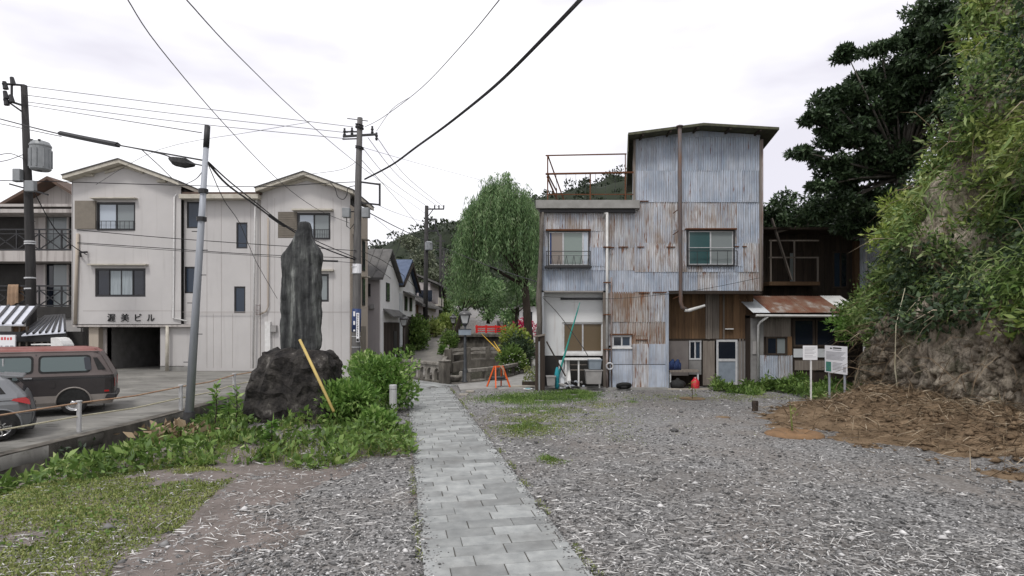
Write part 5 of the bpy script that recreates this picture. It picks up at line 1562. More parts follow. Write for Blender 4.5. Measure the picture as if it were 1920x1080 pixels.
# ------------------------------------------------------------------ orange trestle barrier
def trestle():
    c = Vector((-0.56, 24.3, 0.03))
    t = thing('trestle_barrier', c, 'orange folding trestle with dark grey tray on the walkway', 'trestle')
    hgt = 0.86
    for sx in (-1, 1):
        for sy in (-1, 1):
            MB().bar(c + Vector((sx * 0.17, sy * 0.04, hgt)), c + Vector((sx * 0.34 , sy * 0.36, 0.0)), 0.055, 0.055).build('leg', 'orange_paint', t)
    MB().bar(c + Vector((-0.22, 0, hgt - 0.02)), c + Vector((0.22, 0, hgt - 0.02)), 0.09, 0.06).build('top_bar', 'orange_paint', t)
    for sy in (-1, 1):
        MB().bar(c + Vector((-0.30, sy * 0.24, 0.30)), c + Vector((0.30, sy * 0.24, 0.30)), 0.04, 0.04).build('cross_bar', 'black_metal', t)
    MB().box(c.x - 0.26, c.x + 0.26, c.y - 0.2, c.y + 0.2, c.z + 0.32, c.z + 0.42).build('tray', 'lamp_metal', t, bevel=0.03)
    t.rotation_euler = (0, 0, math.radians(32))
    MB().tube([c + Vector((0.1, -0.05, hgt + 0.02)), c + Vector((0.17, -0.12, hgt - 0.12)), c + Vector((0.13, -0.2, hgt - 0.38)), c + Vector((0.16, -0.18, hgt - 0.2)), c + Vector((0.05, -0.06, hgt + 0.01))], 0.025, 6).build('rope', 'rope_rust', t)
trestle()

# ------------------------------------------------------------------ monument
def lumpy(name, rings, mat, parent, seg=20, seed=1, jit=0.05, smooth=False, ex=3.2, facet=False):
    """closed rock surface through elliptical rings (cx, cy, z, rx, ry)"""
    r = np.random.default_rng(seed)
    V, Fi = [], []
    ph = r.normal(scale=jit, size=(len(rings), seg))
    k1 = r.normal(scale=jit * 1.4, size=seg)
    for i, (cx, cy, z, rx, ry) in enumerate(rings):
        for k in range(seg):
            a = 2 * math.pi * k / seg
            # a squared-off outline
            ca, sa = math.cos(a), math.sin(a)
            q = 1.0 / max((abs(ca) ** ex + abs(sa) ** ex) ** (1 / ex), 1e-3)
            m = q * (1 + ph[i, k] + k1[k])
            V.append((cx + rx * ca * m, cy + ry * sa * m, z + r.normal(scale=jit * 0.4)))
    n = len(rings)
    for i in range(n - 1):
        for k in range(seg):
            a, b = i * seg + k, i * seg + (k + 1) % seg
            Fi.append((a, b, b + seg, a + seg))
    Fi.append(tuple(range(seg))[::-1]); Fi.append(tuple((n - 1) * seg + k for k in range(seg)))
    o = MB().add(V, Fi).build(name, mat, parent, smooth)
    sd = o.modifiers.new('round', 'SUBSURF'); sd.levels = sd.render_levels = 2
    tx = bpy.data.textures.new(name + '_relief', 'CLOUDS'); tx.noise_scale = 0.4; tx.noise_depth = 4
    dp = o.modifiers.new('relief', 'DISPLACE'); dp.texture = tx; dp.strength = jit * 3.4; dp.mid_level = 0.5
    t2 = bpy.data.textures.new(name + '_chips', 'VORONOI'); t2.noise_scale = 0.42; t2.distance_metric = 'DISTANCE'; t2.weight_1 = -1.0; t2.weight_2 = 1.0
    sd.levels = sd.render_levels = 3
    d2 = o.modifiers.new('chips', 'DISPLACE'); d2.texture = t2; d2.strength = jit * 2.4; d2.mid_level = 0.4
    if facet:
        dc = o.modifiers.new('facets', 'DECIMATE'); dc.ratio = 0.10 if facet is True else facet
    o.data.polygons.foreach_set('use_smooth', np.full(len(o.data.polygons), not facet))
    return o
def monument():
    Y = 15.4
    s = Y / F
    X = lambda px: (px - 960) * s
    Z = lambda py: H0 - (py - HOR) * s
    t = thing('stone_monument', (X(556), Y, 0.1), 'tall dark standing stone set on a rough black boulder', 'monument')
    def ring(pl, pr, py, ry, cy=Y):
        return ((X(pl) + X(pr)) / 2, cy, Z(py), (X(pr) - X(pl)) / 2, ry)
    # upper stone: outline read row by row
    lumpy('standing_stone', [ring(*a) for a in ((525, 602, 668, .24), (526, 602, 640, .24), (526, 601, 600, .24), (527, 602, 560, .24), (528, 602, 520, .23), (528, 602, 497, .22), (528, 603, 484, .22), (537, 602, 468, .20), (548, 589, 452, .18), (556, 585, 438, .17), (559, 582, 423, .16), (560, 581, 418, .15), (563, 577, 414, .08))],
          'stele_stone', t, 20, 4, 0.024, ex=6.0, facet=.22)
    lumpy('boulder_base', [ring(*a) for a in ((478, 650, 815, .85), (468, 648, 795, .9), (470, 642, 765, .9), (473, 640, 735, .86), (479, 638, 705, .82), (487, 634, 680, .75), (499, 626, 662, .64), (515, 612, 653, .5), (530, 596, 650, .3))],
          'boulder', t, 22, 9, 0.075, facet=.09)
monument()
o = MB().tube([P(562, 637, 14.45), P(592, 700, 14.15), P(626, 772, 13.7)], [0.034, 0.038, 0.034], 8).build('bamboo_pole', 'bamboo', smooth=True)
tag(o, 'yellow bamboo pole leaning against the monument boulder', 'bamboo pole')

# ------------------------------------------------------------------ bollards
def bollard(px, py, label, h):
    c = G(px, py, 0.0)
    t = thing('bollard', c, label, 'bollard', 'bollards beside the path')
    MB().lathe([(0.105, -0.05), (0.105, h - 0.13)], c, 14).build('post', 'bollard_grey', t)
    MB().lathe([(0.095, h - 0.13), (0.095, h - 0.11)], c, 14).build('groove', 'grey_plastic', t)
    MB().lathe([(0.108, h - 0.11), (0.108, h - 0.02), (0.10, h)], c, 14).build('cap', 'bollard_grey', t)
bollard(737, 783, 'nearer of two short grey bollards at the bush', 0.92)
bollard(740, 770, 'rear of two short grey bollards at the bush', 1.0)

# ------------------------------------------------------------------ car park fence
def park_fence():
    t = thing('pipe_fence', G(148, 815, -0.2), 'low white post fence with two slack rusty rails along the ditch', 'fence')
    pts = [(-13.2, 9.0), (-11.07, 15.0), (-10.05, 17.8), (-9.75, 20.6), (-9.5, 23.4)]
    tops = []
    for i, (x, y) in enumerate(pts):
        z = float(Hraw(x, y)) + 0.02
        MB().lathe([(0.055, 0), (0.055, 0.76), (0.07, 0.765), (0.07, 0.80)], (x, y, z), 10).build('post', 'bollard_grey', t)
        tops.append(Vector((x, y, z)))
    for nm, hh, m in (('top_rail', 0.74, 'rope_rust'), ('lower_rail', 0.40, 'rope_cream')):
        for a, b in zip(tops[:-1], tops[1:]):
            mid = (a + b) / 2
            MB().tube([a + Vector((0, 0, hh)), mid + Vector((0, 0, hh - 0.05)), b + Vector((0, 0, hh))], 0.022, 6).build(nm, m, t)
park_fence()

# ------------------------------------------------------------------ slim steel pole on the bank
def slim_pole():
    a, b = P(352, 815, 13.9), P(389, 236, 13.9)
    a.z = -0.05
    t = thing('steel_pole', a, 'slim leaning grey steel pole with black foot on the bank', 'pole')
    q = lambda f: a + (b - a) * f
    MB().tube([q(0.0), q(0.08)], [0.135, 0.13], 12).build('black_sleeve', 'rubber', t, smooth=True)
    MB().tube([q(0.08), q(0.6), q(0.93)], [0.10, 0.08, 0.062], 12).build('shaft', 'steel_pole', t, smooth=True)
    MB().tube([q(0.93), q(1.0)], [0.07, 0.066], 12).build('top_cap', 'black_metal', t, smooth=True)
    for f in (0.70, 0.79):
        MB().tube([q(f) - Vector((0, 0, .05)), q(f) + Vector((0, 0, .05))], 0.11, 10).build('band', 'black_metal', t)
    for f, s in ((0.24, -1), (0.33, 1), (0.43, -1), (0.52, 1), (0.60, 1), (0.66, -1)):
        p = q(f)
        MB().bar(p, p + Vector((0.2 * s, -0.02, 0)), 0.018).build('step_bolt', 'black_metal', t)
slim_pole()

# ------------------------------------------------------------------ utility poles
def insulator(t, p, up=True, h=0.22):
    s = 1 if up else -1
    MB().lathe([(0.03, 0), (0.06, 0.04 * s), (0.04, 0.08 * s), (0.065, 0.12 * s), (0.04, 0.16 * s), (0.05, h * s)], p, 8).build('insulator', 'black_metal', t)
def utility_poles():
    # left pole with transformer
    y = 24.0
    Q = lambda px, py, dy=0.0: P(px, py, y + dy)
    t = thing('utility_pole', (Q(60, 700).x, y, 0.1), 'utility pole at far left carrying a big grey transformer can', 'utility pole')
    MB().tube([Vector((Q(61, 0).x, y, 0.0)), Q(57, 480), Q(52, 330), Q(45, 160)], [0.19, 0.17, 0.145, 0.11], 12).build('shaft', 'pole_dark', t, smooth=True)
    MB().bar(Q(4, 157, -.6), Q(46, 160, 0), 0.07).build('cross_arm', 'black_metal', t)
    MB().bar(Q(6, 186, -.6), Q(50, 200, 0), 0.07).build('cross_arm', 'black_metal', t)
    MB().bar(Q(22, 160, -.4), Q(22, 192, -.4), 0.06).build('arm_post', 'black_metal', t)
    MB().bar(Q(14, 190, -.5), Q(48, 214, 0), 0.05).build('arm_brace', 'black_metal', t)
    for px, py in ((8, 160), (22, 152), (9, 178), (10, 190), (20, 185)):
        MB().tube([Q(px, py - 7, -.5), Q(px + 3, py + 7, -.5)], [0.07, 0.10], 8).build('insulator', 'black_metal', t)
    c = Q(76, 320, -0.15)
    r = 0.36
    tr = MB().lathe([(0.30, 0), (r, 0.05), (r, 0.95), (0.38, 0.98), (0.38, 1.02), (0.30, 1.16), (0.05, 1.24)], (c.x, c.y, c.z), 18).build('transformer', 'transformer', t, smooth=False)
    for k in range(10):
        a = 2 * math.pi * k / 10
        MB().box(c.x + (r + .01) * math.cos(a) - .02, c.x + (r + .01) * math.cos(a) + .02, c.y + (r + .01) * math.sin(a) - .02, c.y + (r + .01) * math.sin(a) + .02, c.z + 0.12, c.z + 0.85).build('cooling_fin', 'transformer', tr)
    for dx in (-.15, .15):
        MB().lathe([(0.03, 0), (0.06, .05), (.04, .1), (.05, .2)], (c.x + dx, c.y - .25, c.z + 1.0), 8).build('bushing', 'black_metal', tr)
    MB().bar(Q(56, 312), c + Vector((0, 0, -0.02)), 0.10, 0.08).build('transformer_bracket', 'black_metal', t)
    for a, b, py0, py1 in ((36, 50, 320, 344), (58, 76, 342, 362)):
        MB().box(Q(a, 0).x, Q(b, 0).x, y - 0.35, y - 0.15, Q(0, py1).z, Q(0, py0).z).build('switch_box', 'transformer', t, bevel=0.02)
    MB().bar(Q(18, 345, -.3), Q(90, 365, -.3), 0.06).build('cross_arm', 'black_metal', t)
    for py in (452, 456, 520, 540):
        MB().tube([Q(56.5, py), Q(56.6, py + 2.5)], 0.2, 12).build('band', 'frame_alu', t)
    for k in range(6):
        f = 640 - k * 45
        MB().bar(Q(58, f), Q(66 if k % 2 else 50, f), 0.022).build('step_bolt', 'black_metal', t)
    # middle pole in front of the rendered building
    y2 = 27.0
    Q2 = lambda px, py, dy=0.0: P(px, py, y2 + dy)
    t = thing('utility_pole', (Q2(668, 0).x, y2, 0.1), 'concrete utility pole with crossarm beside the rendered building, dark sleeve with white labels', 'utility pole')
    MB().tube([Vector((Q2(667, 0).x, y2, 0.0)), Q2(668, 640), Q2(669.5, 480), Q2(672, 330), Q2(675, 221)], [0.20, 0.195, 0.18, 0.15, 0.12], 14).build('shaft', 'pole_concrete', t, smooth=True)
    MB().tube([Q2(667.6, 622), Q2(669, 579)], [0.208, 0.205], 14).build('black_sleeve', 'blue_tarp', t, smooth=True)
    for py, hh in ((584, 9), (602, 7), (618, 3)):
        MB().box(Q2(665, 0).x, Q2(668.2, 0).x, y2 - 0.235, y2 - 0.20, Q2(0, py + hh).z, Q2(0, py).z).build('paper_label', 'sign_white', t)
    pl = MB().box(Q2(670.5, 0).x, Q2(676, 0).x, y2 - 0.24, y2 - 0.21, Q2(0, 641).z, Q2(0, 587).z).build('number_plate', 'sign_white', t)
    rr = random.Random(5)
    for k in range(10):
        py = 589 + k * 4.3
        for j in range(3):
            a = 671.3 + rr.random() * 1.2
            MB().box(Q2(a, 0).x, Q2(a + 1.6 + rr.random(), 0).x, y2 - 0.246, y2 - 0.238, Q2(0, py + j * 1.1 + .7).z, Q2(0, py + j * 1.1).z).build('letter_stroke', 'print_black', pl)
    MB().box(Q2(671, 0).x, Q2(675.5, 0).x, y2 - 0.247, y2 - 0.238, Q2(0, 640).z, Q2(0, 634.5).z).build('letter_block', 'print_black', pl)
    for py in (630, 650, 500, 512):
        MB().tube([Q2(668, py + 1.2), Q2(668, py)], 0.215, 12).build('band', 'frame_alu', t)
    MB().tube([Q2(669.3, 512), Q2(669.6, 495)], 0.20, 12).build('sign_band', 'sign_white', t)
    MB().bar(Q2(643, 256), Q2(704, 252), 0.09).build('cross_arm', 'black_metal', t)
    MB().bar(Q2(645, 247), Q2(672, 247), 0.06).build('cross_arm', 'black_metal', t)
    MB().bar(Q2(642, 261, -.15), Q2(672, 260), 0.05).build('cross_arm', 'black_metal', t)
    for px, py in ((646, 248), (660, 247), (698, 244), (706, 256)):
        MB().lathe([(0.04, -.18), (0.075, -.10), (0.045, -.04), (0.075, 0.03), (0.045, 0.1), (0.05, 0.18)], Q2(px, py), 8).build('insulator', 'black_metal', t)
    for py in (234, 238, 240, 275, 278):
        MB().tube([Q2(674, py + 1), Q2(674.2, py)], 0.2, 10).build('band', 'black_metal', t)
    MB().bar(Q2(651, 222), Q2(690, 227), 0.03).build('lightning_arm', 'black_metal', t)
    for py in (338, 384):
        pass
    rk = MB()
    rk.bar(Q2(674, 341), Q2(712, 346), 0.07).bar(Q2(712, 344), Q2(712, 386), 0.08).bar(Q2(712, 384), Q2(674, 380), 0.07).bar(Q2(690, 343, .5), Q2(712, 345, .5), 0.05).bar(Q2(690, 382, .5), Q2(712, 384, .5), 0.05)
    rk.build('cable_rack', 'black_metal', t)
    for a, b in ((644, 658), (680, 694)):
        bb = MB().box(Q2(a, 0).x, Q2(b, 0).x, y2 - 0.25, y2 + 0.05, Q2(0, 409).z, Q2(0, 391).z).build('junction_box', 'transformer', t, bevel=0.02)
    MB().bar(Q2(644, 397, .1), Q2(694, 397, .1), 0.05).build('cross_arm', 'black_metal', t)
    MB().tube([Q2(650, 409), Q2(650, 424, -.2), Q2(657, 429, -.2), Q2(664, 420, -.2)], 0.02, 6).build('loop_cable', 'cable', t)
    for k in range(9):
        f = 560 - k * 22
        MB().bar(Q2(669, f), Q2(676 if k % 2 else 662, f), 0.022).build('step_bolt', 'black_metal', t)
    # pole up the lane
    y3 = 48.0
    Q3 = lambda px, py, dy=0.0: P(px, py, y3 + dy)
    t = thing('utility_pole', (Q3(797, 0).x, y3, 1.0), 'dark utility pole up the lane with crossarm and small transformer', 'utility pole')
    MB().tube([Vector((Q3(797, 0).x, y3, 0.9)), Q3(800, 386)], [0.22, 0.15], 10).build('shaft', 'pole_dark', t, smooth=True)
    for py in (392, 411, 433):
        MB().bar(Q3(797, py), Q3(832 if py == 392 else 818, py), 0.10).build('cross_arm', 'black_metal', t)
    for px in (815, 823, 832):
        MB().tube([Q3(px, 393), Q3(px, 385)], [0.05, 0.07], 6).build('insulator', 'black_metal', t)
    MB().bar(Q3(816, 412), Q3(816, 434), 0.08).build('arm_post', 'black_metal', t)
    MB().bar(Q3(803, 405), Q3(812, 393), 0.06).build('arm_brace', 'black_metal', t)
    MB().bar(Q3(815, 420), Q3(823, 442), 0.12).build('fuse', 'black_metal', t)
    MB().lathe([(0.28, 0), (0.3, .05), (.3, .62), (.2, .72)], (Q3(805, 0).x, y3 - .3, Q3(0, 470).z), 10).build('transformer', 'transformer', t)
    # twin poles further on
    for px, Y, py in ((826, 64, 440), (832, 72, 470)):
        t = thing('utility_pole', (P(px, 0, Y).x, Y, float(Hraw(0, Y))), 'distant thin utility pole at the bend of the lane, %s' % ('nearer of two' if Y == 64 else 'farther of two'), 'utility pole')
        MB().tube([Vector((P(px, 0, Y).x, Y, float(Hraw(0, Y)))), P(px, py, Y)], [0.2, 0.14], 8).build('shaft', 'pole_dark', t, smooth=True)
        for k in range(3):
            MB().bar(P(px - 9, py + 12 + k * 16, Y), P(px + 9, py + 12 + k * 16, Y), 0.12).build('cross_arm', 'black_metal', t)
utility_poles()

# ------------------------------------------------------------------ overhead lines
def wire(pts, r, label, mat='wire', name='overhead_wire', group=None):
    """pts: (px, py, depth) along the run; smoothed into a hanging line"""
    Pp = [P(*p) if len(p) == 3 else Vector(p[:3]) for p in pts]
    out = []
    n = len(Pp)
    for i in range(n - 1):
        p0, p1, p2, p3 = Pp[max(i - 1, 0)], Pp[i], Pp[i + 1], Pp[min(i + 2, n - 1)]
        for k in range(5):
            u = k / 5
            out.append(0.5 * ((2 * p1) + (p2 - p0) * u + (2 * p0 - 5 * p1 + 4 * p2 - p3) * u * u + (3 * p1 - p0 - 3 * p2 + p3) * u ** 3))
    out.append(Pp[-1])
    o = MB().tube(out, r, 5).build(name, mat)
    return tag(o, label, 'cable' if 'cable' in name else 'wire', group)
wire([(50, 162, 24), (360, 201, 25.5), (662, 238, 27)], 0.013, 'topmost wire running from the transformer pole to the crossarm pole', group='wires between the tall poles')
wire([(46, 178, 23.9), (350, 216, 25.4), (652, 249, 27)], 0.013, 'second wire from the top between transformer pole and crossarm pole', group='wires between the tall poles')
wire([(50, 191, 23.8), (350, 230, 25.3), (648, 260, 27)], 0.013, 'third wire from the top between transformer pole and crossarm pole', group='wires between the tall poles')
wire([(50, 197, 24), (220, 224, 19), (378, 249, 13.9)], 0.012, 'wire slanting from the transformer pole to the top of the steel pole')
wire([(0, 223, 23), (115, 252, 20.5), (265, 280, 17), (388, 302, 13.95)], 0.022, 'black cable from the left edge to the steel pole', 'cable', 'overhead_cable')
wire([(0, 232, 23.2), (115, 256, 20.6)], 0.014, 'short lower cable running into the thick sleeve at left', 'cable', 'overhead_cable')
wire([(113, 250, 20.55), (165, 261, 19.4), (221, 272, 18.1)], 0.085, 'thick black cable sleeve hung on the line at left', 'cable', 'cable_sleeve')
wire([(221, 272, 18.1), (300, 288, 16.2), (335, 301, 15.3), (388, 312, 13.95)], 0.018, 'sagging cable carrying the black splice box', 'cable', 'overhead_cable')
def splice_box():
    o = MB().tube([P(319, 297, 15.55), P(330, 303, 15.35), P(348, 306, 15.1), P(362, 309, 14.9)], [0.05, 0.12, 0.13, 0.06], 8).build('splice_box', 'rubber')
    tag(o, 'lumpy black splice box hanging by the steel pole', 'splice box')
splice_box()
wire([(265, 280, 17), (300, 312, 20), (330, 340, 24), (349, 346, 27.6)], 0.014, 'drop wire from the cable to the left gable eave')
wire([(349, 345, 27.6), (368, 335, 20), (386, 312, 14.0)], 0.014, 'looping wire from the left gable eave up to the steel pole')
wire([(391, 306, 13.9), (425, 345, 16), (470, 378, 19), (525, 418, 22.5), (600, 462, 25), (668, 488, 26.9)], 0.03, 'pair of thick cables dropping from the steel pole behind the monument', 'cable', 'overhead_cable')
wire([(391, 304, 13.9), (430, 340, 16), (480, 380, 19), (535, 422, 22.5), (600, 455, 25), (668, 484, 26.9)], 0.02, 'upper twin of the cables that pass behind the monument', 'cable', 'overhead_cable')
wire([(505, 404, 21.4), (522, 416, 22.3), (534, 424, 22.9)], 0.06, 'black cable joint just left of the standing stone tip', 'cable', 'cable_sleeve')
wire([(391, 310, 13.9), (420, 375, 17), (450, 420, 20), (480, 490, 24), (520, 560, 27.8)], 0.011, 'thin stay wire falling from the steel pole across the facade')
wire([(240, 0, 9.0), (300, 90, 11), (420, 232, 15), (530, 345, 20), (600, 395, 24), (655, 418, 26.8)], 0.010, 'thin wire from the upper left sky to the junction boxes')
wire([(350, 0, 9.0), (450, 108, 13), (580, 232, 19), (700, 330, 28), (800, 402, 47.8)], 0.011, 'thin wire crossing high over the building towards the lane pole')
wire([(936, 0, 12), (870, 80, 16), (790, 165, 21), (718, 220, 25), (684, 238, 27)], 0.012, 'thin wire from the top of the picture to the crossarm pole')
wire([(768, 183, 22.1), (735, 205, 24), (706, 246, 27)], 0.010, 'forked lower branch of the wire into the crossarm pole')
wire([(1140, -60, 8.0), (1087, 0, 10), (1020, 70, 11.8), (960, 131, 13.5), (920, 168, 15), (875, 205, 17), (830, 240, 19), (780, 276, 22), (735, 309, 24.5), (684, 336, 27)], 0.04, 'thick twisted black cable sweeping down from the top to the crossarm pole', 'cable', 'overhead_cable')
wire([(-30, 338, 23), (120, 341, 24.5), (320, 347, 26.3), (490, 350, 26.6), (600, 344, 26.8), (668, 341, 27)], 0.018, 'nearly level cable across both gables to the crossarm pole', 'cable', 'overhead_cable')
wire([(620, 344, 26.9), (628, 352, 26.9), (633, 368, 26.8), (643, 374, 26.8), (650, 366, 26.8), (653, 352, 26.9), (668, 348, 27)], 0.018, 'slack cable loop hanging left of the cable rack', 'cable', 'overhead_cable')
wire([(490, 350, 26.6), (560, 330, 26), (640, 318, 27), (672, 300, 27)], 0.010, 'thin wire rising along the right gable to the pole')
wire([(145, 431, 24), (300, 445, 25), (480, 458, 26), (668, 470, 26.8)], 0.016, 'upper telephone line across the facade between second and third floor', 'cable', 'overhead_cable')
wire([(145, 455, 24), (300, 465, 25), (480, 477, 26), (668, 484, 26.8)], 0.016, 'lower telephone line across the facade below the first', 'cable', 'overhead_cable')
wire([(145, 457, 24), (300, 468, 25), (480, 479.5, 26), (668, 493, 26.8)], 0.012, 'thin line just under the lower telephone line')
wire([(60, 352, 24), (100, 425, 25), (135, 460, 27), (163, 478, 27.6)], 0.02, 'cable from the transformer pole down to the bracket on the wall', 'cable', 'overhead_cable')
wire([(604, 489, 26.5), (634, 490, 26.7)], 0.045, 'short black line joint right of the standing stone', 'cable', 'cable_sleeve')
for k, (a, b, c, d, lab) in enumerate(((706, 256, 832, 388, 'outermost'), (690, 258, 822, 388, 'second'), (676, 272, 812, 394, 'third'))):
    wire([(a, b, 27), ((a + c) / 2 - 6, (b + d) / 2 + 10, 36), (c, d, 48)], 0.014, '%s wire from the crossarm pole down to the lane pole' % lab, group='wires up the lane')
wire([(678, 300, 27), (742, 372, 35), (800, 440, 47.8)], 0.014, 'lower wire from the crossarm pole to the lane pole')
wire([(676, 275, 27), (790, 308, 33), (920, 343, 44), (1010, 372, 60)], 0.009, 'faint wire leaving the crossarm pole to the right')
wire([(694, 400, 27), (752, 430, 34), (800, 452, 47.8)], 0.024, 'black cable from the right junction box to the lane pole', 'cable', 'overhead_cable')
wire([(712, 386, 27), (745, 400, 30), (800, 418, 47.8)], 0.010, 'thin wire from the cable rack towards the lane pole')
wire([(702, 408, 27.5), (740, 440, 40), (790, 490, 60)], 0.012, 'thin wire from the right junction box down the lane')
wire([(805, 456, 47.8), (840, 468, 42), (920, 500, 30), (1012, 530, 23.5)], 0.020, 'dark cable from the lane pole to the corner of the iron house', 'cable', 'overhead_cable')
wire([(757, 428, 36), (745, 470, 36), (730, 490, 35), (705, 508, 33)], 0.016, 'hanging service cable above the white lane house', 'cable', 'overhead_cable')
wire([(676, 470, 27), (720, 490, 31), (760, 520, 40), (798, 560, 47.8)], 0.016, 'telephone cable from the crossarm pole along the lane', 'cable', 'overhead_cable')
wire([(676, 480, 27), (710, 505, 31), (750, 535, 40), (798, 570, 47.8)], 0.013, 'lower telephone cable along the lane', 'cable', 'overhead_cable')
wire([(45, 298, 24), (20, 288, 22), (-10, 292, 20)], 0.014, 'upper short wire from the transformer pole off to the left')
wire([(45, 289, 24), (15, 300, 22), (-20, 306, 20)], 0.014, 'lower short wire from the transformer pole off to the left')
wire([(180, 346, 25), (300, 280, 23), (480, 246, 22), (580, 229, 21)], 0.008, 'very thin wire rising from the left gable to the right')
wire([(1018, 558, 23.4), (1048, 590, 23.3), (1085, 640, 23.2), (1103, 668, 23.2)], 0.014, 'black cable slanting down across the pale wall of the iron house')
wire([(1018, 556, 23.4), (1150, 560, 23.4), (1300, 545, 23.3), (1424, 521, 23.4)], 0.010, 'thin service wire strung along the front of the iron house')

# ------------------------------------------------------------------ vehicles
def vehicle(t, x_rear, y_near, z0, rows, parts, glass_rows=None, fr=(0, .012, .05, .5, .95, .988, 1), fw=(.84, .95, 1, 1, 1, .94, .80)):
    """rows: (z, half width, x from rear at tail, x from rear at nose); parts: (name, first row, last row, material). Nose points to -X."""
    W = max(r[1] for r in rows)
    yc = y_near + W
    def pt(i, k, side):
        z, hw, xr, xf = rows[i]
        x = xr + (xf - xr) * fr[k]
        return (x_rear - x, yc + side * hw * fw[k], z0 + z)
    objs = {}
    nk = len(fr)
    for name, a, b, m in parts:
        mb = MB()
        for side in (-1, 1):
            vs = [pt(i, k, side) for i in range(a, b + 1) for k in range(nk)]
            fs = []
            for i in range(b - a):
                for k in range(nk - 1):
                    q = (i * nk + k, i * nk + k + 1, (i + 1) * nk + k + 1, (i + 1) * nk + k)
                    fs.append(q if side < 0 else q[::-1])
            mb.add(vs, fs)
        for k in (0, nk - 1):           # tail and nose
            vs = [pt(i, k, s) for i in range(a, b + 1) for s in (-1, 1)]
            mb.add(vs, [(2 * i, 2 * i + 1, 2 * i + 3, 2 * i + 2) for i in range(b - a)])
        if b == len(rows) - 1:          # top
            vs = [pt(b, k, s) for k in range(nk) for s in (-1, 1)]
            mb.add(vs, [(2 * k, 2 * k + 1, 2 * k + 3, 2 * k + 2) for k in range(nk - 1)])
        o = mb.build(name, m, t, smooth=False)
        if True:
            sm = o.modifiers.new('weld', 'WELD'); sm.merge_threshold = 0.001
            bv = o.modifiers.new('bevel', 'BEVEL'); bv.width = 0.03; bv.segments = 2; bv.limit_method = 'ANGLE'; bv.angle_limit = math.radians(35)
        objs[name] = o
    def side_y(z):
        zs = [r[0] for r in rows]; hw = [r[1] for r in rows]
        return yc - float(np.interp(z, zs, hw))
    return objs, side_y

def side_panel(t, name, pts, x_rear, z0, side_y, mat, off=0.008, thick=0.006):
    """plate lying on the near flank; pts = (x from rear, z)"""
    vs = [(x_rear - x, side_y(z) - off, z0 + z) for x, z in pts] + [(x_rear - x, side_y(z) - off + thick, z0 + z) for x, z in pts]
    n = len(pts)
    return MB().add(vs, [tuple(range(n)), tuple(range(2 * n - 1, n - 1, -1))] + [(i, i + n, (i + 1) % n + n, (i + 1) % n) for i in range(n)]).build(name, mat, t)

def rrect(x0, x1, z0, z1, r=0.06, skew=0.0):
    out = []
    for cx, cz, a0 in ((x1 - r, z1 - r, 0), (x0 + r, z1 - r, 90), (x0 + r, z0 + r, 180), (x1 - r, z0 + r, 270)):
        for k in range(4):
            a = math.radians(a0 + 30 * k)
            z = cz + r * math.sin(a)
            out.append((cx + r * math.cos(a) + skew * (z - z0), z))
    return out

def wheel(t, x, y, z, r, spokes=0, w=0.19):
    mb = MB()
    n = 24
    prof = [(r * 0.66, 0), (r * 0.96, 0.0), (r, 0.03), (r, w - 0.03), (r * 0.96, w), (r * 0.66, w)]
    vs = [(x + rr * math.cos(2 * math.pi * k / n), y + d, z + rr * math.sin(2 * math.pi * k / n)) for rr, d in prof for k in range(n)]
    fs = [(i * n + k, i * n + (k + 1) % n, (i + 1) * n + (k + 1) % n, (i + 1) * n + k) for i in range(len(prof) - 1) for k in range(n)]
    wo = mb.add(vs, fs).build('wheel', 'rubber', t, smooth=True)
    rm = MB()
    if spokes:
        prof = [(r * 0.66, 0.0), (r * 0.60, 0.02), (r * 0.60, w)]
        vs = [(x + rr * math.cos(2 * math.pi * k / n), y + d, z + rr * math.sin(2 * math.pi * k / n)) for rr, d in prof for k in range(n)]
        rm.add(vs, [(i * n + k, i * n + (k + 1) % n, (i + 1) * n + (k + 1) % n, (i + 1) * n + k) for i in range(2) for k in range(n)])
        for k in range(spokes):
            a = 2 * math.pi * k / spokes
            rm.bar((x + .05 * math.cos(a), y + .015, z + .05 * math.sin(a)), (x + r * .64 * math.cos(a + .08), y + .02, z + r * .64 * math.sin(a + .08)), 0.03, 0.03)
        vs = [(x + r * .08 * math.cos(2 * math.pi * k / 10), y + .0, z + r * .08 * math.sin(2 * math.pi * k / 10)) for k in range(10)]
        rm.add(vs, [tuple(range(10))])
        MB().add([(x + r * .6 * math.cos(2 * math.pi * k / n), y + .07, z + r * .6 * math.sin(2 * math.pi * k / n)) for k in range(n)], [tuple(range(n))]).build('brake_disc', 'black_metal', wo)
    else:
        prof = [(r * 0.66, 0.0), (r * 0.60, 0.015), (r * 0.55, 0.05), (r * 0.30, 0.03), (r * 0.26, -0.01), (r * 0.12, -0.025), (0.005, -0.03)]
        vs = [(x + rr * math.cos(2 * math.pi * k / n), y + d, z + rr * math.sin(2 * math.pi * k / n)) for rr, d in prof for k in range(n)]
        rm.add(vs, [(i * n + k, i * n + (k + 1) % n, (i + 1) * n + (k + 1) % n, (i + 1) * n + k) for i in range(len(prof) - 1) for k in range(n)])
    rm.build('rim', 'chrome', wo, smooth=not spokes)
    return wo

def arch(t, x_rear, xc, zc, r, z0, side_y, mat_lip):
    """dark wheel well with its lip"""
    pts = [(xc + r * math.cos(math.radians(a)), zc + r * math.sin(math.radians(a))) for a in range(-10, 191, 10)]
    side_panel(t, 'wheel_well', [(x, max(z, 0.18)) for x, z in pts], x_rear, z0, side_y, 'rubber', 0.012, 0.05)
    MB().tube([(x_rear - x, side_y(z) - 0.012, z0 + z) for x, z in pts if z > 0.22], 0.022, 6).build('arch_lip', mat_lip, t, smooth=True)

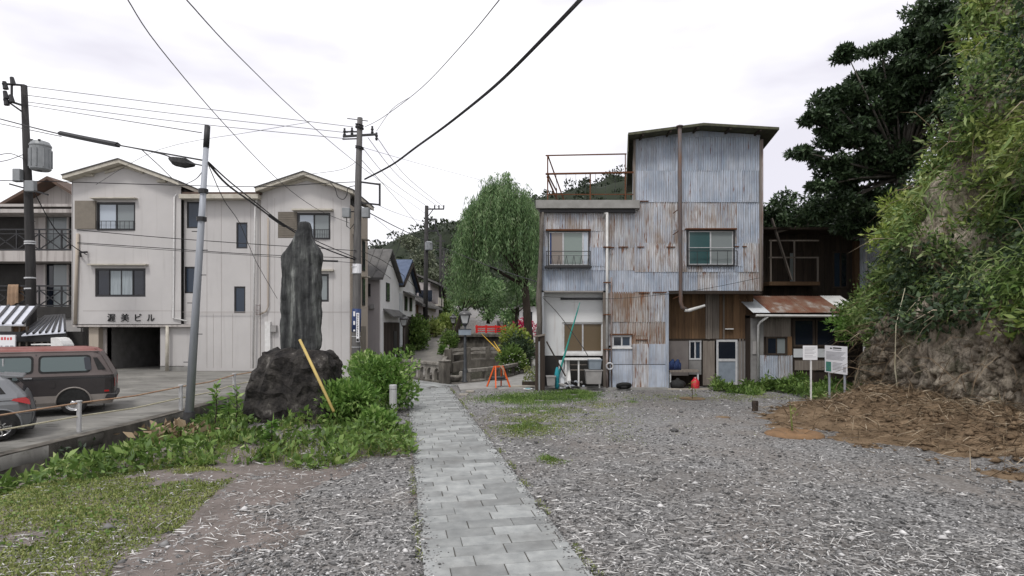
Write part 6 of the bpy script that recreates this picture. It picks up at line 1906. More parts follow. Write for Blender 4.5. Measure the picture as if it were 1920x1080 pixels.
def van():
    xr, yn = -11.94, 17.6
    z0 = float(Hraw(xr - 2, yn + 0.5)) + 0.02
    t = thing('camper_van', (xr, yn, z0), 'brown old camper van with faded red roof parked behind the fence', 'van')
    rows = [(0.26, .86, .06, 4.46), (0.36, .90, .03, 4.54), (0.56, .915, .0, 4.57), (1.0, .92, .0, 4.55), (1.12, .915, .015, 4.50), (1.20, .90, .06, 4.42), (1.68, .83, .30, 3.98), (1.80, .80, .37, 3.86), (1.90, .72, .50, 3.70), (1.95, .55, .80, 3.45)]
    objs, sy = vehicle(t, xr, yn, z0, rows, [('sill', 0, 2, 'van_sill'), ('lower_body', 2, 4, 'van_lower'), ('upper_body', 4, 7, 'van_upper'), ('roof', 7, 9, 'van_roof')])
    for nm, a, b, m in (('side_window', .62, 1.74, 'van_glass'), ('side_window', 1.95, 3.18, 'van_glass'), ('side_window', 3.34, 3.95, 'van_glass')):
        f = side_panel(t, nm, rrect(a - .05, b + .05, 1.21, 1.72, .09), xr, z0, sy, 'rubber', 0.008)
        side_panel(f, 'pane', rrect(a, b, 1.26, 1.67, .07), xr, z0, sy, m, 0.013)
        if a > 1.8 and a < 3:
            MB().box(xr - (a + b) / 2 - .015, xr - (a + b) / 2 + .015, sy(1.5) - .02, sy(1.5) + .01, z0 + 1.27, z0 + 1.66).build('sliding_bar', 'chrome', f)
    side_panel(t, 'rear_quarter_glass', rrect(.55, .70, 1.28, 1.66, .05, .12), xr, z0, sy, 'glass_dark', 0.016)
    side_panel(t, 'air_vent', [(.20, 1.28), (.40, 1.28), (.52, 1.64), (.42, 1.64)], xr, z0, sy, 'rubber', 0.012)
    side_panel(t, 'trim_strip', rrect(0.05, 4.4, 1.04, 1.065, .01), xr, z0, sy, 'black_metal', 0.012)
    for x in (1.84, 3.26):
        side_panel(t, 'door_seam', rrect(x, x + .015, .4, 1.76, .005), xr, z0, sy, 'black_metal', 0.010)
    arch(t, xr, .98, .36, .42, z0, sy, 'van_sill')
    arch(t, xr, 3.44, .36, .42, z0, sy, 'van_sill')
    for x in (.98, 3.44):
        wheel(t, xr - x, yn + 0.02, z0 + .315, .315)
        wheel(t, xr - x, yn + 1.64, z0 + .315, .315)
    MB().box(xr - .42, xr + .06, yn + .02, yn + 1.82, z0 + .40, z0 + .56).build('rear_bumper', 'black_metal', t, bevel=0.03)
    MB().box(xr - 4.68, xr - 4.3, yn + .05, yn + 1.79, z0 + .36, z0 + .54).build('front_bumper', 'black_metal', t, bevel=0.03)
    MB().box(xr - .28, xr - .25, yn + .3, yn + .33, z0 + .05, z0 + .42).build('mud_flap_stay', 'black_metal', t)
    MB().tube([(xr - .36, sy(1.85) - .03, z0 + 1.82), (xr - 3.8, sy(1.85) - .03, z0 + 1.82)], 0.02, 6).build('rain_gutter', 'van_upper', t)
    MB().box(xr - .01, xr + .012, yn + .25, yn + .42, z0 + .75, z0 + 1.0).build('tail_light', 'tail_red', t)
    MB().box(xr - .01, xr + .012, yn + 1.42, yn + 1.6, z0 + .75, z0 + 1.0).build('tail_light', 'tail_red', t)
    side_panel(t, 'door_handle', rrect(1.92, 2.12, 1.07, 1.11, .015), xr, z0, sy, 'chrome', 0.035, 0.03)
    side_panel(t, 'side_reflector', rrect(.12, .24, .62, .67, .015), xr, z0, sy, 'tail_red', 0.016)
    side_panel(t, 'fuel_flap', rrect(1.40, 1.56, .80, .96, .03), xr, z0, sy, 'van_lower', 0.012)
    t.rotation_euler = (0, 0, math.radians(31))
van()
def car():
    xr, yn = -11.64, 14.25
    z0 = float(Hraw(xr - 2, yn + 0.5)) + 0.02
    t = thing('silver_car', (xr, yn, z0), 'silver hatchback cut by the left edge of the picture', 'car')
    rows = [(0.24, .80, .10, 4.25), (0.36, .83, .02, 4.35), (0.58, .84, .0, 4.36), (0.84, .845, .06, 4.25), (1.0, .83, .10, 3.95), (1.08, .80, .14, 3.45), (1.42, .68, .42, 2.55), (1.52, .60, .55, 2.35), (1.56, .48, .75, 2.15)]
    objs, sy = vehicle(t, xr, yn, z0, rows, [('lower_body', 0, 5, 'car_silver'), ('cabin', 5, 8, 'car_silver')], fw=(.80, .92, 1, 1, 1, .93, .78))
    f = side_panel(t, 'side_window', [(.50, 1.10), (3.05, 1.08), (2.60, 1.42), (.72, 1.44)], xr, z0, sy, 'rubber', 0.008)
    side_panel(f, 'pane', [(.58, 1.13), (1.30, 1.12), (1.30, 1.41), (.76, 1.42)], xr, z0, sy, 'glass_dark', 0.013)
    side_panel(f, 'pane', [(1.36, 1.12), (2.95, 1.10), (2.58, 1.39), (1.36, 1.41)], xr, z0, sy, 'glass_dark', 0.013)
    # rear screen on the sloped tail
    MB().add([(xr - .17, yn + .25, z0 + 1.12), (xr - .17, yn + 1.44, z0 + 1.12), (xr - .42, yn + 1.34, z0 + 1.42), (xr - .42, yn + .35, z0 + 1.42)], [(0, 1, 2, 3)]).build('rear_window', 'glass_dark', t)
    MB().prism([(xr - .62, z0 + 1.55), (xr - .20, z0 + 1.50), (xr - .18, z0 + 1.46), (xr - .58, z0 + 1.46)], yn + .24, yn + 1.45, 'y').build('roof_spoiler', 'car_silver', t, bevel=0.01)
    side_panel(t, 'tail_light', [(.04, .82), (.40, .94), (.36, .98), (.14, 1.0), (.07, .95)], xr, z0, sy, 'tail_red', 0.022, 0.03)
    MB().add([(xr + .005 - .09, yn + .08, z0 + .83), (xr + .005 - .06, yn + .42, z0 + .84), (xr - .09, yn + .42, z0 + .98), (xr - .12, yn + .1, z0 + 1.0)], [(0, 1, 2, 3)]).build('tail_light_back', 'tail_red', t)
    side_panel(t, 'body_crease', rrect(.3, 4.0, .93, .945, .005), xr, z0, sy, 'black_metal', 0.009)
    side_panel(t, 'door_seam', rrect(1.33, 1.345, .35, 1.08, .005), xr, z0, sy, 'black_metal', 0.010)
    side_panel(t, 'bumper_seam', rrect(.02, .55, .60, .612, .004), xr, z0, sy, 'black_metal', 0.010)
    arch(t, xr, .60, .34, .40, z0, sy, 'car_silver')
    arch(t, xr, 3.40, .34, .40, z0, sy, 'car_silver')
    for x in (.60, 3.40):
        wheel(t, xr - x, yn + 0.0, z0 + .32, .32, 9)
        wheel(t, xr - x, yn + 1.5, z0 + .32, .32, 9)
    MB().box(xr - .35, xr + .02, yn + .1, yn + 1.6, z0 + .2, z0 + .34).build('rear_skirt', 'black_metal', t, bevel=0.03)
    t.rotation_euler = (0, 0, math.radians(37))
car()

# ------------------------------------------------------------------ information boards
def boards():
    c = G(1521, 760)
    s = c.y / F
    t = thing('notice_board', c, 'small white notice board on a single white post', 'sign')
    x = lambda px: (px - 960) * s
    z = lambda py: H0 - (py - HOR) * s
    MB().box(c.x - 0.022, c.x + 0.022, c.y, c.y + 0.04, -0.1, z(650)).build('post', 'white_paint', t)
    b = MB().box(x(1505), x(1532), c.y - 0.03, c.y - 0.005, z(675), z(648)).build('panel', 'sign_white', t, bevel=0.004)
    for k in range(7):
        py = 652 + k * 2.6 + (1.2 if k > 4 else 0)
        MB().box(x(1508), x(1529 - (k % 3) * 3), c.y - 0.033, c.y - 0.029, z(py + .7), z(py)).build('text_line', 'print_grey', b)
    # larger board turned a little to the left
    a, e = Vector((10.25, 19.35, 0)), Vector((10.52, 18.25, 0))
    a = Vector((P(1555, 0, 19.0).x, 19.0, 0)); e = Vector((P(1584, 0, 18.2).x, 18.2, 0))
    t = thing('information_board', (a + e) / 2, 'large white information board with green picture on two grey legs', 'sign')
    d = (e - a).normalized(); nrm = Vector((d.y, -d.x, 0))
    if nrm.y > 0: nrm = -nrm
    for p in (a, e):
        MB().bar(p + Vector((0, 0, -0.1)), p + Vector((0, 0, 1.2)), 0.05).build('leg', 'steel_pole', t)
    A, E = a - d * 0.20, e + d * 0.16
    ztop, zbot = 1.93, 1.06
    def plate(name, u0, u1, v0, v1, off, mat, parent):
        L = (E - A)
        pts = [A + L * u + Vector((0, 0, zbot + (ztop - zbot) * v)) + nrm * (0.03 + off) for u, v in ((u0, v0), (u1, v0), (u1, v1), (u0, v1))]
        back = [p - nrm * 0.012 for p in pts]
        return MB().add(pts + back, [(0, 1, 2, 3), (7, 6, 5, 4), (0, 4, 5, 1), (1, 5, 6, 2), (2, 6, 7, 3), (3, 7, 4, 0)]).build(name, mat, parent)
    b = plate('panel', 0, 1, 0, 1, 0.0, 'sign_white', t)
    plate('heading', .25, .33, .88, .93, .004, 'print_black', b)
    plate('heading', .38, .76, .90, .945, .004, 'print_black', b)
    plate('heading', .38, .76, .84, .87, .004, 'print_grey', b)
    for k in range(7):
        plate('text_line', .07, .93 - (k % 4) * .06, .76 - k * .045, .785 - k * .045, .004, 'print_grey', b)
    plate('picture', .06, .30, .04, .40, .004, 'print_green', b)
    for k in range(6):
        plate('text_line', .36, .80 - (k % 3) * .05, .37 - k * .05, .395 - k * .05, .004, 'print_grey', b)
    plate('small_picture', .83, .95, .08, .28, .004, 'print_grey', b)
    o = MB()
    p = [G(1500, 757), G(1530, 756), G(1560, 763), G(1588, 771), G(1584, 774), G(1545, 769), G(1510, 762)]
    o.prism([(q.x, q.y) for q in p], 0.0, 0.05, 'z')
    tag(o.build('white_plank', 'white_paint'), 'bent white plank lying on the grass under the boards', 'plank')
boards()

# ------------------------------------------------------------------ clutter along the iron house
def clutter():
    y = YB - 0.35
    s = y / F
    X = lambda px: (px - 960) * s
    Z = lambda py: H0 - (py - HOR) * s
    base = 0.085
    # teal rolled parasol
    a, b = Vector((X(1045), y - .05, base + .35)), Vector((X(1089), y + .28, Z(566)))
    q = lambda f: a + (b - a) * f
    t = thing('rolled_parasol', (a.x, a.y, base), 'rolled teal parasol leaning on the pale wall', 'parasol')
    MB().tube([q(0.0), q(.15), q(.5), q(.85), q(1.0)], [.035, .045, .035, .028, .010], 9).build('canopy', 'teal_cloth', t, smooth=True)
    MB().tube([a + Vector((-.02, 0, -.35)), q(0.03)], 0.025, 8).build('shaft', 'pipe_white', t)
    MB().tube([q(.12), q(.14)], 0.05, 9).build('strap', 'cyan_cloth', t)
    o = MB().lathe([(.06, 0), (.10, .1), (.085, .4), (.11, .5), (.07, .75), (.03, .85)], (X(1044), y - .12, base), 9).build('cyan_bundle', 'cyan_cloth', smooth=True)
    tag(o, 'cyan cloth bundle standing under the rolled parasol', 'bundle')
    # utility bench with tubs
    t = thing('work_bench', (X(1095), y, base), 'low cluttered bench under the ground floor window', 'bench')
    MB().box(X(1058), X(1126), y - .1, y + .35, Z(675), Z(671.5)).build('top', 'white_paint', t)
    for px in (1061, 1085, 1124):
        MB().box(X(px) - .03, X(px) + .03, y, y + .06, base, Z(675)).build('leg', 'white_paint', t)
    for py in (684, 694):
        MB().box(X(1070), X(1100), y + .02, y + .30, Z(py) - .015, Z(py) + .015).build('shelf', 'wood_grey', t)
    def tub(name, px0, px1, py0, py1, yy, mat, label, cat):
        w0, w1 = (X(px1) - X(px0)) / 2, (X(px1) - X(px0)) / 2 * .86
        cx, h = (X(px0) + X(px1)) / 2, Z(py0) - Z(py1)
        t = thing(name, (cx, yy, Z(py1)), label, cat)
        m = MB()
        d0, d1 = .22, .18
        m.add([(cx - w1, yy - d1, Z(py1)), (cx + w1, yy - d1, Z(py1)), (cx + w1, yy + d1, Z(py1)), (cx - w1, yy + d1, Z(py1)), (cx - w0, yy - d0, Z(py0)), (cx + w0, yy - d0, Z(py0)), (cx + w0, yy + d0, Z(py0)), (cx - w0, yy + d0, Z(py0))],
              [(0, 3, 2, 1), (0, 1, 5, 4), (1, 2, 6, 5), (2, 3, 7, 6), (3, 0, 4, 7), (4, 5, 6, 7)])
        m.build('body', mat, t, bevel=0.015)
        r = MB()
        r.box(cx - w0 - .02, cx + w0 + .02, yy - d0 - .02, yy - d0 + .01, Z(py0) - .03, Z(py0) + .012).box(cx - w0 - .02, cx + w0 + .02, yy + d0 - .01, yy + d0 + .02, Z(py0) - .03, Z(py0) + .012)
        r.box(cx - w0 - .02, cx - w0 + .01, yy - d0, yy + d0, Z(py0) - .03, Z(py0) + .012).box(cx + w0 - .01, cx + w0 + .02, yy - d0, yy + d0, Z(py0) - .03, Z(py0) + .012)
        r.build('rim', mat, t)
    tub('plastic_tub', 1102, 1126, 673.5, 692, y - .12, 'tub_grey', 'blue grey plastic tub on top of the grey box', 'tub')
    tub('grey_box', 1096, 1127, 693, 719, y - .12, 'grey_plastic', 'wide grey box at the foot of the downpipe', 'box')
    tub('grey_can', 1024, 1040, 704, 721.5, y - .25, 'grey_plastic', 'dented pale grey metal can beside the wooden post', 'can')
    for k, (px, m, lab) in enumerate(((1053, 'sheet_pale', 'pale bluish board leaning under the window sill'), (1064, 'white_paint', 'white board leaning behind the metal scrap'))):
        o = MB().add([(X(px - 6), y - .05, base), (X(px + 7), y - .05, base), (X(px + 5), y + .3, Z(676)), (X(px - 4), y + .3, Z(676)), (X(px - 6), y - .02, base), (X(px + 7), y - .02, base), (X(px + 5), y + .33, Z(676)), (X(px - 4), y + .33, Z(676))],
                     [(0, 1, 2, 3), (7, 6, 5, 4), (0, 4, 5, 1), (1, 5, 6, 2), (2, 6, 7, 3), (3, 7, 4, 0)]).build('leaning_board', m)
        tag(o, lab, 'board')
    # scrap metal heap
    t = thing('scrap_heap', (X(1078), y - .25, base), 'heap of bent grey scrap metal on the plinth', 'scrap')
    rr = random.Random(8)
    for k in range(16):
        p = Vector((X(rr.uniform(1052, 1098)), y - rr.uniform(.05, .3), base + rr.uniform(.04, .30)))
        d = Vector((rr.uniform(-.35, .35), rr.uniform(-.12, .1), rr.uniform(-.08, .18)))
        MB().tube([p, p + d * .5 + Vector((0, 0, rr.uniform(0, .06))), p + d], rr.uniform(.02, .055), 6).build('scrap_piece', rr.choice(['grey_plastic', 'pipe_white', 'black_metal', 'steel_pole']), t)
    # tyre leaning at the wall
    def ring(name, c, R, r, tilt, mat, label, cat):
        n, m = 20, 8
        vs = []
        for i in range(n):
            a = 2 * math.pi * i / n
            for j in range(m):
                b = 2 * math.pi * j / m
                v = Vector(((R + r * math.cos(b)) * math.cos(a), r * math.sin(b), (R + r * math.cos(b)) * math.sin(a)))
                v = Matrix.Rotation(tilt, 4, 'X') @ v
                vs.append(c + v)
        fs = [(i * m + j, ((i + 1) % n) * m + j, ((i + 1) % n) * m + (j + 1) % m, i * m + (j + 1) % m) for i in range(n) for j in range(m)]
        tag(MB().add(vs, fs).build(name, mat, smooth=True), label, cat)
    ring('old_tyre', Vector((X(1170), y + .02, base + .10)), .24, .075, math.radians(68), 'rubber', 'old black tyre lying against the foot of the iron wall', 'tyre')
    ring('hose_coil', Vector((X(1144), y + .10, Z(687))), .13, .035, math.radians(8), 'frame_alu', 'pale hose coil hung by the downpipe', 'hose')
    # table in the bay, black drum, red can
    t = thing('bay_table', (X(1290), YB + .35, 0.0), 'old table with a blue tarp in the dark bay', 'table')
    MB().box(X(1262), X(1319), YB + .15, YB + .7, Z(700), Z(696)).build('top', 'wood_grey', t)
    for px in (1264, 1317):
        MB().box(X(px) - .03, X(px) + .03, YB + .2, YB + .26, 0.0, Z(700)).build('leg', 'frame_alu', t)
    o = MB()
    for k in range(7):
        o.tube([Vector((X(1263 + k * 3.4), YB + .3, Z(696))), Vector((X(1264 + k * 3.2), YB + .33, Z(684 - (k % 3) * 3))), Vector((X(1266 + k * 3.2), YB + .38, Z(694)))], [.05, .07, .03], 6)
    tag(o.build('crumpled_tarp', 'blue_tarp', smooth=True), 'crumpled dark blue tarp on the bay table', 'tarp')
    o = MB().lathe([(.18, 0), (.30, .05), (.32, .22), (.25, .30), (.08, .36), (.05, .42)], (X(1278), YB + .2, 0.02), 16).build('black_pot', 'rubber', smooth=True)
    tag(o, 'round black cooking pot under the bay table', 'pot')
    t = thing('fuel_can', (X(1309), YB + .02, 0.0), 'bright red plastic fuel can in the bay', 'fuel can')
    MB().lathe([(.15, 0), (.165, .05), (.165, .30), (.10, .38), (.05, .42)], (X(1309), YB + .02, 0.02), 12).build('body', 'red_plastic', t, smooth=True)
    MB().lathe([(.035, .42), (.035, .47)], (X(1309), YB + .02, 0.02), 8).build('cap', 'white_paint', t)
    MB().tube([Vector((X(1309) - .08, YB + .02, .38)), Vector((X(1309) - .05, YB + .0, .47)), Vector((X(1309) + .05, YB, .47)), Vector((X(1309) + .08, YB + .02, .38))], .018, 6).build('handle', 'red_plastic', t)
    # gas meter / white boxes by the lean-to corner
    o = MB().lathe([(.14, 0), (.19, .06), (.17, .16), (.10, .22), (.13, .30), (.09, .36)], (X(1402), YB + .1, 0.03), 10).build('white_pots', 'grey_plastic')
    tag(o, 'stacked grey pots in the weeds at the shed corner', 'pots')
    # old wooden post pair and beam at the lane corner
    t = thing('corner_posts', (X(1011), y - .1, 0.0), 'dark wooden posts with a crooked cross piece at the house corner', 'posts')
    MB().box(X(1003), X(1008.5), y - .35, y - .22, -0.1, Z(631)).build('post', 'wood_dark', t)
    MB().box(X(1012), X(1021), y - .22, y - .05, -0.1, Z(628)).build('post', 'wood_dark', t)
    MB().box(X(1008.6), X(1011.9), y - .2, y - .14, -0.1, Z(640)).build('white_stake', 'sheet_pale', t)
    MB().bar((X(1001), y - .25, Z(631)), (X(1022), y - .2, Z(627)), 0.10, 0.07).build('cross_piece', 'wood_grey', t)
    MB().bar((X(1024), y - .2, Z(640)), (X(1060), y - .1, Z(705)), 0.05, 0.05).build('diagonal_stay', 'wood_dark', t)
    o = MB().tube([P(1010, 640, 23.2), P(1012, 600, 23.3), P(1010, 560, 23.35), P(1013, 500, 23.4), P(1016, 430, 23.42), P(1018, 398, 23.45)], [.13, .11, .12, .09, .07, .05], 8).build('vine_stem', 'bark_grey', smooth=True)
    tag(o, 'thick twisted vine stem climbing the corner of the iron house', 'vine')
    # planter
    t = thing('planter_box', (X(994), 24.6, 0.03), 'small shrub in a dark trough at the house corner', 'planter')
    MB().box(0.42, 1.10, 24.45, 24.75, 0.03, 0.22).build('trough', 'wood_dark', t)
    n = 260
    C = np.stack([RNG.uniform(.5, 1.0, n), RNG.uniform(24.5, 24.7, n), RNG.uniform(.22, .85, n)], -1)
    leaves('shrub', C, RNG.normal(size=(n, 3)) + [0, 0, .5], RNG.uniform(.06, .13, n), .5, 'leaf_moss', t)
    # doormat-like slabs and dish
    o = MB().prism([(-.05, 24.12), (.55, 24.18), (.95, 24.35), (.3, 24.5), (-.02, 24.4)], .03, .085, 'z').build('stone_step', 'dirt_pale')
    tag(o, 'pale flat step stone beside the trestle', 'step')
    c = G(990, 731)
    t = thing('blue_dish', c, 'white rimmed dish with blue water on the gravel', 'dish')
    MB().lathe([(.12, 0), (.19, .02), (.20, .05), (.13, .055)], c, 16).build('rim', 'white_paint', t)
    MB().lathe([(.12, .05), (.12, .062)], c, 16).build('water', 'cyan_cloth', t)
    for i, (px, py) in enumerate(((869, 741), (881, 735))):
        c = G(px, py)
        o = MB().prism([(c.x - .16, c.y - .12), (c.x + .15, c.y - .1), (c.x + .18, c.y + .1), (c.x - .12, c.y + .13)], 0.0, .05, 'z').build('flat_stone', 'dirt_pale')
        tag(o, ('nearer' if i == 0 else 'farther') + ' pale flat stone at the edge of the gravel', 'stone')
clutter()

# ------------------------------------------------------------------ cliff
CLIFF = [(11.2, 2.0), (11.3, 8.0), (11.3, 13.0), (11.45, 17.0), (11.75, 19.6), (13.2, 21.8), (15.6, 24.4), (19.5, 28.0), (27.0, 34.0), (40.0, 42.0)]
PROF = [(0.0, -0.3), (0.0, 0.0), (-0.1, 1.0), (0.05, 2.0), (0.25, 2.8), (0.75, 3.6), (1.25, 5.0), (1.8, 6.6), (2.4, 8.4), (3.2, 10.2), (4.1, 12.0), (5.2, 14.0), (6.5, 16.0), (9.5, 18.5), (16.0, 21.0), (30.0, 23.0)]
cl = np.array(CLIFF); cd_ = np.concatenate([[0], np.cumsum(np.linalg.norm(np.diff(cl, axis=0), axis=1))])
pr = np.array(PROF); pd_ = np.linspace(0, 1, len(PROF))
def cliff_point(s, t, rough=True):
    """s metres along the foot, t 0..1 up the profile -> point and outward normal"""
    s = np.asarray(s, float); t = np.asarray(t, float)
    x0, y0 = np.interp(s, cd_, cl[:, 0]), np.interp(s, cd_, cl[:, 1])
    tx, ty = np.interp(s + .5, cd_, cl[:, 0]) - np.interp(s - .5, cd_, cl[:, 0]), np.interp(s + .5, cd_, cl[:, 1]) - np.interp(s - .5, cd_, cl[:, 1])
    ln = np.hypot(tx, ty); tx, ty = tx / ln, ty / ln
    nx, ny = ty, -tx                       # into the hill
    off, z = np.interp(t, pd_, pr[:, 0]), np.interp(t, pd_, pr[:, 1])
    if rough:
        b = (vnoise(s * .45, z * .4, 8) - .5) * np.where(z < 2.8, .6, 1.7) + (vnoise(s * 2.6, z * .35, 18) - .5) * np.where(z < 3.2, .8, .2) + (vnoise(s * .9, z * .8, 5) - .5) * .9 + (vnoise(s * 2.3, z * 1.6, 6) - .5) * .45 + (vnoise(s * 5, z * 3, 7) - .5) * .2 + np.abs(vnoise(s * 4.2, z * 1.7, 27) - .5) * .45 + np.abs(vnoise(s * 9, z * 5, 28) - .5) * .16
        off = off + b * np.where(z < 2.8, .75, 1.1)
    return np.stack([x0 + nx * off, y0 + ny * off, z], -1), np.stack([-nx, -ny, np.zeros_like(nx)], -1)
S, T = np.meshgrid(np.concatenate([np.arange(0, 9, .3), np.arange(9, 20, .07), np.arange(20, 24, .16), np.arange(24, cd_[-1], 1.0)]), np.concatenate([np.linspace(0, .33, 80), np.linspace(.34, 1, 60)]))
V, _ = cliff_point(S, T)
ns, nt = S.shape[1], S.shape[0]
i = (np.arange(nt - 1)[:, None] * ns + np.arange(ns - 1)[None]).ravel()
fastmesh('cliff', V.reshape(-1, 3), np.stack([i, i + ns, i + ns + 1, i + 1], 1), 'cliff_rock')['kind'] = 'structure'

def clumps(centers, radii, per, rng, squash=(1, 1, .8)):
    """leaf bases and outward directions in ragged balls"""
    C, D = [], []
    for c, r, n in zip(centers, radii, per):
        d = unit(rng.normal(size=(n, 3)))
        rad = r * rng.uniform(.35, 1.05, size=(n, 1)) ** .6
        C.append(np.asarray(c) + d * rad * np.array(squash))
        D.append(d + rng.normal(scale=.6, size=(n, 3)))
    return np.concatenate(C), np.concatenate(D)

def cliff_cover():
    r = np.random.default_rng(21)
    # shrubs up the slope, mixed kinds and sizes with bare rock and shade between them
    n = 2000
    s = r.uniform(8.0, 25.0, n); t = r.uniform(.25, .80, n)
    Pp, Nn = cliff_point(s, t)
    keep = vnoise(s * .9, Pp[:, 2] * .8, 9) > np.where(Pp[:, 2] > 8.0, .06, .22)
    Pp, Nn = Pp[keep], Nn[keep]
    kind = vnoise(Pp[:, 1] * .75 + 3, Pp[:, 2] * .65, 12) + r.normal(scale=.10, size=len(Pp))
    for m, lo, hi, L, ratio, rad, per in (('leaf_dark', -9, .33, (.10, .24), .45, (.3, .8), (50, 90)), ('leaf_cliff', .33, .55, (.09, .20), .5, (.25, .7), (55, 95)),
                                          ('leaf_cliff', .55, .64, (.18, .42), .22, (.3, .9), (35, 70)), ('leaf_fresh', .64, 9, (.10, .28), .36, (.25, .65), (45, 80))):
        sel = (kind > lo) & (kind <= hi)
        q = Pp[sel] + Nn[sel] * r.uniform(.0, .45, (sel.sum(), 1))
        C, D = clumps(q, r.uniform(*rad, len(q)), r.integers(*per, len(q)), r, (1, 1, .7))
        D = r.normal(size=D.shape) + D * .5 + [-.35, -.25, -.2]
        tag(leaves('slope_shrubs', C, D, r.uniform(*L, len(C)) * r.uniform(.6, 1.2, len(C)), ratio, m, rng=r), kind='stuff')
    # long arching leaves that hang over the rock edge, mostly at the near end
    n = 230
    s = 9.5 + 8.8 * r.random(n) ** 1.9; t = r.uniform(.28, .48, n)
    Pp, Nn = cliff_point(s, t)
    C = np.repeat(Pp, 26, 0) + r.normal(scale=.22, size=(n * 26, 3)); D = np.repeat(Nn, 26, 0) + r.normal(scale=.6, size=(n * 26, 3)) + [0, 0, .2]
    tag(blades('overhanging_leaves', C, D, r.uniform(.25, .8, len(C)), r.uniform(.02, .055, len(C)), 'leaf_cliff', droop=.5, rng=r), kind='stuff')
    # creepers down the corner and the rock
    n = 9000
    s = np.where(r.random(n) < .55, r.normal(17.9, .35, n), r.uniform(12, 18, n)); z = r.uniform(.0, 3.6, n)
    Pp, Nn = cliff_point(s, np.interp(z, pr[1:, 1], pd_[1:]))
    keep = ((np.abs(s - 17.9) < .8) & (vnoise(s * 4, z * 2, 3) > .35)) | (vnoise(s * 1.3, z * .9 + 4, 15) * (z / 3.2) > .46)
    C = Pp[keep] + Nn[keep] * r.uniform(.02, .22, (keep.sum(), 1))
    tag(leaves('rock_creeper', C, Nn[keep] + r.normal(scale=.7, size=(len(C), 3)) + [0, 0, -.3], r.uniform(.06, .16, len(C)), .5, 'leaf_cliff', rng=r), kind='stuff')
    # dry stems and hanging roots
    n = 900
    s = r.uniform(10, 20, n); t = r.uniform(.12, .75, n)
    Pp, Nn = cliff_point(s, t)
    tag(blades('dry_stems', Pp + Nn * .25, Nn * .6 + r.normal(scale=.8, size=(n, 3)), r.uniform(.4, 1.7, n), .022, 'straw', droop=.3, rng=r), kind='stuff')
cliff_cover()
def crags():
    r = np.random.default_rng(31)
    n = 2600
    s_ = r.uniform(9, 19.5, n); z = r.uniform(-.1, 3.4, n)
    Pp, Nn = cliff_point(s_, np.interp(z, pr[1:, 1], pd_[1:]))
    k = vnoise(s_ * 1.2, z * 1.5, 41) > .3
    Pp, Nn = Pp[k], Nn[k]
    tag(pebbles('rock_crags', Pp - Nn * .03, r.uniform(.05, .22, len(Pp)) * r.uniform(.5, 1.3, len(Pp)), 'cliff_rock', squash=1.25, rng=r), kind='stuff')
    # fallen lumps and clods on the heap
    n = 700
    x, y = r.normal(10.35, .8, n).clip(7, 11.4), r.uniform(8.5, 18.5, n)
    tag(pebbles('fallen_lumps', np.stack([x, y, H(x, y) + .04], -1), r.uniform(.03, .13, n), 'earth', squash=.7, rng=r), kind='stuff')
crags()

# a few single plants on the slope that stand out
for k, (px, py, Y, R, m, lab) in enumerate(((1672, 440, 19.0, .62, 'leaf_lime', 'pale yellow green shrub at the edge of the slope above the blue shed wall'), (1682, 395, 19.4, .5, 'leaf_lime', 'slender lime green shrub above the pale one on the slope'),
                                            (1850, 98, 18.0, .55, 'leaf_lime', 'round lime shrub high on the slope at right'), (1590, 620, 21.6, .5, 'leaf_bush', 'small green shrub beside the shed under the cliff'))):
    r = np.random.default_rng(40 + k)
    c = P(px, py, Y)
    cs = [np.array(c) + r.normal(scale=R * .45, size=3) for _ in range(9)]
    C, D = clumps(cs, [R * .7] * 9, [70] * 9, r)
    t = thing('shrub', c, lab, 'shrub')
    leaves('foliage', C, D + [0, 0, .5], r.uniform(.12, .26, len(C)), .3, m, t, rng=r)
    MB().tube([c + Vector((.5, .1, -R - .2)), c], [.05, .02], 6).build('stem', 'bark', t)

# ------------------------------------------------------------------ trees
def limb_tree(name, base, clump_list, label, leaf, bark='bark', leafL=(.2, .4), ratio=.42, per=260, trunk_r=.25, fork=None, seed=3, spread=.75, squash=(1, 1, .75), D0=(0, 0, 0)):
    r = np.random.default_rng(seed)
    t = thing(name, base, label, 'tree')
    fork = Vector(fork)
    b = MB().tube([base, base + (fork - base) * .5 + Vector((.05, .03, 0)), fork], [trunk_r, trunk_r * .82, trunk_r * .66], 9)
    tr = b.build('trunk', bark, t, smooth=True)
    C, D = [], []
    for c, R in clump_list:
        c = Vector(c)
        mid = fork + (c - fork) * .5 + Vector((r.normal(scale=.15), r.normal(scale=.15), abs(r.normal(scale=.2))))
        MB().tube([fork, mid, c], [trunk_r * .26, trunk_r * .15, trunk_r * .05], 6).build('limb', bark, t, smooth=True)
        m = max(5, int(R * 10))
        sub = [np.array(c) + unit(r.normal(size=3)) * R * r.uniform(.2, .85) * np.array(squash) for _ in range(m)]
        a, d = clumps(sub, [R * .42 * spread] * m, [int(per / m * max(R, .5))] * m, r, squash)
        C.append(a); D.append(d * .45 + r.normal(size=d.shape))
    C, D = np.concatenate(C), np.concatenate(D)
    leaves('crown', C, D + np.array(D0), r.uniform(*leafL, len(C)), ratio, leaf, t, rng=r)
    return t
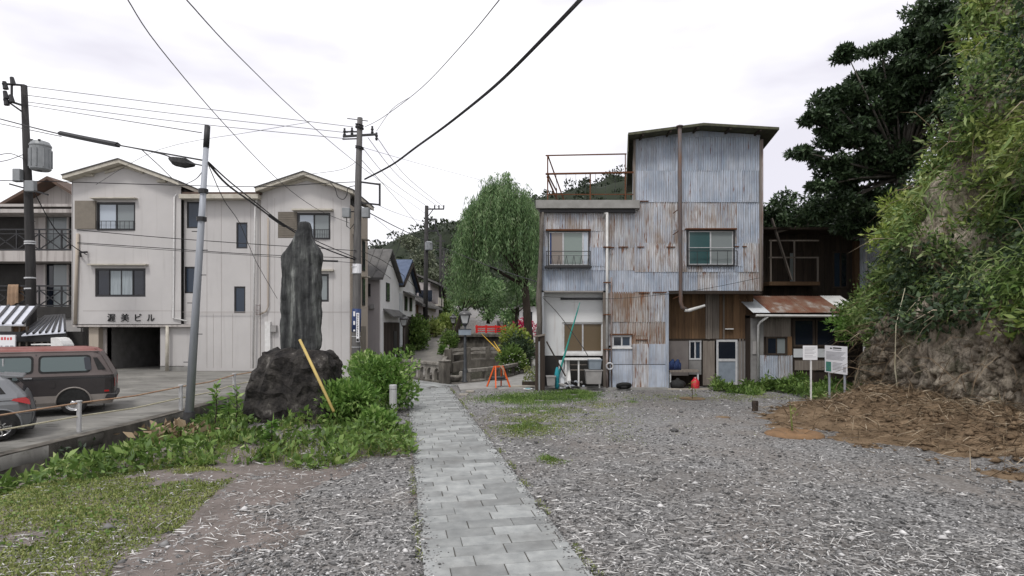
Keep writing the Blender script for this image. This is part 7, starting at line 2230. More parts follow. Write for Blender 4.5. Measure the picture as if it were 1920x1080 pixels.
dk = [(1590, 105, 22.0, .55), (1652, 92, 22.5, .75), (1730, 30, 22.0, 1.0), (1765, 70, 21.5, 1.0), (1560, 185, 22.5, .85), (1600, 180, 23, .9), (1650, 150, 23.5, 1.0), (1690, 130, 23, 1.1), (1522, 222, 22.5, .55), (1580, 240, 23, .9),
      (1640, 235, 24, 1.2), (1700, 210, 23.5, 1.3), (1508, 285, 22.5, .5), (1550, 300, 23, .7), (1620, 300, 24, 1.0), (1690, 300, 24, 1.3), (1530, 350, 23, .55), (1590, 345, 24, .75), (1650, 372, 24.5, 1.1), (1745, 160, 22.5, 1.2), (1790, 30, 21.5, 1.1), (1835, 15, 21, 1.1), (1800, 120, 21.5, 1.1), (1670, 200, 24, 1.1), (1610, 215, 23.6, 1.0), (1660, 265, 24.3, 1.1), (1560, 260, 23.2, .8), (1720, 260, 24, 1.2), (1640, 330, 24.4, 1.1), (1575, 385, 24.0, .9), (1625, 400, 24.6, 1.0), (1530, 400, 24.5, .7), (1700, 370, 24.5, 1.1), (1590, 425, 25.2, .8), (1490, 408, 25.0, .6), (1705, 75, 22.5, .9), (1545, 215, 22.8, .7), (1615, 265, 23.2, .8), (1680, 165, 22.8, .9), (1760, 215, 22.6, 1.1), (1740, 110, 22.2, 1.0), (1570, 325, 23.4, .7), (1620, 150, 22.8, .7), (1800, 190, 21.8, 1.0)]
base = Vector((14.6, 23.9, 0.2))
limb_tree('evergreen_tree', base, [(P(a, b, Y), R) for a, b, Y, R in dk], 'big dark evergreen tree leaning out over the roofs from the cliff', 'leaf_dark', 'bark_grey', (.11, .27), .42, 1900, .3, P(1690, 330, 24.0), 5, .95, (1.15, 1, .5), (0, 0, -.1))
# woodland edge behind the timber house
for k, (px, py, Y, R) in enumerate(((1465, 412, 34, 1.6), (1540, 405, 33, 1.7), (1610, 395, 31, 1.6))):
    c = P(px, py, Y)
    limb_tree('evergreen_tree', Vector((c.x, c.y, 0.5)), [(c + Vector((dx, dy, dz)), R * .75) for dx, dy, dz in ((-1, 0, 0), (1, .4, .1), (0, -.4, .6), (.3, .3, -.9), (-.8, .2, -.8))],
              ('leftmost', 'middle', 'rightmost')[k] + ' of the dark trees behind the timber house roof', 'leaf_dark', 'bark', (.18, .4), .4, 700, .2, c - Vector((0, 0, 1.6)), 60 + k, 1.0)

def willow():
    r = np.random.default_rng(17)
    base = Vector((1.25, 40.0, .45))
    t = thing('willow_tree', base, 'large weeping willow on the canal bank beside the iron house', 'tree')
    fork = Vector((.9, 40, 5.2))
    MB().tube([base, Vector((1.1, 40, 2.4)), fork], [.36, .29, .25], 10).build('trunk', 'bark', t, smooth=True)
    tops = [(-2.2, 39.4, 8.3), (-.9, 39.2, 10.4), (.2, 40.2, 11.4), (1.0, 39.5, 10.2), (-1.6, 41, 9.6), (.1, 38.6, 9.2), (-3.0, 40.2, 7.0), (1.5, 41, 9.0)]
    for p in tops:
        p = Vector(p)
        MB().tube([fork, (fork + p) / 2 + Vector((r.normal(scale=.2), r.normal(scale=.2), .5)), p], [.14, .08, .03], 6).build('limb', 'bark', t, smooth=True)
    # strands hang in bundles from the tips of the boughs, with gaps between the bundles
    nb = 92
    u, v = r.uniform(0, 2 * np.pi, nb), r.uniform(0, 1, nb) ** .5
    bx_ = -1.0 + 2.55 * v * np.cos(u); by_ = 40 + 2.5 * v * np.sin(u)
    bt = 12.2 - 2.0 * v ** 3 - .75 * np.maximum(0, -1.2 - bx_) + r.normal(scale=.45, size=nb)
    bl = r.uniform(1.8, 5.2, nb) + 2.6 * v * r.random(nb)
    k = np.repeat(np.arange(nb), 15)
    n = len(k)
    x, y = bx_[k] + r.normal(scale=.26, size=n), by_[k] + r.normal(scale=.26, size=n)
    ztop = bt[k] + r.normal(scale=.22, size=n) - .6 * ((x - bx_[k]) ** 2 + (y - by_[k]) ** 2)
    length = bl[k] * r.uniform(.55, 1.1, n)
    length = np.minimum(length, ztop - 2.9 - 1.8 * smooth((x + .3) / 1.0) - r.uniform(0, 1.8, n))
    m = 46
    f = np.linspace(0, 1, m)[None]
    ox, oy = (x + 1.0) * .09, (y - 40) * .09
    sway = r.normal(scale=.18, size=n)
    X = x[:, None] + ox[:, None] * f * 3 + sway[:, None] * np.sin(f * 3)
    Yy = y[:, None] + oy[:, None] * f * 3
    Z = ztop[:, None] - length[:, None] * f ** 1.1 + .3 * np.sin(np.pi * np.minimum(f * 3, 1))
    C = np.stack([X, Yy, Z], -1).reshape(-1, 3) + r.normal(scale=.06, size=(n * m, 3))
    D = r.normal(scale=.38, size=(n * m, 3)) + [0, 0, -1.0]
    leaves('crown', C, D, r.uniform(.16, .36, len(C)), .17, 'leaf_willow', t, rng=r)
    # fine twigs
    tw = MB()
    for k in range(0, n, 9):
        tw.tube([(X[k, q], Yy[k, q], Z[k, q]) for q in (0, 12, 24, 36, 45)], [.016, .012, .009, .007, .005], 3, False)
    tw.build('twigs', 'bark', t)['kind'] = 'stuff'
willow()
# second willow: dark leaning trunk on the left bank
limb_tree('willow_tree', Vector((-4.95, 47.5, .9)), [(Vector((-3.6, 47, 5.6)), 1.3), (Vector((-4.6, 46.5, 5.0)), 1.0), (Vector((-2.6, 47.5, 6.2)), 1.2), (Vector((-4.2, 48, 3.6)), .8), (Vector((-1.5, 48, 5.0)), 1.2)],
          'smaller willow with dark leaning trunk on the street bank', 'leaf_willow', 'bark', (.2, .4), .2, 480, .26, Vector((-4.0, 47.3, 3.6)), 71, 1.1, (1, 1, 1.3), (0, 0, -.9))
limb_tree('bank_tree', Vector((.35, 43.5, .7)), [(Vector((-.6, 43.5, 4.4)), .9), (Vector((.6, 44, 4.8)), 1.0), (Vector((1.6, 44, 4.6)), .9), (Vector((.2, 43, 5.4)), .9)],
          'slim dark trunked tree between the two willow trunks', 'leaf_willow', 'bark', (.2, .36), .24, 380, .17, Vector((.3, 43.5, 3.4)), 72, 1.0, (1, 1, 1), (0, 0, -.6))
# trees up the lane
for k, (px, py, Y, R, leaf, lab) in enumerate(((792, 500, 84, 3.4, 'leaf_olive', 'olive grey leafy tree above the lane roofs'), (834, 520, 78, 3.0, 'leaf_olive', 'olive tree right of the lane pole, partly behind wires'),
                                               (850, 575, 70, 2.2, 'leaf_cliff', 'green tree at the end of the lane'), (915, 560, 72, 3.0, 'leaf_willow', 'tree behind the red bridge, under the willow strands'), (985, 560, 66, 2.6, 'leaf_willow', 'tree behind the bank house roof beside the willow trunk'))):
    c = P(px, py, Y)
    r = np.random.default_rng(80 + k)
    cl_ = [(c + Vector((r.normal(scale=R * .45), r.normal(scale=R * .4), r.normal(scale=R * .35))), R * .5) for _ in range(9)]
    limb_tree('lane_tree', Vector((c.x, Y, float(Hraw(0, Y)))), cl_, lab, leaf, 'bark', (.25, .6), .42, 420, .25, c - Vector((0, 0, R * .7)), 90 + k, 1.0)

# ------------------------------------------------------------------ wooded hill
def hill():
    r = np.random.default_rng(55)
    sil = np.array([(-900, 560), (0, 520), (300, 500), (600, 478), (690, 462), (740, 441), (800, 414), (840, 404), (900, 388), (960, 366), (1040, 348), (1110, 330), (1160, 316), (1200, 322), (1300, 345), (1430, 400), (1500, 392), (1600, 350), (1750, 320), (2300, 300), (3400, 330)], float)
    Yr = 210.0
    xs = np.linspace(-330, 470, 170)
    ridge = 2.6 + (609 - np.interp(xs / Yr * F + 960, sil[:, 0], sil[:, 1])) * Yr / F - 5.5
    prof = np.array([(0, 0.02), (.25, .22), (.5, .55), (.75, .86), (1.0, 1.0), (1.25, .85), (1.7, .2)])
    t = np.linspace(0, 1.7, 36)
    hz = np.interp(t, prof[:, 0], prof[:, 1])
    X, Tt = np.meshgrid(xs, t)
    Yy = 112 + (Yr - 112) * Tt
    Xw = X * (.75 + .25 * Tt)
    Z = 3.0 + (ridge[None] - 3.0) * hz[:, None]
    Z = Z + (vnoise(Xw / 7, Yy / 7, 3) - .3) * 5.5 * np.minimum(1, hz[:, None] * 3) + (vnoise(Xw / 2.7, Yy / 2.7, 4) - .5) * 2.2
    V = np.stack([Xw, Yy, Z], -1).reshape(-1, 3)
    nx, nt = len(xs), len(t)
    i = (np.arange(nt - 1)[:, None] * nx + np.arange(nx - 1)[None]).ravel()
    o = fastmesh('hill', V, np.stack([i, i + 1, i + nx + 1, i + nx], 1), 'hill_floor', smooth=True)
    o['kind'] = 'structure'
    # the wood that covers it, one mass
    P4 = V.reshape(nt, nx, 3)
    n = 1500
    a, b = r.uniform(4, nt * .78, n), r.uniform(30, nx - 50, n)
    base = P4[a.astype(int), b.astype(int)] + r.normal(scale=1.5, size=(n, 3))
    C, D = clumps(base + [0, 0, -.2], r.uniform(1.4, 2.6, n), [60] * n, r)
    tag(leaves('hill_wood', C, D + [0, -.4, .5], r.uniform(.6, 1.2, len(C)), .6, 'leaf_hill', rng=r), 'dark wooded hillside behind the lane and the iron house', 'wood', kind='stuff')
hill()

# ------------------------------------------------------------------ shrubs and beds
def bush(name, c, size, n, L, ratio, leaf, label, seed, cat='shrub', nclump=14, stems=5, up=.5):
    r = np.random.default_rng(seed)
    c = Vector(c)
    t = thing(name, c, label, cat)
    cs = [np.array(c) + np.array([0, 0, size[2] * .55]) + unit(r.normal(size=3)) * r.uniform(.2, .8) * np.array(size) * [1, 1, .55] for _ in range(nclump)]
    C, D = clumps(cs, [max(size) * .36] * nclump, [n // nclump] * nclump, r, (1, 1, .85))
    C[:, 2] = np.maximum(C[:, 2], c.z + .02)
    leaves('foliage', C, D + [0, 0, up], r.uniform(*L, len(C)), ratio, leaf, t, rng=r)
    for k in range(stems):
        q = Vector(cs[k % nclump])
        MB().tube([c + Vector((r.normal(scale=.1), r.normal(scale=.1), -.05)), (c + q) / 2 + Vector((0, 0, .1)), q], [.025, .018, .008], 5).build('stem', 'bark', t)
    return t
bush('leafy_bush', (-3.75, 17.6, 0.0), (.85, .8, 1.62), 3600, (.10, .2), .5, 'leaf_bush', 'tall bright green bush behind the bollards', 101, nclump=22)
bush('leafy_bush', (-4.15, 15.0, 0.0), (.75, .65, 1.15), 3400, (.10, .22), .36, 'leaf_bush', 'bright green feathery bush at the foot of the monument', 102, nclump=20)
bush('leafy_bush', (-3.2, 14.0, 0.0), (.55, .45, .55), 1500, (.08, .17), .55, 'leaf_bush', 'low round leaved plant spreading onto the path edge', 103, nclump=12)
bush('leafy_bush', (-5.0, 20.5, 0.0), (.8, .8, 1.5), 1800, (.10, .2), .5, 'leaf_bush', 'green bush half hidden behind the monument and tall bush', 104)
bush('ivy_wall', (-7.15, 43.5, .65), (.38, 1.5, 2.4), 3200, (.14, .28), .55, 'leaf_weed', 'wall of ivy and shrubs beside the lane', 105, nclump=26)
bush('garden_shrub', (-6.9, 38.4, .35), (.4, 1.0, .9), 1000, (.1, .2), .5, 'leaf_weed', 'low garden shrub under the brown street lamp', 106)
bush('bank_shrub', (-4.55, 43.0, .6), (.5, .9, 1.4), 1500, (.12, .24), .5, 'leaf_weed', 'dark green shrub behind the near lamp on the bank', 107)
bush('bank_shrub', (-4.75, 40.5, .5), (.35, .5, .6), 600, (.12, .22), .5, 'leaf_bush', 'bright small plant on the street bank', 108)
bush('canal_shrub', (.05, 31.0, .0), (.9, .9, 1.25), 2800, (.1, .22), .5, 'leaf_weed', 'green shrub with white flowers leaning over the canal railing', 109, nclump=20)
bush('canal_shrub', (.35, 34.0, .1), (.7, .9, 1.7), 2200, (.12, .24), .45, 'leaf_dark', 'dark shrub behind the canal railing near the willow', 110, nclump=16)
bush('lime_shrub', (.35, 37.5, .4), (.9, .9, 2.0), 2200, (.14, .28), .5, 'leaf_lime', 'glowing lime green shrub between red bridge and willow', 111, nclump=18)
bush('azalea', (.9, 50.0, 1.2), (1.0, .7, 1.7), 1500, (.12, .24), .6, 'petal_red', 'crimson flowering azalea beyond the willow trunk', 112)
bush('lane_shrub', (-7.0, 53.5, 1.4), (.5, 1.5, 1.5), 900, (.2, .36), .5, 'leaf_fresh', 'yellowish planting along the lane wall', 113)
bush('bank_shrub', (-6.3, 57.0, 1.7), (.9, 1.8, 2.0), 1500, (.2, .4), .45, 'leaf_fresh', 'light green shrub where the lane bends at the canal', 114)
# white flowers on the canal shrub
r = np.random.default_rng(5)
C = np.array([.0, 30.4, .55]) + r.normal(scale=(.4, .25, .3), size=(60, 3))
o = pebbles('white_flowers', C, .04, 'white_paint', rng=r); tag(o, 'small white flowers on the canal shrub', 'flowers', kind='stuff')

def scatter(poly, n, r, mask=None):
    xs, ys = [p[0] for p in poly], [p[1] for p in poly]
    x, y = r.uniform(min(xs), max(xs), n), r.uniform(min(ys), max(ys), n)
    k = inside(poly, x, y)
    if mask is not None:
        k &= mask(x, y)
    return x[k], y[k]
gp = lambda *pts: [G(a, b).to_tuple()[:2] for a, b in pts]
def weeds():
    r = np.random.default_rng(77)
    # broad weeds on the bank round the monument
    bank = gp((330, 812), (470, 790), (640, 770), (745, 790), (780, 830), (775, 858), (690, 862), (600, 885), (480, 872), (330, 880), (150, 905), (60, 905), (200, 860))
    x, y = scatter(bank, 13000, r, lambda x, y: (vnoise(x * 1.5, y * 1.5, 2) > .36) & (x > np.interp(y, [3, 9.7, 13.2, 16, 19], [-8.6, -8.35, -7.8, -7.5, -7.3])))
    hgt = .05 + .50 * vnoise(x * 1.2, y * 1.2, 8) ** 1.6
    C = np.stack([x, y, H(x, y) + r.uniform(.0, 1, len(x)) * hgt], -1)
    tag(leaves('bank_weeds', C, r.normal(size=(len(C), 3)) * [1, 1, .5] + [0, 0, .7], r.uniform(.05, .24, len(C)), .40, 'leaf_weed', rng=r), kind='stuff')
    x, y = scatter(bank, 6500, r, lambda x, y: vnoise(x * 1.5, y * 1.5, 12) > .4)
    C = np.stack([x, y, H(x, y)], -1)
    tag(blades('bank_grass', C, r.normal(scale=.5, size=(len(C), 3)) + [0, 0, 1], r.uniform(.15, .5, len(C)), .016, 'leaf_moss', rng=r), kind='stuff')
    # trailing plants on the ditch edge
    n = 3200
    y = r.uniform(8.8, 20, n); x = np.interp(y, [p[1] for p in DITCH_R], [p[0] for p in DITCH_R]) + r.normal(.05, .16, n)
    C = np.stack([x, y, Hraw(x, y) + r.uniform(-.25, .22, n)], -1)[vnoise(y * .8, y * 0, 4) > .28]
    tag(leaves('ditch_weeds', C, r.normal(size=(len(C), 3)) + [-.4, 0, .3], r.uniform(.1, .26, len(C)), .35, 'leaf_weed', rng=r), kind='stuff')
    n = 1500
    y = r.uniform(12.5, 21, n); x = np.interp(y, [p[1] for p in DITCH_L], [p[0] for p in DITCH_L]) + r.uniform(.0, .14, n)
    C = np.stack([x, y, Hraw(x, y) - r.uniform(.1, 1.3, n)], -1)[vnoise(y * 1.2, y * 0, 14) > .45]
    tag(leaves('wall_ferns', C, r.normal(size=(len(C), 3)) + [.9, -.3, -.4], r.uniform(.08, .22, len(C)), .3, 'leaf_dark', rng=r), kind='stuff')
    # mossy turf, lower left
    turf = gp((-20, 905), (140, 888), (360, 868), (450, 890), (380, 945), (330, 1000), (230, 1050), (190, 1100), (-300, 1100), (-300, 920))
    m1 = lambda x, y: vnoise(x * 1.0, y * 1.0, 22) + .5 * vnoise(x * 4, y * 4, 23) > .42 + .2 * np.random.default_rng(1).random(len(x))
    x, y = scatter(turf, 150000, r, m1)
    C = np.stack([x, y, H(x, y) - .01], -1)
    tag(blades('mossy_turf', C, r.normal(scale=.9, size=(len(C), 3)) + [0, 0, .8], r.uniform(.04, .13, len(C)), r.uniform(.010, .022, len(C)), 'leaf_moss', droop=.5, rng=r), kind='stuff')
    x, y = scatter(turf, 5000, r, lambda x, y: vnoise(x * 1.1 + 5, y * 1.1, 25) > .5)
    C = np.stack([x, y, H(x, y) + .02], -1)
    tag(leaves('clover', C, r.normal(size=(len(C), 3)) * [1, 1, .3] + [0, 0, .3], r.uniform(.03, .08, len(C)), .7, 'leaf_weed', rng=r), kind='stuff')
    # grass tufts on the right gravel
    def patch(px, py, rx, ry, n, hh, mat):
        c = G(px, py)
        kx = c.y / F
        x = c.x + r.normal(scale=rx * kx * .5, size=n)
        y = F * H0 / (np.clip(py + r.normal(scale=ry * .5, size=n), 612, 2000) - HOR)
        k = (vnoise(x * 2.2, y * 2.2, 41) > .3) & ~cover(x, y)
        x, y = x[k], y[k]
        C = np.stack([x, y, H(x, y) - .01], -1)
        return C, r.normal(scale=.6, size=(len(C), 3)) + [0, 0, 1.0], r.uniform(.5, 1.2, len(C)) * hh
    for nm, mat, lst in (('grass_patch', 'leaf_weed', ((990, 748, 85, 10, 11000, .13), (1085, 742, 34, 10, 3500, .17), (1060, 738, 60, 5, 2600, .14), (1010, 770, 50, 8, 1500, .09), (985, 800, 45, 14, 1800, .09), (1035, 860, 24, 8, 700, .09), (1180, 752, 14, 5, 300, .12))),
                         ('grass_patch', 'leaf_moss', ((1000, 790, 90, 22, 4200, .07), (985, 806, 60, 16, 2600, .07), (1100, 785, 90, 20, 1600, .06), (1040, 862, 26, 8, 500, .08), (1075, 770, 60, 16, 900, .10), (1170, 822, 40, 10, 250, .05), (950, 770, 40, 10, 800, .06), (1150, 790, 200, 40, 500, .06),
                                                       (1120, 760, 60, 10, 700, .10), (1250, 745, 120, 8, 1500, .07), (1400, 745, 90, 8, 1600, .08)))):
        A = [patch(*q[:5], q[5], mat) for q in lst]
        tag(blades(nm, *[np.concatenate([a[i] for a in A]) for i in range(3)], .014, mat, droop=.3, rng=r), kind='stuff')
    # rank weeds in front of the shed
    n = 9000
    x = r.uniform(7.9, 13.2, n); y = 23.4 - r.uniform(0, 1, n) ** 1.4 * (1.2 + .9 * vnoise(x * .8, x * 0, 3))
    hgt = (.04 + .85 * vnoise(x * 1.6, y * 1.4, 18) ** 2) * np.clip((y - 21.4) / 1.4, .15, 1)
    kk = vnoise(x * 2.0, y * 2.0, 19) > .3
    x, y, hgt = x[kk], y[kk], hgt[kk]; n = len(x)
    C = np.stack([x, y, r.uniform(0, 1, n) * hgt], -1)
    tag(leaves('shed_weeds', C, r.normal(size=(n, 3)) * [1, 1, .6] + [0, 0, .7], r.uniform(.10, .28, n), .3, 'leaf_weed', rng=r), kind='stuff')
    # foot of the cliff by the boards
    x = r.uniform(10.2, 12.2, 3000); y = r.uniform(18.2, 22.5, 3000)
    C = np.stack([x, y, r.uniform(0, .5, 3000) * vnoise(x, y, 3)], -1)
    tag(leaves('cliff_foot_weeds', C, r.normal(size=(3000, 3)) + [0, 0, .7], r.uniform(.08, .24, 3000), .3, 'leaf_weed', rng=r), kind='stuff')
    # dead leaves heap by the steel pole
    n = 260
    c = G(335, 826)
    C = np.stack([c.x + r.normal(scale=.35, size=n), c.y + r.normal(scale=.25, size=n), r.uniform(.05, .28, n)], -1)
    tag(leaves('dead_leaves', C, r.normal(size=(n, 3)), r.uniform(.12, .3, n), .5, 'dead_leaf', rng=r), 'heap of tan dead leaves by the steel pole', 'dead leaves', kind='stuff')
weeds()
# tall seedlings
for k, (px, py, ph, lab) in enumerate(((402, 812, 92, 'tallest leafy seedling left of the monument'), (440, 812, 84, 'second leafy seedling close to the boulder'), (425, 800, 50, 'short seedling between the two tall ones'), (505, 842, 50, 'small seedling in front of the boulder'))):
    c = G(px, py)
    s = c.y / F
    r = np.random.default_rng(200 + k)
    t = thing('seedling', c, lab, 'seedling', 'seedlings on the bank')
    top = Vector((c.x + .05, c.y, ph * s))
    MB().tube([c, c + (top - c) * .5 + Vector((.03, 0, 0)), top], [.018, .014, .006], 6).build('stem', 'bark', t)
    n = 46
    f = r.uniform(.35, 1.0, n)
    C = np.array(c)[None] + (np.array(top) - np.array(c))[None] * f[:, None] + r.normal(scale=.01, size=(n, 3))
    leaves('leaves', C, r.normal(size=(n, 3)) * [1, 1, .3] + [0, 0, .35], r.uniform(.12, .26, n), .42, 'leaf_bush', t, rng=r)

# ------------------------------------------------------------------ dug earth, straw, gravel
def loose_ground():
    r = np.random.default_rng(99)
    xs, ys = np.arange(4.6, 12.6, .12), np.arange(5.5, 20.5, .12)
    X, Y = np.meshgrid(xs, ys)
    edge = np.interp(Y, [5.5, 9, 12, 14.5, 16.5, 20], [9.4, 8.8, 8.2, 7.2, 6.3, 10.2])
    m = np.clip((X - edge) / .9 + (vnoise(X * 1.2, Y * 1.2, 4) - .5) * 1.6, -1, 1)
    Z = H(X, Y) + .035 * m + .05 * (vnoise(X * 2.5, Y * 2.5, 9) - .5) * (m > 0)
    V = np.stack([X, Y, Z], -1).reshape(-1, 3)
    nx, ny = len(xs), len(ys)
    i = (np.arange(ny - 1)[:, None] * nx + np.arange(nx - 1)[None]).ravel()
    Fi = np.stack([i, i + 1, i + nx + 1, i + nx], 1)
    Fi = Fi[(m.reshape(-1)[Fi] > -.6).any(1)]
    fastmesh('earth_bank', V, Fi, 'earth', smooth=True)['kind'] = 'structure'
    def onearth(x, y):
        return x - np.interp(y, [5.5, 9, 12, 14.5, 16.5, 20], [9.4, 8.7, 8.2, 7.3, 6.6, 10.2]) + (vnoise(x * 1.2, y * 1.2, 4) - .5) * 1.4
    # bare brownish soil with the turf, lower left
    xs, ys = np.arange(-9.5, -1.2, .12), np.arange(4.6, 13.0, .12)
    X, Y = np.meshgrid(xs, ys)
    px, py = X / Y * F + 960, HOR + F * H0 / Y
    reach = np.interp(py, [840, 880, 920, 1000, 1080, 1200], [620, 640, 560, 480, 430, 380])
    m = np.clip((reach - px) / 130 + (vnoise(X * 1.1, Y * 1.1, 34) - .5) * 2.4 + .3, -1, 1)
    Z = H(X, Y) + .012 * m + .02 * (vnoise(X * 3, Y * 3, 9) - .5) * (m > 0)
    Z[X < np.interp(Y, [3, 9.7, 13.2, 16, 19], [-8.6, -8.35, -7.8, -7.5, -7.3])] -= .2
    V = np.stack([X, Y, Z], -1).reshape(-1, 3)
    nx, ny = len(xs), len(ys)
    i = (np.arange(ny - 1)[:, None] * nx + np.arange(nx - 1)[None]).ravel()
    Fi = np.stack([i, i + 1, i + nx + 1, i + nx], 1)
    Fi = Fi[(m.reshape(-1)[Fi] > -.6).any(1)]
    fastmesh('bare_soil', V, Fi, 'soil_pink', smooth=True)['kind'] = 'structure'
    # cut straw and roots on the heap
    n = 15000
    x, y = r.uniform(6.5, 11.6, n), r.uniform(6, 18.6, n)
    k = (onearth(x, y) > -.3 + r.normal(scale=.4, size=n)) & (r.random(n) < .10 + .9 * np.exp(-((x - 10.4) / 1.3) ** 2))
    x, y = x[k], y[k]
    C = np.stack([x, y, H(x, y) + r.uniform(.03, .12, len(x))], -1)
    D = r.normal(size=(len(C), 3)) * [1, .8, .38] + [0, 0, .12]
    tag(blades('cut_straw', C, D, r.uniform(.12, .55, len(C)), r.uniform(.008, .02, len(C)), 'straw', droop=.12, rng=r), kind='stuff')
    tag(pebbles('earth_clods', np.stack([x[:2500], y[:2500], H(x[:2500], y[:2500]) + .03], -1), r.uniform(.015, .07, min(2500, len(x))), 'earth', rng=r), kind='stuff')
    # loose stones over the lot: denser near the camera
    def field(n, y0, y1):
        u = r.random(n)
        y = 1.0 / (1 / y0 + (1 / y1 - 1 / y0) * u)
        x = r.uniform(-1, 1, n) * (y * .92 + .4)
        k = ~cover(x, y) & ~inside(DITCH, x, y) & (x < 11.2) & (x > np.interp(y, [3, 9.7, 13.2, 16, 21], [-8.5, -8.3, -7.8, -7.4, -7.1])) & (onearth(x, y) < .1) & (y < 23.3)
        k &= ~((x < -2.8) & (y > 21.5))
        k &= vnoise(x * .7, y * .7, 61) > .12
        return x[k], y[k]
    x, y = field(62000, 4.6, 23.2)
    R = r.uniform(.008, .02, len(x)) * (1 + .035 * y)
    big = r.random(len(x)) < .05
    R[big] *= 1.7
    R[r.random(len(x)) < .006] *= 2.6
    tag(pebbles('gravel_stones', np.stack([x, y, H(x, y) + R * .2], -1), R, 'pebble', rng=r), kind='stuff')
    x, y = field(21000, 4.6, 21.0)
    k = vnoise(x * .6, y * .6, 66) + r.normal(scale=.1, size=len(x)) > .36
    x, y = x[k], y[k]
    C = np.stack([x, y, H(x, y) + .02 + r.uniform(0, .012, len(x))], -1)
    tag(blades('pale_splinters', C, r.normal(size=(len(C), 3)) * [1, .8, .10], r.uniform(.05, .21, len(C)), r.uniform(.005, .013, len(C)), 'chip', droop=.05, rng=r), kind='stuff')
loose_ground()
def path_edges():
    r = np.random.default_rng(123)
    # grit swept onto the slabs, and moss and tufts along both edges
    n = 2600
    v = 21 * r.random(n) ** 1.4 - 1.0
    e = np.abs(r.normal(scale=.10, size=n))
    u = np.where(r.random(n) < .5, e - .03, PATH_W - e + .03)
    x, y = PATH_L0.x + PS.x * u + PD.x * v, PATH_L0.y + PS.y * u + PD.y * v
    R = r.uniform(.006, .014, n) * (1 + .03 * y)
    tag(pebbles('path_grit', np.stack([x, y, np.full(n, .034)], -1), R, 'pebble', rng=r), kind='stuff')
    n = 3800
    v = 20 * r.random(n) ** 1.2 - 1.0
    u = np.where(r.random(n) < .35, r.normal(-.03, .03, n), PATH_W + r.normal(.04, .035, n))
    k = vnoise(v * 1.6, u * 0 + np.round(u) * 7, 71) > .5
    u, v = u[k], v[k]
    x, y = PATH_L0.x + PS.x * u + PD.x * v, PATH_L0.y + PS.y * u + PD.y * v
    C = np.stack([x, y, H(x, y)], -1)
    tag(blades('edge_moss', C, r.normal(scale=.7, size=(len(C), 3)) + [0, 0, .9], r.uniform(.03, .09, len(C)), .012, 'leaf_moss', rng=r), kind='stuff')
path_edges()
for (px, py, lab) in ((1486, 812, 'bare staked sapling inside the orange rope ring'),):
    c = G(px, py)
    t = thing('sapling', c, lab, 'sapling')
    MB().tube([c, c + Vector((-.03, 0, .35)), c + Vector((-.06, 0, .66))], [.022, .018, .012], 6).build('stem', 'leaf_moss', t)
    r = np.random.default_rng(4)
    leaves('leaves', np.array(c) + np.stack([r.normal(scale=.03, size=14), r.normal(scale=.03, size=14), r.uniform(.35, .7, 14)], -1), r.normal(size=(14, 3)) + [0, 0, 1], .10, .4, 'leaf_moss', t, rng=r)
c = G(1490, 816)
o = MB().lathe([(.62, -.03), (.55, .05), (.42, .10), (.30, .07), (.18, .02), (.02, .01)], c, 22)
for i_, v_ in enumerate(o.v):
    w_ = 1 + .18 * (float(vnoise(v_[0] * 4, v_[1] * 4, 5)) - .5)
    o.v[i_] = (c.x + (v_[0] - c.x) * w_ * 1.15, c.y + (v_[1] - c.y) * w_, v_[2] + .03 * (float(vnoise(v_[0] * 9, v_[1] * 9, 6)) - .5))
tag(o.build('soil_ring', 'soil_orange', smooth=True), 'ring of orange brown soil heaped round the sapling', 'soil ring')
c = G(1416, 770)
o = MB().lathe([(.10, -.05), (.09, .1), (.10, .24), (.085, .30)], c, 7).build('cut_stump', 'wood_dark'); tag(o, 'short dark cut stump standing in the gravel', 'stump')
c = G(1298, 748)
t = thing('pit_sapling', c, 'thin leafless sapling in a shallow dark pit before the bay', 'sapling')
MB().lathe([(.42, .0), (.45, .025), (.2, .03), (.05, .012)], c, 14).build('pit_rim', 'earth', t)
MB().tube([c, c + Vector((.01, 0, .5))], [.014, .008], 5).build('stem', 'bark', t)
r = np.random.default_rng(6)
leaves('leaves', np.array(c) + np.stack([r.normal(scale=.06, size=24), r.normal(scale=.05, size=24), r.uniform(.15, .6, 24)], -1), r.normal(size=(24, 3)) + [0, 0, .6], .11, .4, 'leaf_moss', t, rng=r)
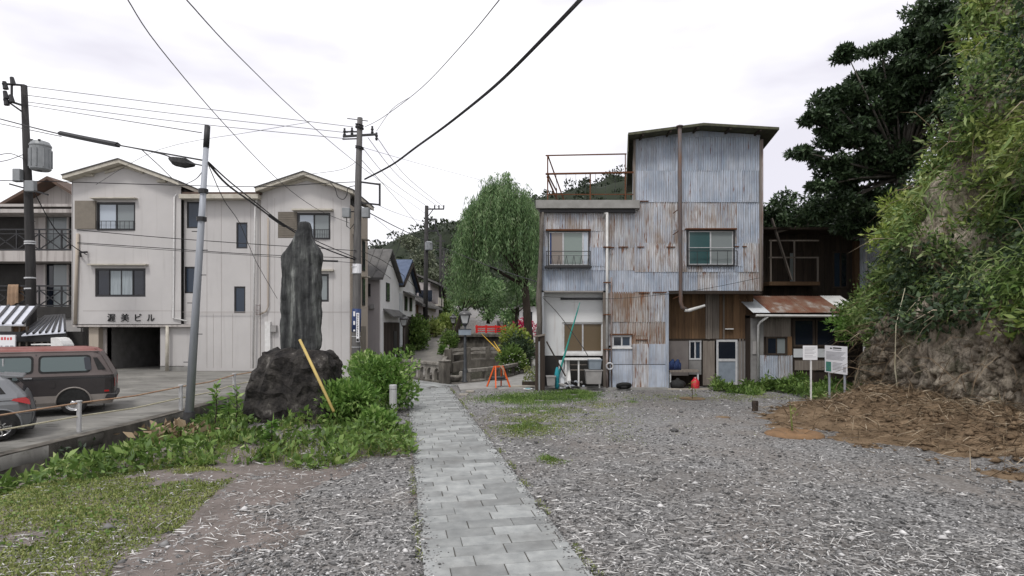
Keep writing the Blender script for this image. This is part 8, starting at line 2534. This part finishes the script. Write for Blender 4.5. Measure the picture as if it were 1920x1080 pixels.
# pale pipe along the foot of the cliff and bare stems
o = MB().tube([Vector((10.9, 19.2, .12)), Vector((11.0, 17.0, .50)), Vector((10.95, 15.5, .52)), Vector((10.9, 13.6, .40)), Vector((10.85, 11.5, .36)), Vector((10.8, 8.0, .3))], .028, 6)
tag(o.build('ground_pipe', 'pipe_white', smooth=True), 'pale pipe lying along the foot of the cliff', 'pipe')
for k, (pts, lab) in enumerate((([(1688, 768, 16.4), (1678, 690, 16.4), (1680, 610, 16.4), (1697, 540, 16.5)], 'long pale bare stem standing against the rock face'), ([(1817, 806, 14.2), (1840, 740, 14.2), (1860, 672, 14.3)], 'slanting pale stem at the right end of the rock face'))):
    o = MB().tube([P(*p) for p in pts], [.018, .014, .012, .006][:len(pts)], 5)
    tag(o.build('bare_stem', 'rope_cream', smooth=True), lab, 'stem')

# yellow guarded stay wires at the canal
for pts, lab in (([(903, 626, 36.0), (925, 648, 33.5), (946, 671, 31.2)], 'longer yellow stay guard slanting down into the canal shrub'), ([(926, 640, 33.5), (934, 653, 32.4), (944, 668, 31.3)], 'shorter yellow stay guard beside the longer one')):
    o = MB().tube([P(*p) for p in pts], [.02, .035, .045], 6)
    tag(o.build('stay_guard', 'yellow_guy', smooth=True), lab, 'stay wire')
# white picket fence at the lane corner
t = thing('picket_fence', (-7.2, 32.6, 0.0), 'tiny white picket fence at the foot of the lane house', 'fence')
for k in range(8):
    x = -7.45 + k * .085
    MB().box(x, x + .045, 32.58, 32.61, 0.0, .55 + .03 * (k % 2)).build('picket', 'white_paint', t)
for z in (.15, .42):
    MB().box(-7.47, -6.8, 32.62, 32.65, z, z + .05).build('rail', 'white_paint', t)
MB().box(-6.62, -6.57, 33.2, 33.25, .02, .95).build('end_post', 'white_paint', t)
# small green roofed stand up the lane
t = thing('green_roof_stand', (-7.2, 56.0, 1.6), 'small stand with green plastic roof up the lane', 'stand')
MB().prism([(-7.75, 3.0), (-7.3, 3.25), (-6.85, 3.0), (-6.85, 2.93), (-7.3, 3.16), (-7.75, 2.93)], 55.4, 56.6, 'y').build('roof', 'green_plastic', t)
for x in (-7.7, -6.95):
    MB().box(x, x + .06, 55.5, 55.56, 1.6, 2.96).build('post', 'wood_brown', t)
MB().box(-7.7, -6.9, 55.6, 56.4, 1.6, 2.35).build('counter', 'wood_brown', t)
